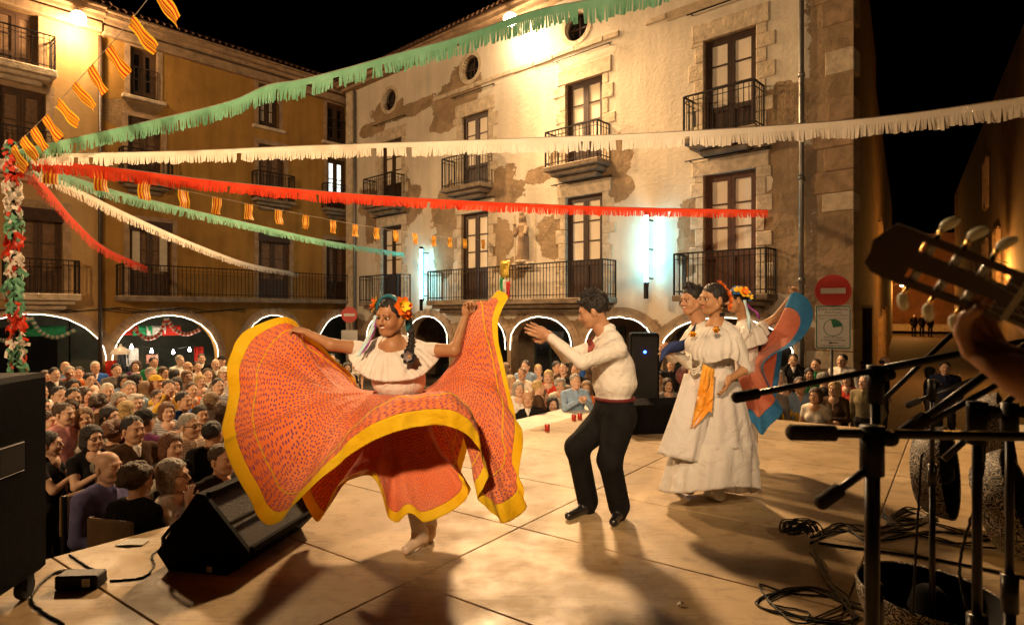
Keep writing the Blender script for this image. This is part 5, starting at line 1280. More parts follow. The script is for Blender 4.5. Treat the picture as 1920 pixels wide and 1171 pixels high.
def spectator(u, v, pose, sex, hair, top, label, turn=0, legs='dark', group='spectators in the square', sit=None, glasses=False, skin_i=None, at=None, extra=None, look=None):
    female = sex == 'f'; style, hc = hair
    if at is None:
        want = (.26 if not female else .20) if pose.startswith('sit') else (.40 if not female else .32)
        zs = want + crng.uniform(-.03, .03); pos = None
        for k in range(70):
            zz = zs - k*.012; Y = F*(HC-zz)/(v-CV); X = (u-CU)/F*Y; q = Vector((X, Y, 0)); c_, a_ = q.dot(C_), q.dot(A_)
            mg = .85 if u > 930 and u < 1120 and v > 715 else .34
            if a_ < A1+.32 and c_ > C0-mg and c_ < C1+.4: continue
            pos = q; break
        if pos is None: pos = q
        t = plane_x(MW, u)                                       # keep clear of the white house
        lim = MW.translation.y + MW.col[0].y*t - .55
        if 660 < u < 1600 and pos.y > lim:
            pos = Vector(((u-CU)/F*lim, lim, 0)); zz = HC - (v-CV)/F*lim
        if zz < .10 and not pose.startswith('sit'): pose = 'sit_'+pose
    else: pos = Vector((at[0], at[1], 0)); zz = at[2]
    seated = pose.startswith('sit'); sc = (zz-GZ)/(1.57-(.43 if seated else 0))
    gz = GZ
    if seated and sc > 1.08: gz = GZ + (zz-GZ) - 1.14*1.05; sc = 1.05
    sc = max(.62, min(1.14, sc))
    p = Vector((pos.x, pos.y, gz)); aim = Vector(look or (.9, 4.6, 0)) - pos; yaw = math.atan2(aim.y, aim.x) + R(turn) + crng.uniform(-.12, .12)
    t = thing('person', label, 'person', p, yaw, group); t.scale = (sc, sc*crng.uniform(.96, 1.05), sc)
    b = link_copy('body', crowd_body(pose, female), t)
    si = skin_i if skin_i is not None else crng.choice((0, 0, 1))
    set_mat(b, SKIN, SKINS[si]); set_mat(b, TOP, CLOTH[top]); set_mat(b, LEGS, CLOTH[legs])
    vn_ = SKINS[si] if (female or crng.random() < .3) else (CLOTH['white'] if top in ('black', 'brown', 'dark', 'plum', 'navy', 'grey', 'khaki', 'blue') and crng.random() < .7 else CLOTH[top]); set_mat(b, BELT, vn_)
    if hc in ('grey', 'white', 'blond', 'fair'): set_mat(b, BROW, HAIRS['fair' if hc == 'blond' else hc])
    hm = HAIRS[hc] if style != 'cap' else CLOTH.get(hc, HAIRS.get(hc))
    h = link_copy('hat' if style == 'cap' else 'hair', crowd_hair(style, seated, female), t); set_mat(h, 0, hm)
    zh = 1.57-(.43 if seated else 0)
    if style == 'cap': h2 = link_copy('hair', crowd_hair('short', seated, female), t, scale=(.985, .985, .995)); set_mat(h2, 0, HAIRS['brown'])
    if glasses:
        m = MB()
        for s in (-1, 1): m.tube([(.125+.002*math.cos(a), s*.033+.022*math.cos(a), zh+.012+.017*math.sin(a)) for a in np.linspace(0, 2*PI, 12)[:-1]], .0028, 5, closed=True); m.tube([(.122, s*.055, zh+.014), (.02, s*.083, zh+.012)], .0025, 5)
        m.tube([(.127, -.011, zh+.013), (.127, .011, zh+.013)], .0025, 5); m.build('glasses', BLACKP, t)
    if seated: SEATS.append((p, yaw, sc, gz, label))
    return t
# u, v of the face, pose, sex, hair, clothes, label
CROWD = [
 (196,876,'sit_lap','m',('bald','grey'),'purple','person in lilac polo shirt seated at the stage edge',-10,{}),
 (252,903,'sit_lap','f',('curly','brown'),'black','person in black top at the stage edge seen from behind, beside the lilac polo',-55,{}),
 (318,893,'sit_chin','f',('bob','grey'),'white','person in white blouse holding a small flag beside the wedge monitor',5,dict(glasses=True)),
 (412,862,'sit_lap','m',('short','brown'),'dark','person in dark polo with pale collar right behind the wedge monitor',-15,{}),
 (246,806,'down','m',('short','black'),'brown','person in dark brown jacket standing behind the lilac polo',-20,{}),
 (318,838,'down','f',('bob','auburn'),'dark','person in charcoal top behind the white blouse with the flag',-15,{}),
 (352,799,'down','m',('short','grey'),'check','person in glasses and checked shirt near the left edge of the orange skirt',-8,dict(glasses=True)),
 (374,778,'down','f',('bun','black'),'cream','person in sleeveless cream top next to the orange skirt',-12,{}),
 (342,752,'down','m',('short','black'),'blue','smiling person in blue jacket in the middle of the left crowd',10,dict(skin_i=1)),
 (294,746,'crossed','f',('short','brown'),'white','person with arms folded in white cardigan and glasses, left crowd',12,dict(glasses=True)),
 (253,756,'down','f',('curly','white'),'white','person in white dress with pale curls, left crowd',-5,{}),
 (203,780,'down','f',('long','black'),'black','person in black top left of the brown jacket',15,{}),
 (170,822,'clap','f',('bob','black'),'black','person in black with yellow scarf clapping at the left',-10,dict(glasses=True)),
 (116,777,'down','m',('short','brown'),'pink','person in pink shirt at the left behind the clapping hands',5,{}),
 (86,790,'clap','f',('bun','brown'),'green','person in green top clapping beside the big loudspeaker',10,{}),
 (86,833,'clap','f',('bun','black'),'black','person in black clapping right beside the big loudspeaker',20,{}),
 (201,734,'down','m',('short','white'),'red','person in red shirt with white hair in the left crowd',-20,{}),
 (242,730,'down','m',('short','grey'),'sky','person in light blue shirt in the left crowd',0,{}),
 (290,717,'down','m',('cap','yellow'),'beige','person in yellow cap in the left crowd',0,{}),
 (137,746,'down','m',('short','black'),'plum','person in plum jacket in the left crowd',-10,{}),
 (359,731,'down','f',('short','brown'),'orange','person in orange top behind the blue jacket',0,{}),
 (183,757,'down','f',('curly','brown'),'brown','person in brown coat seen from behind in the left crowd',-70,{}),
 (209,812,'down','f',('curly','auburn'),'brown','person in brown shawl seen from behind next to the clapping hands',-75,{}),
 (266,792,'down','m',('cap','blackhat'),'plum','person in black hat and plum top in the left crowd',-40,{}),
 (408,724,'down','m',('short','black'),'stripe','person in striped shirt just left of the yellow hem',-5,{}),
 (395,752,'down','f',('bob','fair'),'cream','person in cream cardigan beside the yellow hem',-60,{}),
 (416,772,'down','f',('bob','brown'),'beige','person in beige coat half hidden by the yellow hem',-50,{}),
 (396,815,'down','m',('short','black'),'black','person in black jacket seen from behind beside the orange skirt',-65,{}),
 (138,725,'down','f',('bob','black'),'black','person in black blouse near the left arch',-5,{}),
 (166,711,'photo','f',('bun','black'),'cream','person taking a photograph below the left arches',0,{}),
 (131,699,'down','m',('short','grey'),'orange','person in orange shirt below the left arch',0,{}),
 (101,702,'down','m',('short','black'),'dark','person in charcoal shirt below the left arch',10,{}),
 (84,706,'crossed','f',('bob','brown'),'beige','person in beige top with arms folded above the big loudspeaker',15,{}),
 (122,689,'down','m',('bald','brown'),'sky','person in pale blue shirt at the back below the left arch',0,{}),
 (178,689,'down','m',('short','white'),'blue','person in bright blue shirt by the arch pillar',0,{}),
 (148,699,'down','f',('short','black'),'pink','person in pink top between the orange and the blue shirt',-20,{}),
 (232,715,'down','f',('bob','black'),'sky','person in sky blue top below the swagged arch',0,{}),
 (287,680,'down','m',('short','black'),'green','person in green football shirt under the swagged arch',0,{}),
 (282,702,'down','m',('short','grey'),'brown','person in brown jacket below the green shirt',0,{}),
 (305,699,'down','f',('long','brown'),'cream','person in cream blouse below the swagged arch',20,{}),
 (326,704,'down','f',('long','black'),'brown','person in brown dress with long dark hair, seen from behind',-80,{}),
 (351,689,'down','m',('bald','grey'),'beige','person in beige jacket and glasses below the right end of the swagged arch',0,dict(glasses=True)),
 (370,687,'down','f',('short','black'),'black','person in black sleeveless top below the swagged arch',0,{}),
 (350,706,'down','f',('bob','fair'),'beige','person in tan cardigan in the back rows left',0,{}),
 (404,683,'down','m',('bald','brown'),'khaki','person in khaki coat near the yellow hem at the back',-10,{}),
 (330,722,'down','f',('bob','black'),'red','person in red top in the middle of the left crowd',-25,{}),
 (415,676,'down','m',('cap','blackhat'),'dark','person in black hat beside the pillar right of the swagged arch',0,{}),
 (74,763,'down','f',('bob','black'),'dark','person in dark top half hidden by the big loudspeaker',30,{}),
 (421,700,'down','m',('cap','white'),'white','person in white cap beside the yellow hem',0,{}),
 (155,741,'down','f',('bob','brown'),'white','person in white top beside the plum jacket',25,{}),
 (253,713,'down','f',('long','black'),'black','person in black cardigan below the swagged arch',-60,{}),
 (378,672,'down','m',('short','black'),'black','person in black coat by the shop under the swagged arch',0,{}),
 (272,729,'down','f',('bob','fair'),'khaki','person in khaki top left of the yellow cap',-60,{}),
 (235,770,'down','f',('bob','blond'),'grey','person in grey knit in front of the pale curls',-50,{}),
 (133,766,'down','f',('bob','brown'),'white','person in white shirt behind the pink shirt',-30,{}),
 (73,735,'down','m',('short','brown'),'white','person in white shirt at the far left above the loudspeaker',20,{}),
 (218,694,'down','m',('short','black'),'grey','person in grey jacket at the back by the arch pillar',0,{}),
 (336,676,'down','m',('short','grey'),'white','person in white polo at the shop under the swagged arch',30,{}),
 (256,686,'down','f',('bob','brown'),'plum','person in plum dress at the shop under the swagged arch',-30,{}),
 (388,703,'down','m',('short','brown'),'navy','person in navy jumper near the yellow hem at the back',0,{}),
 (591,683,'down','m',('short','black'),'brown','bearded person in brown shirt seen between arm and skirt of the dancer',5,{}),
 (612,688,'down','f',('short','black'),'beige','person in beige top seen below the arm of the dancer',-5,{}),
 (630,684,'down','m',('short','brown'),'white','person in white shirt seen below the arm of the dancer',0,{}),
 (651,690,'down','f',('bob','black'),'black','person in black dress left of the white blouse',-5,{}),
 (638,707,'down','f',('bob','black'),'dark','person in dark blouse just over the orange skirt',0,{}),
 (604,704,'down','m',('short','white'),'cream','person in cream shirt just over the orange skirt',-10,{}),
 (655,715,'down','m',('short','grey'),'stripe','person in striped shirt beside the yellow flash of the skirt',0,{}),
 (582,700,'down','f',('bob','brown'),'print','person in printed dress under the arm of the dancer',0,{}),
 (622,672,'down','m',('short','black'),'grey','person in grey shirt at the back under the arm of the dancer',0,{}),
 (664,676,'down','f',('short','brown'),'cream','person in cream dress at the back beside the white blouse',0,{}),
 (948,690,'down','f',('long','fair'),'khaki','person with long fair hair in khaki right of the skirt, seen from behind',-90,{}),
 (957,716,'clap','f',('bob','blond'),'beige','laughing person in beige right beside the lifted orange skirt',0,{}),
 (979,701,'down','f',('short','fair'),'cream','person in cream blouse right of the lifted orange skirt',0,{}),
 (986,687,'down','m',('short','brown'),'sky','person in blue shirt behind the cream blouse',0,{}),
 (1009,694,'down','f',('short','blond'),'navy','person in navy sleeveless top under the clapping hands',5,{}),
 (1043,689,'crossed','m',('short','black'),'white','person in white shirt and dark waistcoat with arms folded',0,dict(vest=1)),
 (1058,690,'down','m',('short','black'),'brown','person in brown shirt next to the waistcoat',0,{}),
 (1080,694,'down','m',('short','black'),'black','child in black hooded top behind the clapping dancer',0,{}),
 (1087,677,'down','m',('short','black'),'blue','person in bright blue jacket under the arm of the clapping dancer',-40,{}),
 (1105,690,'down','f',('long','brown'),'brown','person in brown coat beside the clapping dancer, seen from behind',-90,{}),
 (988,747,'sit_lap','m',('bald','brown'),'black','person in black jumper seated at the white table',-5,{}),
 (1011,741,'sit_lap','f',('bob','fair'),'dark','person in charcoal jacket at the white table turned aside',-60,{}),
 (1035,758,'sit_chin','f',('bob','black'),'black','smiling person in black resting chin on hand at the white table',0,{}),
 (1064,737,'sit_lap','f',('bob','fair'),'brown','person in brown jacket seated at the white table',-25,{}),
 (1007,727,'down','f',('short','blond'),'brown','person with short fair hair behind the black jumper',-70,{}),
 (1100,728,'sit_lap','f',('bob','fair'),'orange','person in orange top seated right beside the clapping dancer',-10,{}),
 (1235,709,'down','m',('short','black'),'check','person in glasses and checked shirt right of the loudspeakers',-10,dict(glasses=True)),
 (1258,684,'raised','m',('short','black'),'black','person in black shirt raising one hand behind the dancers',0,{}),
 (1222,690,'down','f',('bob','black'),'pink','person in pink at the back right of the loudspeakers',0,{}),
 (1252,722,'down','f',('bob','brown'),'grey','person in grey scarf between loudspeaker and white dress',0,{}),
 (1449,689,'down','m',('short','white'),'cream','laughing person in cream jacket and white shirt right of the blue hem',-5,{}),
 (1488,675,'photo','m',('short','black'),'black','person in black taking a photograph below the parking sign',10,dict(glasses=True)),
 (1517,701,'down','f',('long','black'),'green','person in dark green scarf below the parking sign',15,{}),
 (1475,735,'crossed','f',('bun','black'),'yellow','person in yellow top with black and white shawl at the stage edge',-10,{}),
 (1543,712,'down','m',('short','grey'),'dark','person with grey hair and charcoal coat behind the fair long hair',-50,{}),
 (1566,729,'crossed','f',('long','blond'),'brown','person in brown zipped jacket with arms folded and long fair hair',-5,{}),
 (1608,687,'down','f',('curly','black'),'white','person in white bib and dark jacket near the alley',10,{}),
 (1657,679,'down','m',('bald','brown'),'black','person in black with bare crown at the mouth of the alley',-110,{}),
 (1743,699,'down','f',('bob','black'),'black','person in black with orange collar standing by the grey table',-70,{}),
 (1772,690,'down','m',('short','black'),'navy','person in navy printed shirt standing by the grey table',0,{}),
 (1436,676,'down','f',('bob','brown'),'dark','person in dark coat at the back beside the blue hem',0,{}),
 (1530,684,'down','m',('short','brown'),'green','person in green jacket behind the parking sign pole',0,{}),
 (1462,706,'clap','f',('bob','grey'),'white','person in white jumper clapping right of the blue hem',0,{}),
 (1500,722,'down','m',('short','brown'),'sky','person in pale blue shirt behind the yellow top',10,{}),
 (1590,712,'down','f',('bob','auburn'),'red','person in red cardigan right of the fair long hair',-10,{}),
 (1444,722,'down','m',('short','black'),'grey','person in grey jumper half behind the blue hem',5,{}),
 (1530,742,'lap','f',('bob','brown'),'cream','person in cream jacket between the yellow top and the zipped jacket',-12,{}),
 (1624,716,'down','m',('short','grey'),'khaki','person in khaki jacket before the alley corner',-20,{}),
 (1580,676,'down','m',('short','black'),'white','person in white shirt under the parking board',0,{}),
 (972,729,'down','f',('bob','grey'),'white','person in white cardigan between the laughing face and the black jumper',0,{}),
 (1050,722,'down','f',('curly','grey'),'cream','person in cream jumper behind the brown jacket at the table',0,{}),
 (1078,715,'clap','m',('short','grey'),'sky','person in light blue polo clapping behind the orange top',0,{}),
 (1029,706,'down','f',('long','blond'),'red','person in red jumper below the clapping hands',-15,{}),
 (110,742,'photo','m',('short','black'),'white','person in white tee taking a photograph behind the pink shirt',0,{}),
 (222,752,'clap','f',('bob','grey'),'cream','person in cream blouse clapping in the middle of the left crowd',0,{}),
 (312,772,'clap','f',('bob','auburn'),'stripe','person in striped jumper clapping behind the checked shirt',-10,{}),
 (316,728,'photo','m',('short','brown'),'yellow','person in yellow tee holding up a camera in the left crowd',0,{}),
 (375,715,'clap','f',('bob','blond'),'white','person in white blouse clapping near the yellow hem',0,{}),
 (158,784,'down','f',('bob','fair'),'cream','person in cream jumper between the pink shirt and the black top',-30,{}),
]
for row in CROWD:
    u, v, pose, sex, hair, top, label, turn, kw = row; kw = dict(kw); vest = kw.pop('vest', 0)
    if turn <= -40: turn = 80 if u == 252 else 105
    if turn == 0 and crng.random() < .4: turn = crng.choice((-18, -10, 12, 20))
    spectator(u, v, pose, sex, hair, top, label, turn, **kw)
for (s, w, lab, top, dx) in ((40.2, 1.35, 'leftmost of the three dark figures at the far end of the alley', 'black', 0), (40.4, 1.85, 'middle one of the three dark figures at the far end of the alley', 'black', 0), (40.1, 2.35, 'rightmost of the three dark figures at the far end of the alley', 'black', 0)):
    p = AL(s, w, 0); g0 = GZ + .25 + (s-20)*.0325
    t = thing('person', lab, 'person', (p.x, p.y, g0), -PI/2, 'three figures far up the alley'); b = link_copy('body', crowd_body('down', False), t); set_mat(b, TOP, CLOTH['black']); set_mat(b, LEGS, CLOTH['black']); set_mat(b, SKIN, SKINS[2])
    h = link_copy('hair', crowd_hair('short', False, False), t)
# chairs under the seated
chm = MB(); chm.cbox(-.2, .2, -.2, .2, .43, .46, .01)
ch_seat = chm.mesh('seat', mat('wood_slat', (.25, .15, .07)))
chb = MB(); chb.cbox(-.22, -.19, -.2, .2, .62, .84, .01); ch_back = chb.mesh('backrest', _mats['wood_slat'])
chl = MB()
ch_legs = []
for (a, b) in ((-.19, -.18), (-.19, .18), (.18, -.18), (.18, .18)): ch_legs.append(MB().box(a-.015, a+.015, b-.015, b+.015, 0, .84 if a < 0 else .43).mesh('leg', BLACKP))
for i, (p, yaw, sc, gz, lab) in enumerate(SEATS):
    t = thing('chair', 'chair under ' + ' '.join(lab.split()[:13]), 'chair', (p.x, p.y, GZ), yaw, 'chairs of the seated spectators')
    k = max(.8, (gz-GZ + .47*sc)/.47); t.scale = (1, 1, k*.97)
    link_copy('seat', ch_seat, t); link_copy('backrest', ch_back, t)
    for l in ch_legs: link_copy('leg', l, t)
# ================================================================== things on the stage
def upmat(d, up=(0, 0, 1)): return Vector(d).to_track_quat('Z', 'Y').to_matrix().to_4x4()
GRILLE = mat('speaker_grille', (.05, .042, .034), rough=.6, var=.6, scale=160, bump=1.0, bscale=170, metal=.3)
CAB = mat('speaker_cabinet', (.006, .0055, .005), rough=.6, var=.4, scale=30, bump=.25, bscale=240, spec=.04)
# wedge monitor in front
wm = thing('wedge_monitor', 'black wedge stage monitor lying at the left under the orange skirt', 'speaker', (-2.06, 3.54, 0), math.atan2(.66, .06) - PI/2 + R(-6))
prof = [(.0, .10), (.08, .0), (.46, .0), (.60, .14), (.31, .45), (.26, .455)]
wm_l = .78
m = MB(); m.prism(prof, lambda a, b, d: (a, d, b), 0, .03); m.prism(prof, lambda a, b, d: (a, d, b), wm_l-.03, wm_l)
ins = prof
m.add([(prof[5][0], .03, prof[5][1]), (prof[0][0], .03, prof[0][1]), (prof[1][0], .03, prof[1][1]), (prof[2][0], .03, prof[2][1]), (prof[3][0], .03, prof[3][1]), (prof[4][0], .03, prof[4][1])] + [(a, wm_l-.03, b) for a, b in (prof[5], prof[0], prof[1], prof[2], prof[3], prof[4])],
      [(0, 1, 7, 6), (1, 2, 8, 7), (2, 3, 9, 8), (3, 4, 10, 9), (5, 0, 6, 11)])
gx = [(.60, .14), (.31, .45)]; nx_, nz_ = -.031*.73, -.029*.68
m.obox((.592, .03, .148), (.592, wm_l-.03, .148), .03, .03); m.obox((.318, .03, .442), (.318, wm_l-.03, .442), .03, .03)
m.build('cabinet', CAB, wm)
m = MB(); m.add([(.60-.03, .03, .14-.022), (.60-.03, wm_l-.03, .14-.022), (.31-.03, wm_l-.03, .45-.022), (.31-.03, .03, .45-.022)], [(0, 1, 2, 3)]); m.build('grille', GRILLE, wm)
m = MB(); m.obox((.455, .03, .285), (.455, wm_l-.03, .285), .02, .02); m.build('cross_bar', BLACKP, wm)
MB().box(.33, .362, -.003, .0, .012, .045).build('sticker', WHITEP, wm)
m = MB(); m.tube([(.05, -.004, .15), (.07, -.03, .2), (.13, -.03, .27), (.16, -.004, .3)], .012, 6); m.build('handle', BLACKP, wm)
# large loudspeaker at the left edge
bs = thing('loudspeaker', 'tall black loudspeaker cabinet on castors at the left edge', 'speaker', (-2.75, 2.92, 0), R(8))
m = MB(); m.cbox(-.32, .32, -.3, .3, .13, 1.17, .025); m.build('cabinet', CAB, bs)
MB().cbox(-.28, .28, -.315, -.298, .55, 1.12, .005).build('grille', mat('dark_grille', (.012, .011, .010), rough=.7, var=.5, scale=150, bump=1, bscale=160), bs)
MB().cbox(.318, .33, -.1, .1, .7, .85, .01).build('handle', BLACKP, bs)
MB().box(-.1, .0, -.319, -.315, .93, .98).build('badge', mat('silver_badge', (.4, .36, .3), metal=.8, rough=.3), bs)
for x in (-.25, .25):
    for y in (-.22, .22):
        m = MB(); m.lathe([(0, -.02), (.055, -.02), (.06, -.01), (.06, .01), (.055, .02), (0, .02)], 14, Matrix.Translation((x, y, .062)) @ Matrix.Rotation(R(90), 4, 'Y')); m.box(x-.03, x-.024, y-.03, y+.03, .05, .135); m.box(x+.024, x+.03, y-.03, y+.03, .05, .135); m.build('castor', mat('rubber', (.02, .02, .02), rough=.6), bs)
# loudspeakers at the far corner
ts = thing('loudspeaker', 'upright black loudspeaker behind the clapping dancer', 'speaker', PZ(1207, 790, 0), R(-8))
m = MB(); m.cbox(-.19, .19, -.2, .2, .0, 1.22, .02); m.build('cabinet', CAB, ts); MB().cbox(-.165, .165, -.215, -.198, .35, 1.17, .005).build('grille', _mats['dark_grille'], ts)
MB().lathe([(0, 0), (.02, 0), (.02, .01)], 10, Matrix.Translation((.0, -.217, .97)) @ Matrix.Rotation(R(90), 4, 'X')).build('pilot_light', mat('blue_led', (.1, .2, 1), emit=(.03, .12, 1.0), est=14), ts)
fm = thing('wedge_monitor', 'black wedge monitor at the far stage corner behind the clapping dancer', 'speaker', PZ(1215, 806, 0), R(10))
m = MB(); m.prism([(-.25, 0), (.25, 0), (.25, .1), (-.08, .42), (-.25, .36)], lambda a, b, d: (d, a, b), -.38, .38); m.build('cabinet', CAB, fm)
MB().add([(-.34, .236, .125), (.34, .236, .125), (.34, -.06, .412), (-.34, -.06, .412)], [(0, 1, 2, 3)]).build('grille', GRILLE, fm)

# microphone stands
CHROME = mat('black_metal_tube', (.012, .010, .009), rough=.32, var=.2, metal=.4, spec=.6)
GRIP = mat('foam_grip', (.022, .015, .011), rough=.9, bump=.4)
def mic_stand(label, base_u, Y, top_v, booms, r0=.0135, r1=.0095, foot=None):
    X = (base_u-CU)/F*Y; b = Vector((X, Y, 0)); top = P(base_u, top_v, Y)
    t = thing('microphone_stand', label, 'stand', b, group='microphone stands beside the musicians')
    zc = min(top.z-.02, .78)
    m = MB(); m.tube([b+Vector((0, 0, .12)), Vector((X, Y, zc))], r0, 12); m.tube([Vector((X, Y, zc-.03)), Vector((X, Y, zc+.06))], r0*1.45, 12); m.build('lower_tube', CHROME, t, smooth=True, world=True)
    MB().tube([Vector((X, Y, zc)), top], r1, 12).build('upper_tube', CHROME, t, smooth=True, world=True)
    for k in range(3):
        a = 2*PI*k/3 + base_u; e = b + Vector((math.cos(a)*.32, math.sin(a)*.32, .015)); MB().tube([b+Vector((0, 0, .14)), e], .009, 8).build('leg', CHROME, t, smooth=True, world=True)
    m = MB(); m.tube([top - Vector((0, 0, .07)), top + Vector((0, 0, .02))], r0*1.45, 12); m.lathe([(.0, -.014), (.012, -.014), (.015, 0), (.012, .014), (0, .014)], 12, Matrix.Translation(top + Vector((.02, -.015, -.0))) @ Matrix.Rotation(R(90), 4, 'X')); m.build('clutch', BLACKP, t, smooth=True, world=True)
    for (a, c, rr, grip) in booms:
        pa, pc = P(*a), P(*c); MB().tube([pa, pc], rr, 10).build('boom', CHROME, t, smooth=True, world=True)
        if grip: d = (pc-pa).normalized(); MB().tube([pa-d*.002, pa+d*.004, pa+d*grip, pa+d*(grip+.004)], [rr*1.1, rr*1.75, rr*1.75, rr*1.1], 12).build('grip', GRIP, t, smooth=True, world=True)
    return t
mic_stand('nearest microphone stand with level boom and hanging grip at right', 1635, 1.12, 818, [((1478, 810, 1.12), (1935, 818, 1.12), .0085, .085), ((1534, 946, 1.10), (1650, 862, 1.12), .0075, .05)], r0=.0145, r1=.013)
mic_stand('microphone stand with long slanting boom in front of the spectators', 1641, 1.45, 700, [((1375, 746, 1.42), (1660, 690, 1.45), .0075, .06), ((1660, 690, 1.45), (1925, 640, 1.5), .0095, 0)], r0=.013, r1=.011)
mic_stand('microphone stand near the right edge with rising boom', 1832, 1.30, 770, [((1695, 812, 1.3), (1940, 636, 1.34), .009, .06), ((1745, 790, 1.33), (1925, 690, 1.36), .007, 0)], r0=.0135)
mic_stand('microphone stand at the right edge behind the guitar hand', 1893, 1.5, 770, [((1640, 765, 1.62), (1800, 612, 1.62), .0065, 0), ((1770, 860, 1.5), (1925, 720, 1.52), .008, 0)], r0=.013)
mic_stand('slender microphone stand standing between the sombreros', 1748, 2.6, 720, [((1700, 760, 2.6), (1850, 700, 2.65), .008, .06)], r0=.012)

# guitar and the hand on its neck
gt = thing('guitar', 'dark guitar head with cream tuning pegs reaching in from the right edge', 'guitar', P(1640, 462, .82))
ga, gb = P(1640, 458, .84), P(1905, 560, .76)
ax_ = (gb-ga).normalized(); wd = (Vector((0, -.25, 1)) - ax_*Vector((0, -.25, 1)).dot(ax_)).normalized(); th = ax_.cross(wd)
if th.y > 0: th = -th
GL = (gb-ga).length
def GP(a, w, t): return ga + ax_*a + wd*w + th*t
HEADW = mat('guitar_varnish', (.04, .017, .008), rough=.22, var=.3, spec=.6)
out = [(0, -.026), (.012, -.034), (.03, -.036), (GL, -.031), (GL, .031), (.03, .036), (.012, .036), (.004, .022), (-.004, .006), (0, -.01)]
sl = [[(GL*.3, .011), (GL*.9, .010), (GL*.9, .024), (GL*.3, .026)], [(GL*.3, -.026), (GL*.9, -.024), (GL*.9, -.010), (GL*.3, -.011)]]
wmx = wall_mesh(out, sl, .019, grid=.05); w2_ = MB(); w2_.add([tuple(GP(p[0], p[2], p[1]+.0095)) for p in wmx.v], wmx.f)
wmy = wall_mesh(out, sl, .0, grid=.05); w2_.add([tuple(GP(p[0], p[2], -.0095)) for p in wmy.v], [f[::-1] for f in wmy.f if True])
k = len(out); w2_.add([tuple(GP(a, w, .0095)) for a, w in out] + [tuple(GP(a, w, -.0095)) for a, w in out], [(i, (i+1) % k, k+(i+1) % k, k+i) for i in range(k)])
w2_.build('headstock', HEADW, gt, world=True)
PEG = mat('cream_peg', (.82, .84, .66), rough=.35, var=.1); ROLL = mat('white_roller', (.65, .62, .55), rough=.3)
for s in (1, -1):
    for i in range(3):
        a = GL*(.36 + .19*i)
        MB().tube([GP(a, s*.010, -.002), GP(a, s*.026, -.002)], .0055, 10).build('roller', ROLL, gt, smooth=True, world=True)
        MB().tube([GP(a, s*.033, -.004), GP(a, s*.052, -.004)], .0034, 8).build('peg_shaft', _mats['gold'], gt, smooth=True, world=True)
        c = GP(a+.004, s*.058, -.004); g_ = Sdf(); q = np.stack([np.array(wd*s*.8+ax_*.6), np.array(ax_*.8-wd*s*.6), np.array(th)], 1); q = q/np.linalg.norm(q, axis=0); g_.ell(np.array(c), (.0125, .0068, .0045), 0, .002, q); g_.cone(np.array(GP(a, s*.044, -.004)), np.array(c), .003, .004, 0, .003)
        link_copy('peg', join_meshes('peg', [g_.mesh(.0016)], [PEG], off=gt.location), gt)
m = MB(); nn = 10; vs = []
for e in (GL-.004, GL+.42):
    for j in range(nn): a = PI*j/(nn-1); vs.append(GP(e, .029*math.cos(a), .006-.022*math.sin(a)))
m.add(vs, [(j, j+1, nn+j+1, nn+j) for j in range(nn-1)] + [(0, nn, 2*nn-1, nn-1)]); m.build('neck', HEADW, gt, world=True)
MB().obox(GP(GL, -.028, .010), GP(GL, .028, .010), .006, .006).build('nut', ROLL, gt, world=True)
for i in range(6):
    w = -.024+.0096*i; MB().tube([GP(.09+(i % 3)*.05, (1 if w > 0 else -1)*.018, .004), GP(GL, w, .0145), GP(GL+.6, w*1.2, .018)], .0006, 4).build('string', mat('nylon', (.6, .6, .55), rough=.2), gt, world=True)
bd = MB(); pts = []
for i in range(40):
    a = 2*PI*i/40; x = .24*math.cos(a); r = .17 + .025*math.cos(2*a) - .03*math.cos(a); pts.append((GL+.42+.24+x, r*math.sin(a)))
bd.prism(pts, lambda a, b, d: GP(a, b, d), -.09, .005); bd.build('guitar_body', mat('guitar_cedar', (.25, .10, .03), rough=.25), gt, world=True)
gp = thing('person', 'musician in dark suit at the right edge whose hand grips the guitar neck', 'person', (1.5, .3, 0))
wr_ = np.array(P(1975, 735, .74))
Jm = dict(pelvis=(1.50, .30, .95), neck=(1.46, .33, 1.45), head=(1.46, .36, 1.62), face=(-.6, .8, 0), shL=(1.30, .24, 1.40), shR=(1.62, .45, 1.40), elL=(1.08, .52, 1.16), wrL=wr_, elR=(1.72, .62, 1.12), wrR=(1.5, .82, 1.12),
          hipL=(1.43, .25, .92), hipR=(1.57, .35, .92), knL=(1.42, .27, .5), knR=(1.56, .37, .5), anL=(1.44, .25, .1), anR=(1.58, .35, .1), toeL=(1.36, .37, .035), toeR=(1.5, .47, .035))
tgt = np.array(GP(GL+.0, -.075, -.015))
hk = dict(L=dict(d=tgt-wr_, n=np.array(th)*.2+np.array(wd)*.9, curl=.55, s=1.12, spread=.1), R=dict(curl=.5))
link_copy('body', figure('body', Jm, BODY(LT, CLOTH['black'], CLOTH['black']), h=.014, hh=.005, hand_h=.004, origin=gp.location, hand_kw=hk), gp)
link_copy('hair', hair_mesh('hair', Jm['head'], basis(Jm['face']), 1.03, 'short', [HAIRS['black']], off=gp.location), gp)

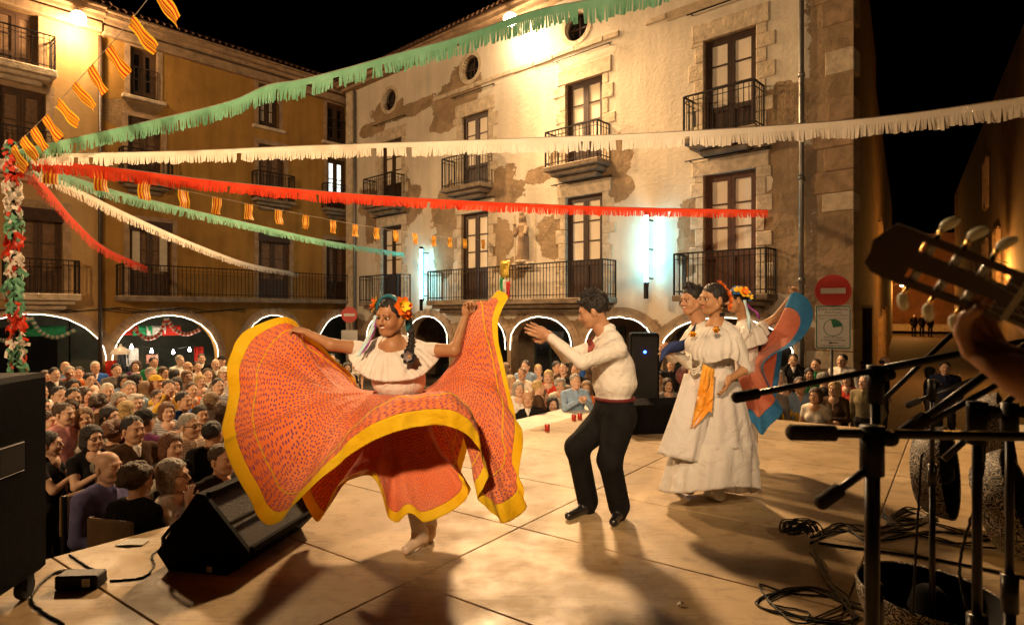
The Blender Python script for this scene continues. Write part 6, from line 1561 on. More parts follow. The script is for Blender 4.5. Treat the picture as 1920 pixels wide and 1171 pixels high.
# sombreros
def filigree():
    m = bpy.data.materials.new('silver_filigree_on_black'); m.use_nodes = True; t = m.node_tree; n = t.nodes; L = t.links; b = n['Principled BSDF']; b.inputs['Roughness'].default_value = .6
    tc = n.new('ShaderNodeTexCoord'); ns = n.new('ShaderNodeTexNoise'); ns.inputs['Scale'].default_value = 9; L.new(tc.outputs['Object'], ns.inputs['Vector'])
    mx = n.new('ShaderNodeMix'); mx.data_type = 'RGBA'; mx.inputs[0].default_value = .12; L.new(tc.outputs['Object'], mx.inputs[6]); L.new(ns.outputs['Color'], mx.inputs[7])
    vo = n.new('ShaderNodeTexVoronoi'); vo.inputs['Scale'].default_value = 44; vo.feature = 'F1'; L.new(mx.outputs[2], vo.inputs['Vector'])
    w = n.new('ShaderNodeMath'); w.operation = 'MULTIPLY'; w.inputs[1].default_value = 17; L.new(vo.outputs['Distance'], w.inputs[0]); s = n.new('ShaderNodeMath'); s.operation = 'SINE'; L.new(w.outputs[0], s.inputs[0])
    mr = n.new('ShaderNodeMapRange'); mr.inputs['From Min'].default_value = .15; mr.inputs['From Max'].default_value = .45; L.new(s.outputs[0], mr.inputs[0])
    c = n.new('ShaderNodeMix'); c.data_type = 'RGBA'; c.inputs[6].default_value = (.010, .008, .007, 1); c.inputs[7].default_value = (.5, .43, .33, 1); L.new(mr.outputs[0], c.inputs[0]); L.new(c.outputs[2], b.inputs['Base Color'])
    bp = n.new('ShaderNodeBump'); bp.inputs['Distance'].default_value = .004; L.new(mr.outputs[0], bp.inputs['Height']); L.new(bp.outputs[0], b.inputs['Normal'])
    return m
FIL = filigree(); VEL = mat('black_velvet', (.008, .007, .008), rough=.95)
crown = MB().lathe([(0, .20), (.04, .198), (.07, .17), (.085, .10), (.105, .02), (.115, .0)], 32).mesh('crown', VEL, True)
brim = MB().lathe([(.115, .0), (.17, -.006), (.22, .010), (.256, .046), (.280, .10), (.292, .175)], 44).mesh('brim', VEL, True)
band = MB().lathe([(.112, -.006), (.17, -.013), (.225, .0), (.264, .036), (.290, .10), (.302, .172), (.300, .182), (.290, .176)], 44).mesh('embroidered_rim', FIL, True)
for (c, d, label, sc) in ((P(1722, 882, 4.35), (.70, -.70, .10), 'black sombrero with silver embroidery standing on edge left of the right stands', 1.05), (P(1850, 952, 3.62), (.66, -.68, .34), 'black sombrero with silver embroidery tilted beside the cables at right', 1.05),
                      (P(1836, 810, 4.9), (.72, -.66, .2), 'farthest silver embroidered sombrero behind the stands at right', 1.0), (PZ(1738, 1178, .03), (.05, -.05, 1), 'silver rimmed sombrero lying flat at the bottom edge', 1.0)):
    t = thing('sombrero', label, 'hat', c, upmat(d).to_euler(), 'embroidered sombreros on the stage'); t.scale = (sc, sc, sc)
    link_copy('crown', crown, t); b = link_copy('brim', brim, t); r = link_copy('embroidered_rim', band, t)

# cables and small things on the floor
crn = random.Random(21)
def cable(pts, label, r=.006, name='cable', mt=BLACKP, n=60, wob=.012):
    pts = [Vector(p) for p in pts]; c = cr_open([tuple(p) for p in pts], n)
    c = [(p[0]+crn.uniform(-wob, wob)*.3, p[1]+crn.uniform(-wob, wob)*.3, max(p[2], r)) for p in c]
    o = MB().tube(c, r, 6).build(name, mt, world=True, loc=Vector(c[0]), smooth=True); tag(o, label, 'cable', 'black cables on the stage floor'); return o
fl = lambda u, v, z=.006: PZ(u, v, z)
cable([fl(120, 1170), fl(60, 1125), fl(90, 1080), fl(130, 1070), fl(185, 1078)], 'black cable from the big loudspeaker to the power box')
cable([fl(205, 1088), fl(265, 1082), fl(288, 1062), fl(286, 1040), fl(306, 1025)], 'black cable from the power box to the wedge monitor')
cable([fl(70, 1098), fl(110, 1070), fl(165, 1068)], 'short black cable left of the power box'); cable([fl(130, 1040), fl(165, 1062), fl(190, 1072), fl(200, 1084)], 'black cable leading over the stage edge at the left')
pb = thing('power_box', 'black power box with paper label on the floor at the left', 'box', PZ(152, 1098, 0), R(4))
MB().cbox(-.11, .11, -.05, .05, .0, .075, .008).build('case', BLACKP, pb); MB().box(.035, .075, -.053, -.0502, .015, .06).build('sticker', WHITEP, pb)
for (u, v, lab) in ((250, 1018, 'folded white paper lying near the stage edge at left'), (1276, 1134, 'small white scrap on the boards near the bottom')):
    s = .085 if u < 500 else .015; m = MB(); vs = [(-s, -s*.6, 0.002), (0, -s*.7, .012), (s, -s*.5, .004), (-s*.9, s*.6, .003), (.1*s, s*.5, .016), (s*.95, s*.6, .006)]; m.grid(vs, 2, 3); o = m.build('paper', WHITEP, loc=PZ(u, v, .001)); tag(o, lab, 'paper')
    o.modifiers.new('thickness', 'SOLIDIFY').thickness = .004
# heap of cables
kc = PZ(1500, 1010, 0)
m = MB()
for k in range(16):
    c = kc + Vector((crn.uniform(-.05, .05), crn.uniform(-.06, .06), .0)); a0 = crn.uniform(0, 6); tl = crn.uniform(.3, 1.2); rr = crn.uniform(.05, .115)
    m.tube([c + Vector((rr*math.cos(a), rr*math.sin(a)*math.cos(tl), .05 + abs(rr*math.sin(a)*math.sin(tl)) + .01*math.sin(3*a))) for a in np.linspace(a0, a0+5.6, 22)], .0042, 5)
tag(m.build('cable_coil', BLACKP, world=True, loc=kc, smooth=True), 'heaped coil of black cable in front of the sombreros', 'cable')
for i in range(5):
    j = lambda s: crn.uniform(-s, s)
    cable([fl(1525+j(8), 1030+j(5)), fl(1545+j(8), 1070+j(8)), fl(1560+j(6), 1100+j(8)), fl(1590+j(12), 1130+j(10)), fl(1560+j(50), 1165+j(8)), fl(1480+j(50), 1150+j(15)), fl(1440+j(20), 1115+j(20)), fl(1500+j(25), 1104+j(8)), fl(1580+j(20), 1120+j(8)), fl(1650+j(20), 1150+j(12))], 'one of the thin black cables looping at the bottom right of the stage', r=.0045)
for i in range(6):
    j = lambda s: crn.uniform(-s, s)
    cable([fl(1520, 1012+j(10)), fl(1580+j(10), 990+j(14)), fl(1640+j(20), 1000+j(14)), fl(1720+j(20), 985+j(16)), fl(1800+j(20), 1010+j(14)), fl(1935, 1005+j(25))], 'one of the black cables running right from the cable heap', r=.0055)
cable([fl(1535, 1018), fl(1640, 1032), fl(1760, 1050), fl(1930, 1085)], 'thick black cable running to the lower right edge', r=.009)
for i in range(5):
    j = lambda s: crn.uniform(-s, s)
    cable([fl(1655+j(6), 965+j(8)), fl(1690+j(10), 985+j(8)), fl(1740+j(10), 965+j(10)), fl(1700+j(10), 955+j(8)), fl(1670+j(8), 980+j(8)), fl(1760+j(10), 975+j(8))], 'one of the black cables tangled at the foot of the standing sombrero', r=.005)
cable([P(1728, 850, 2.0), P(1722, 950, 1.98), P(1716, 1060, 1.95), P(1712, 1150, 1.95)], 'thin black cable hanging down from a boom at right', r=.004, wob=.004)
cable([P(1850, 770, 1.4), P(1840, 900, 1.42), P(1800, 1050, 1.44), P(1812, 1140, 1.4)], 'thin black cable hanging beside the right microphone stand', r=.0035, wob=.004)

# tables and what lies on them
def table(label, c0, c1, a0, a1, z, top, cloth_m=None):
    ctr = ST((a0+a1)/2, (c0+c1)/2, GZ); t = thing('table', label, 'table', ctr)
    q = [ST(a0, c0, 0), ST(a1, c0, 0), ST(a1, c1, 0), ST(a0, c1, 0)]
    m = MB(); m.add([(p.x, p.y, z-.03) for p in q]+[(p.x, p.y, z) for p in q], [(0, 1, 2, 3), (7, 6, 5, 4)] + [(i, 4+i, 4+(i+1) % 4, (i+1) % 4) for i in range(4)]); m.build('table_top', top, t, world=True)
    for p in (ST(a0+.1, c0+.1, 0), ST(a1-.1, c0+.1, 0), ST(a1-.1, c1-.1, 0), ST(a0+.1, c1-.1, 0)): MB().tube([(p.x, p.y, GZ), (p.x, p.y, z-.03)], .02, 8).build('leg', BLACKP, t, world=True)
PAPERC = mat('white_table_paper', (.66, .60, .50), rough=.85, var=.15, scale=5, bump=.5)
table('long table covered with white paper along the stage edge', C0-.62, C0-.03, 3.6, 8.9, -.03, PAPERC)
RED_CAN = mat('red_can', (.52, .05, .03), rough=.3, metal=.4)
can = MB().lathe([(0, .0), (.027, .0), (.033, .008), (.033, .105), (.026, .117), (.026, .12)], 16).mesh('can_body', RED_CAN, True); lid = MB().lathe([(0, .118), (.025, .119)], 16).mesh('lid', ZINC, True)
for (u, v, lab) in ((1026, 812, 'red drink can in front of the person resting chin on hand'), (1076, 792, 'left one of two red drink cans beside the clapping dancer'), (1087, 790, 'right one of two red drink cans beside the clapping dancer')):
    t = thing('drink_can', lab, 'can', PZ(u, v, -.03), group='drink cans on the white table'); link_copy('can_body', can, t); link_copy('lid', lid, t)
for (u, v, s) in ((1006, 811, .07),):
    g_ = Sdf(); p = np.array(PZ(u, v, -.03)); g_.ell(p+np.array((0, 0, .03)), (.09, .05, .032), 0, .02); g_.ell(p+np.array((.04, .01, .035)), (.05, .04, .03), 0, .02); o = link_copy('bread_roll', join_meshes('bread_roll', [g_.mesh(.007)], [mat('paper_wrap', (.62, .50, .33), bump=.6)], off=p), None, loc=Vector(p)); tag(o, 'pale wrapped bread roll on the white table', 'bread')
table('grey folding table with papers beyond the stage at right', .35, 1.55, 9.5, 12.6, -.28, mat('grey_laminate', (.34, .31, .27), rough=.5))
for i, (a, c, lab) in enumerate(((10.2, .9, 'sheet of paper on the near part of the grey table'), (12.2, 1.0, 'sheet of paper at the far end of the grey table'), (11.2, .7, 'sheet of paper in the middle of the grey table'))):
    p = ST(a, c, -.278); o = MB().box(-.15, .15, -.1, .1, 0, .004).build('paper', WHITEP, loc=p); o.rotation_euler = (0, 0, i*.7); tag(o, lab, 'paper')

# small paper flags in the hands of the front row
def hand_flag(p, d, x, label, cols, L_=.15, H_=.1):
    t = thing('paper_flag', label, 'flag', p); p = Vector(p); d = Vector(d).normalized(); x = Vector(x).normalized(); m = MB(); m.tube([p, p+d*.26], .003, 6); m.build('stick', _mats['wood_slat'], t, world=True)
    for k, c in enumerate(cols):
        vs = []
        for i in range(4):
            f = (k+i/3)/3
            for j in (0, 1): vs.append(p + d*(.26-H_*j) + x*(L_*f) + x.cross(d)*(.01*math.sin(f*6)))
        g_ = MB(); g_.grid(vs, 4, 2); o = g_.build('flag_stripe', c, t, world=True, smooth=True); o.modifiers.new('thickness', 'SOLIDIFY').thickness = .001
FG, FW_, FR = mat('flag_green', (.02, .22, .09)), mat('flag_white', (.68, .65, .58)), mat('flag_red', (.52, .03, .025))
hand_flag(P(292, 1000, 4.95), (.16, 0, .9), (.85, .1, -.55), 'green white and red paper flag in front of the white blouse', (FG, FW_, FR), L_=.22, H_=.13)
hand_flag(P(262, 962, 5.0), (.25, 0, .9), (.86, .0, .5), 'faded white paper flag held up before the face', (FW_, FW_, mat('flag_pale_green', (.35, .45, .38))), L_=.26, H_=.13)
# ================================================================== garlands and bunting
PAPER = dict(green=fabric('green_crepe', (.13, .34, .20), (.18, .42, .27), transl=.3, bump=.2, rough=.5), white=fabric('white_crepe', (.74, .66, .54), (.80, .73, .62), transl=.3, bump=.2, rough=.5),
             red=fabric('red_crepe', (.68, .045, .015), (.74, .07, .025), transl=.3, bump=.2, rough=.5))
grn = random.Random(5)
CORD = mat('cord', (.4, .35, .28))
def fringe(ctrl, width, col, label, step=.022, wind=(.0, 0, 0)):
    pts = [P(*c) for c in ctrl]; dense = cr_open([tuple(p) for p in pts], 400); seg = np.linalg.norm(np.diff(dense, axis=0), axis=1); L_ = np.concatenate([[0], np.cumsum(seg)]); n = int(L_[-1]/step)
    s = np.linspace(0, L_[-1], n+1); Q = np.stack([np.interp(s, L_, dense[:, i]) for i in range(3)], 1)
    t = thing('fringe_garland', label, 'garland', Vector(Q[0]), group='fringed paper garlands over the square'); m = MB(); m2 = MB(); gap = 0
    tilt = 0.0; ln = 1.0
    for i in range(n):
        p, q = Vector(Q[i]), Vector(Q[i+1]); d = (q-p).normalized(); side = d.cross(Vector((0, 0, 1))).normalized()
        w = width
        m.add([p, q, q-Vector((0, 0, w*.34)), p-Vector((0, 0, w*.34))], [(0, 1, 2, 3)])
        tilt = tilt*.86 + grn.uniform(-.22, .22); ln = ln*.72 + .28*grn.uniform(.62, 1.22)
        if gap > 0: gap -= 1; continue
        if grn.random() < .02: gap = grn.randint(1, 3)
        l = w*.66*ln*grn.uniform(.9, 1.05); a = p+d*(step*.03); b = q-d*(step*.03); z1 = Vector((0, 0, -w*.335))
        dr = (Vector((0, 0, -1)) + d*(tilt*.55 + grn.uniform(-.05, .05)) + side*(tilt*.5+grn.uniform(-.16, .16)) + Vector(wind)).normalized(); dr2 = (dr + side*grn.uniform(-.3, .3)).normalized()
        v = [a+z1, b+z1, b+z1+dr*l*.55, a+z1+dr*l*.55, b+z1+dr*l*.55+dr2*l*.45, a+z1+dr*l*.55+dr2*l*.45]
        m2.add(v, [(0, 1, 2, 3), (3, 2, 4, 5)])
    m.uv = [(0, 0)]*len(m.v); m2.uv = [(0, 0)]*len(m2.v)
    m.build('paper_band', PAPER[col], t, world=True, smooth=True); m2.build('fringe', PAPER[col], t, world=True)['kind'] = 'stuff'
    MB().tube([tuple(x) for x in Q[::6]], .004, 5).build('cord', CORD, t, world=True)
TOPP = (24, 283, 8.0)
fringe([TOPP, (120, 262, 7.8), (300, 222, 7.3), (430, 190, 6.9), (500, 160, 6.7), (560, 150, 6.5), (640, 130, 6.4), (750, 99, 6.2), (860, 69, 6.0), (966, 31, 5.7), (1035, 12, 5.5), (1155, -10, 5.3), (1300, -50, 5.0)], .205, 'green', 'green fringe garland rising to the top over the flood lamp')
fringe([(40, 288, 8.0), (300, 284, 7.6), (600, 272, 7.1), (900, 262, 6.5), (1200, 250, 5.9), (1500, 232, 5.3), (1700, 213, 4.9), (1930, 180, 4.4)], .165, 'white', 'long white fringe garland crossing the whole picture')
fringe([(40, 293, 8.0), (200, 312, 8.4), (420, 340, 9.2), (680, 364, 10.2), (960, 380, 11.2), (1200, 389, 12.2), (1440, 393, 13.2)], .19, 'red', 'long red fringe garland tied to the white house')
fringe([(55, 300, 8.0), (200, 352, 9.6), (330, 386, 11.5), (480, 421, 14.5), (620, 452, 18.0), (758, 474, 22.0)], .19, 'green', 'lower green fringe garland falling to the white house')
fringe([(50, 300, 8.0), (130, 345, 9.5), (250, 405, 12.0), (370, 458, 15.5), (470, 494, 19.5), (560, 511, 23.5)], .20, 'white', 'lower white fringe garland falling to the long balcony')
fringe([(40, 300, 8.0), (90, 352, 9.5), (140, 412, 12.0), (200, 465, 15.5), (276, 499, 19.2)], .24, 'red', 'short red fringe garland falling to the ochre balcony')
# striped flags
def stripes():
    m = bpy.data.materials.new('yellow_flag_with_red_stripes'); m.use_nodes = True; t = m.node_tree; n = t.nodes; L = t.links; b = n['Principled BSDF']; b.inputs['Roughness'].default_value = .6
    uv = n.new('ShaderNodeUVMap'); sx = n.new('ShaderNodeSeparateXYZ'); L.new(uv.outputs[0], sx.inputs[0])
    a = n.new('ShaderNodeMath'); a.operation = 'MULTIPLY'; a.inputs[1].default_value = 4.5; L.new(sx.outputs['X'], a.inputs[0]); f = n.new('ShaderNodeMath'); f.operation = 'FRACT'; L.new(a.outputs[0], f.inputs[0])
    g_ = n.new('ShaderNodeMath'); g_.operation = 'GREATER_THAN'; g_.inputs[1].default_value = .5; L.new(f.outputs[0], g_.inputs[0])
    c = n.new('ShaderNodeMix'); c.data_type = 'RGBA'; c.inputs[6].default_value = (.80, .48, .03, 1); c.inputs[7].default_value = (.48, .05, .012, 1); L.new(g_.outputs[0], c.inputs[0]); L.new(c.outputs[2], b.inputs['Base Color'])
    tr = n.new('ShaderNodeBsdfTranslucent'); L.new(c.outputs[2], tr.inputs['Color']); mx = n.new('ShaderNodeMixShader'); mx.inputs[0].default_value = .3; L.new(b.outputs[0], mx.inputs[1]); L.new(tr.outputs[0], mx.inputs[2]); L.new(mx.outputs[0], n['Material Output'].inputs['Surface'])
    return m
STR = stripes(); FLAGS = []
for k in range(4):
    m = MB(); uv = []; vs = []
    for i in range(7):
        for j in range(9):
            x = (i/6-.5)*.21; z = -j/8*.30; vs.append((x + .006*math.sin(j*.8+k), .018*math.sin(j*.9+k*1.7+i*.35)*(j/8) + .012*math.sin(i*1.1+k), z)); uv.append((i/6, j/8))
    m.grid(vs, 7, 9); m.uv = uv; me = m.mesh('flag', STR, True); FLAGS.append(me)
def bunting(ctrl, spots, label, hang, size=1.0, dirs=None):
    pts = cr_open([tuple(P(*c)) for c in ctrl], 200); t = thing('flag_bunting', label, 'bunting', Vector(pts[0]), group='strings of striped flags'); MB().tube([tuple(p) for p in pts], .0035, 5).build('cord', CORD, t, world=True)
    us = np.array([CU + F*p[0]/p[1] for p in pts])
    for k, u in enumerate(spots):
        i = int(np.argmin(abs(us-u))); i = min(max(i, 1), 198); p = Vector(pts[i]); x = Vector(pts[i+1]-pts[i-1]).normalized(); d = Vector(hang) + Vector((grn.uniform(-.14, .14), grn.uniform(-.15, .15), grn.uniform(-.05, .05)))
        d = (d - x*d.dot(x)*.75).normalized(); z = -d; y = z.cross(x).normalized(); xx = y.cross(z)
        o = link_copy('flag', FLAGS[k % 4], t); o.matrix_local = Matrix.Translation(-t.location) @ Matrix(((xx.x, y.x, z.x, p.x), (xx.y, y.y, z.y, p.y), (xx.z, y.z, z.z, p.z), (0, 0, 0, 1))) @ Matrix.Scale(size, 4)
bunting([(10, 290, 8.0), (60, 243, 7.6), (110, 190, 7.1), (170, 125, 6.4), (240, 45, 5.7), (310, -45, 5.0), (400, -170, 4.3)], (22, 40, 60, 83, 108, 137, 167, 202, 244, 290), 'string of striped flags rising steeply at the upper left', (.78, -.05, -.62), 1.0)
bunting([(60, 300, 8.0), (190, 322, 8.8), (340, 356, 10.0), (520, 393, 12.0), (700, 426, 15.0), (850, 446, 18.0), (920, 450, 19.8)], (92, 190, 270, 344, 407, 469, 523, 574, 622, 666, 705, 742, 778, 815, 845, 872, 905), 'string of striped flags falling across the square to the white house', (0, 0, -1), .95)
# pole wound with tissue paper
pb_ = P(38, 700, 8.0); pole = thing('garland_pole', 'pole wound with red white and green tissue paper at the left', 'pole', (pb_.x, pb_.y, GZ))
pt_ = P(22, 268, 8.0); MB().tube([(pb_.x, pb_.y, GZ), pt_], .035, 8).build('shaft', BLACKP, pole, world=True)
tis = [MB(), MB(), MB()]
for i in range(620):
    f = grn.random(); z = GZ + .9 + f*(pt_.z-GZ-.85); fx = (z-GZ)/(pt_.z-GZ); c = Vector((pb_.x+(pt_.x-pb_.x)*fx, pb_.y, z)); a = grn.uniform(0, 2*PI); o = Vector((math.cos(a), math.sin(a), 0)); band_ = int((z*3.1 + .25*math.sin(z*5)) % 3)
    if grn.random() < .25: band_ = grn.randint(0, 2)
    p = c + o*grn.uniform(.03, .065); tdir = Vector((-o.y, o.x, 0))*grn.uniform(-.1, .1) + Vector((0, 0, grn.uniform(-.16, -.02))) + o*grn.uniform(-.02, .06); w = o.cross(tdir).normalized()*grn.uniform(.016, .034)
    tis[band_].add([p-w, p+w, p+w*.8+tdir*.5+o*.03, p-w*.8+tdir*.5+o*.03, p+w*1.1+tdir, p-w*.7+tdir], [(0, 1, 2, 3), (3, 2, 4, 5)])
for mm, cc in zip(tis, ('white', 'red', 'green')): mm.uv = [(0, 0)]*len(mm.v); mm.build('tissue_paper', PAPER[cc], pole, world=True, smooth=True)['kind'] = 'stuff'
# tissue swags under the left arches
def swag(pts, label, c1='red'):
    pts = cr_open([tuple(p) for p in pts], 44); t = thing('paper_swag', label, 'garland', Vector(pts[0]), group='paper swags under the left arches')
    for k in (0, 1):
        m = MB()
        for i in range(43):
            if (i//2) % 2 != k: continue
            p = Vector(pts[i]); q = Vector(pts[i+1]); m.tube([p, (p+q)/2, q], [.03, .075, .03], 7)
        m.uv = [(0, 0)]*len(m.v); m.build('tissue_ball', PAPER[c1 if k else 'white'], t, world=True, smooth=True)
def onL(u, v, y=.15): x, z = plane_xz(ML, u, v); return ML @ Vector((x, y, z))
swag([onL(308, 597), onL(296, 625), onL(272, 634), onL(247, 616)], 'red and white paper swag on the left half of the middle arch'); swag([onL(310, 597), onL(325, 618), onL(348, 626), onL(372, 617)], 'red and white paper swag on the right half of the middle arch')
swag([onL(56, 595), onL(74, 622), onL(104, 632), onL(140, 618)], 'paper swag under the far left arch beside the pole', 'green'); swag([onL(52, 595), onL(30, 630), onL(5, 638), onL(-20, 630)], 'paper swag at the very left picture edge', 'green')
# shop under the middle arch: cloth flags, bulbs, hanging clothes, poster, pendant lamp
def inL(x, y, z): return ML @ Vector((x, y, z))
def hang_cloth(u, v0, v1, wpx, mt, label, cat, depth=-1.2, name='hanging_cloth'):
    x, z1 = plane_xz(ML, u, v0); z0 = plane_xz(ML, u, v1)[1]; w = wpx/F*20/.75; m = MB(); vs = []
    for i in range(7):
        for j in range(4): vs.append(inL(x-w/2+w*i/6, depth+.04*math.sin(i*2.1+j), z1+(z0-z1)*j/3))
    m.grid(vs, 7, 4); m.uv = [(i/6, j/3) for i in range(7) for j in range(4)]; o = m.build(name, mt, world=True, loc=inL(x, depth, z0), smooth=True); o.modifiers.new('thickness', 'SOLIDIFY').thickness = .01; tag(o, label, cat)
RED_F, GRN_F, WHT_F = cloth((.45, .03, .02), 'red_bunting_cloth'), cloth((.03, .25, .10), 'green_bunting_cloth'), cloth((.6, .56, .5), 'white_bunting_cloth')
for (u, mt, nm) in ((262, RED_F, 'red cloth strip hanging in the left of the middle arch'), (290, GRN_F, 'green cloth strip hanging in the top of the middle arch'), (316, WHT_F, 'white cloth strip hanging in the top of the middle arch'), (346, RED_F, 'red cloth strip hanging in the right of the middle arch')): hang_cloth(u, 611, 630, 26, mt, nm, 'banner')
hang_cloth(88, 612, 632, 60, GRN_F, 'green cloth strip hanging in the far left arch', 'banner'); 
hang_cloth(270, 655, 690, 16, WHT_F, 'white shirt hanging at the stall under the middle arch', 'shirt', name='hanging_shirt'); hang_cloth(252, 655, 700, 14, cloth((.03, .03, .03), 'black_bunting_cloth'), 'black shirt hanging at the stall under the middle arch', 'shirt', name='hanging_shirt'); hang_cloth(398, 652, 690, 14, RED_F, 'red shirt hanging at the right of the middle arch', 'shirt', name='hanging_shirt')
hang_cloth(314, 668, 685, 16, mat('poster_print', (.62, .5, .4), col2=(.55, .10, .06), scale=14), 'small red and white poster in the stall under the middle arch', 'poster', depth=-1.5, name='poster')
hang_cloth(205, 675, 725, 13, RED_F, 'red cloth flag on the pillar left of the middle arch', 'banner', depth=.2)
for i, (u, v) in enumerate(((256, 652), (294, 660), (335, 662), (366, 657))):
    x, z = plane_xz(ML, u, v); p = inL(x, -.5, z); g_ = MB().lathe([(0, -.05), (.04, -.035), (.05, 0), (.035, .04), (.018, .06), (.018, .1)], 12, Matrix.Translation(p)); o = g_.build('bulb', BULB, world=True, loc=p, smooth=True); tag(o, ['first', 'second', 'third', 'fourth'][i] + ' bare bulb from the left on the string in the middle arch', 'bulb', 'bare bulbs at the stall')
    if i in (1, 3): add_light('bulb_light', 'POINT', p + Vector((.1, -.3, 0)), 45, col=(1, .85, .65), radius=.05)
cp = [inL(plane_x(ML, u), -.5, plane_xz(ML, u, v)[1]+.1) for u, v in ((214, 655), (256, 651), (294, 658), (335, 660), (366, 655), (400, 645))]
o = MB().tube(cr_open([tuple(p) for p in cp], 40), .008, 5).build('string_light_cable', BLACKP, world=True, loc=cp[0]); tag(o, 'black cord carrying the bare bulbs across the middle arch', 'cord')
pl_ = inL(plane_x(ML, 217), .5, plane_xz(ML, 217, 655)[1]); t = thing('pendant_lamp', 'white enamel lamp shade on the pillar left of the middle arch', 'lamp', pl_); MB().lathe([(.28, -.12), (.24, -.02), (.12, .08), (.04, .12), (.03, .2)], 20, Matrix.Translation(pl_)).build('lamp_shade', mat('white_enamel', (.75, .68, .6), rough=.3), t, smooth=True, world=True); MB().obox(pl_+Vector((0, 0, .18)), inL(plane_x(ML, 217), 0, plane_xz(ML, 217, 655)[1]+.2), .03, .03).build('arm', IRON, t, world=True)
# green leaning boards at the far left arch
# ------------------------------------------------------------------ signs
RED_S, WHT_S, GRN_S = mat('sign_red', (.55, .035, .02), rough=.4, var=.08), mat('sign_white', (.66, .62, .54), rough=.45, var=.05), mat('sign_green', (.02, .16, .07), rough=.45)
BLK_S = mat('sign_lettering', (.05, .05, .045), rough=.6)
def sign_frame(p, f): f = Vector(f).normalized(); x = Vector((0, 0, 1)).cross(f).normalized(); return Matrix(((x.x, 0, f.x, p[0]), (x.y, 0, f.y, p[1]), (0, 1, 0, p[2]), (0, 0, 0, 1)))
def no_entry(parent, M, r):
    m = MB(); m.lathe([(0, 0), (r, 0), (r, -.02), (0, -.02)], 40, M); o = m.build('disc', RED_S, parent, world=True)
    MB().add([M @ Vector(q) for q in ((-r*.68, -r*.17, .004), (r*.68, -r*.17, .004), (r*.68, r*.17, .004), (-r*.68, r*.17, .004))], [(0, 1, 2, 3)]).build('bar', WHT_S, parent, world=True)
sp = P(1562, 545, 11.9); sg = thing('road_sign', 'no entry disc above a white parking zone board on one pole', 'sign', (sp.x+.02, sp.y+.05, GZ))
MB().tube([(sp.x, sp.y+.05, GZ), (sp.x, sp.y+.05, sp.z+.3)], .03, 10).build('pole', ZINC, sg, smooth=True, world=True)
FACE = (-.38, -.92, 0); M1 = sign_frame(sp, FACE); no_entry(sg, M1, .318)
pc = P(1562, 613, 11.9); M2 = sign_frame(pc, FACE); w, h = .315, .43
def rr(w, h, r, n=5): return [(sx*(w-r)+r*math.cos(a), sy*(h-r)+r*math.sin(a)) for sx, sy, a0 in ((1, 1, 0), (-1, 1, PI/2), (-1, -1, PI), (1, -1, 1.5*PI)) for a in np.linspace(a0, a0+PI/2, n)]
MB().prism(rr(w, h, .04), lambda a, b, d: M2 @ Vector((a, b, d)), -.02, 0).build('board', WHT_S, sg, world=True)
o_, i_ = rr(w-.014, h-.014, .034), rr(w-.034, h-.034, .02); k = len(o_); MB().add([M2 @ Vector((a, b, .003)) for a, b in o_+i_], [(i, (i+1) % k, k+(i+1) % k, k+i) for i in range(k)]).build('border', GRN_S, sg, world=True)
def lettering(body, size, y, x=0, mt=BLK_S, maxw=None):
    me = text_mesh(body, size); me.materials.clear(); me.materials.append(mt); xs = [v.co.x for v in me.vertices]; ww = max(xs)-min(xs); s = min(1, maxw/ww) if maxw else 1
    me.transform(Matrix.Translation(-sg.location) @ M2 @ Matrix.Translation((x, y, .004)) @ Matrix.Diagonal((s, 1, 1, 1))); link_copy('lettering', me, sg)
lettering('ZONA COMERCIAL', .066, .345, maxw=.53); lettering('(Plaça Mercat)', .052, .285, maxw=.3); lettering('ESTACIONAMENT LIMITAT', .046, .225, maxw=.53); lettering('de 8 h a 14 h - de 17 h a 20 h', .04, .17, maxw=.53)
lettering('Màxim 30 minuts', .046, -.20, maxw=.36); lettering('És obligatori el rellotge', .046, -.25, maxw=.48); lettering('EXC. RESIDENTS I SERVEIS', .034, -.36, maxw=.48)
k = 40; ri = [(.155*math.cos(2*PI*i/k), -.01+.155*math.sin(2*PI*i/k)) for i in range(k)]; r2 = [(.168*math.cos(2*PI*i/k), -.01+.168*math.sin(2*PI*i/k)) for i in range(k)]
MB().add([M2 @ Vector((a, b, .003)) for a, b in r2+ri], [(i, (i+1) % k, k+(i+1) % k, k+i) for i in range(k)]).build('clock_ring', GRN_S, sg, world=True)
MB().add([M2 @ Vector((0, -.01, .004))] + [M2 @ Vector((.165*math.cos(a), -.01+.165*math.sin(a), .004)) for a in np.linspace(R(12), R(104), 14)], [tuple(range(15))]).build('clock_sector', GRN_S, sg, world=True)
MB().add([M2 @ Vector(q) for q in ((-.09, -.305, .004), (-.03, -.33, .004), (-.03, -.314, .004), (.09, -.314, .004), (.09, -.296, .004), (-.03, -.296, .004), (-.03, -.28, .004))], [(0, 1, 2, 3, 4, 5, 6)]).build('arrow', BLK_S, sg, world=True)
sp = P(655, 590, 23.2); sg = thing('road_sign', 'small far no entry sign at the left corner of the white house', 'sign', (sp.x, sp.y+.05, GZ)); MB().tube([(sp.x, sp.y+.05, GZ), (sp.x, sp.y+.05, sp.z+.3)], .03, 8).build('pole', ZINC, sg, world=True); no_entry(sg, sign_frame(sp, (.1, -1, 0)), .30)
M3 = sign_frame(sp-Vector((0, 0, 1.0)), (.1, -1, 0)); MB().prism(rr(.3, .42, .04), lambda a, b, d: M3 @ Vector((a, b, d)), -.02, 0).build('board', WHT_S, sg, world=True)
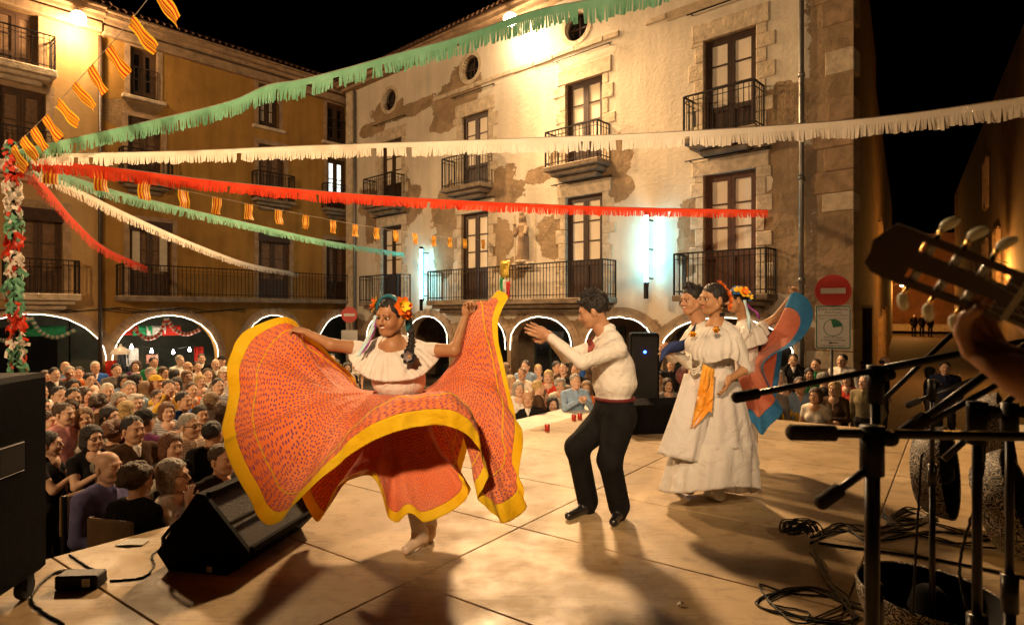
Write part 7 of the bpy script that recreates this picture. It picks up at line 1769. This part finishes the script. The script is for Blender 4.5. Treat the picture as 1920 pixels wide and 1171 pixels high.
# ------------------------------------------------------------------ statue and the flag on the balcony
stp = MW @ Vector((nx, .10, nz0)); su = thing('statue', 'stone statue of a robed figure holding a child on the white house', 'statue', stp)
X_, Y_ = np.array(MW.col[0][:3]), np.array(MW.col[1][:3]); sb_ = np.array(stp); sp3 = lambda a, b, c: sb_ + X_*a + Y_*b + np.array((0, 0, c))
g_ = Sdf(); g_.cone(sp3(0, 0, .06), sp3(-.03, 0, .75), .20, .15, 0, .05); g_.cone(sp3(-.03, 0, .75), sp3(.02, 0, 1.08), .15, .13, 0, .05); g_.ell(sp3(.03, .02, 1.32), (.085, .085, .11), 0, .02); g_.cone(sp3(.02, 0, 1.1), sp3(.03, .01, 1.25), .06, .05, 0, .03)
g_.cone(sp3(.03, -.03, 1.38), sp3(.05, -.06, .9), .10, .14, 0, .05); g_.cone(sp3(.17, 0, 1.05), sp3(.22, .1, .82), .06, .05, 0, .03); g_.cone(sp3(-.15, 0, 1.05), sp3(-.2, .14, .85), .06, .05, 0, .03)
g_.cone(sp3(.16, .16, .86), sp3(.18, .16, 1.05), .07, .055, 0, .02); g_.ell(sp3(.18, .17, 1.15), .055, 0, .02); g_.cone(sp3(.03, .02, 1.42), sp3(.03, .02, 1.48), .07, .075, 0, .01)
for k in range(9): a = k*.7; g_.cone(sp3(.17*math.cos(a), .17*math.sin(a), .04), sp3(.10*math.cos(a+.3), .10*math.sin(a+.3), .8), .03, .02, 0, .03)
link_copy('figure', join_meshes('figure', [g_.mesh(.014)], [STONE], off=stp), su); MB().lathe([(.24, 0), (.24, .05), (.2, .07), (0, .07)], 16, Matrix.Translation(stp)).build('plinth', STONE_PALE, su, world=True)
fx, fz = plane_xz(MW, 962, 520); fx -= .35; fo = MW @ Vector((fx, .74, fz)); t = thing('balcony_flag', 'small flag with green white and red stripe hung on the long balcony', 'flag', fo)
for k, mt in enumerate((mat('gold_tinsel', (.6, .42, .06), rough=.3, metal=.5, bump=.8), FG, FW_, FR)):
    m = MB(); vs = []
    for i in range(4):
        for j in range(6):
            if k == 0: a, b = (i/3-.5)*.34, .45-.5*j/5
            else: a, b = (i/3-.5)*.13+(k-2)*.13, -.05-.5*j/5-.06*(k-1)
            vs.append(MW @ Vector((fx-a, .74+.03*math.sin(i*1.5+j), fz+b)))
    m.grid(vs, 4, 6); o = m.build('stripe' if k else 'tinsel', mt, t, world=True, smooth=True); o.modifiers.new('thickness', 'SOLIDIFY').thickness = .006
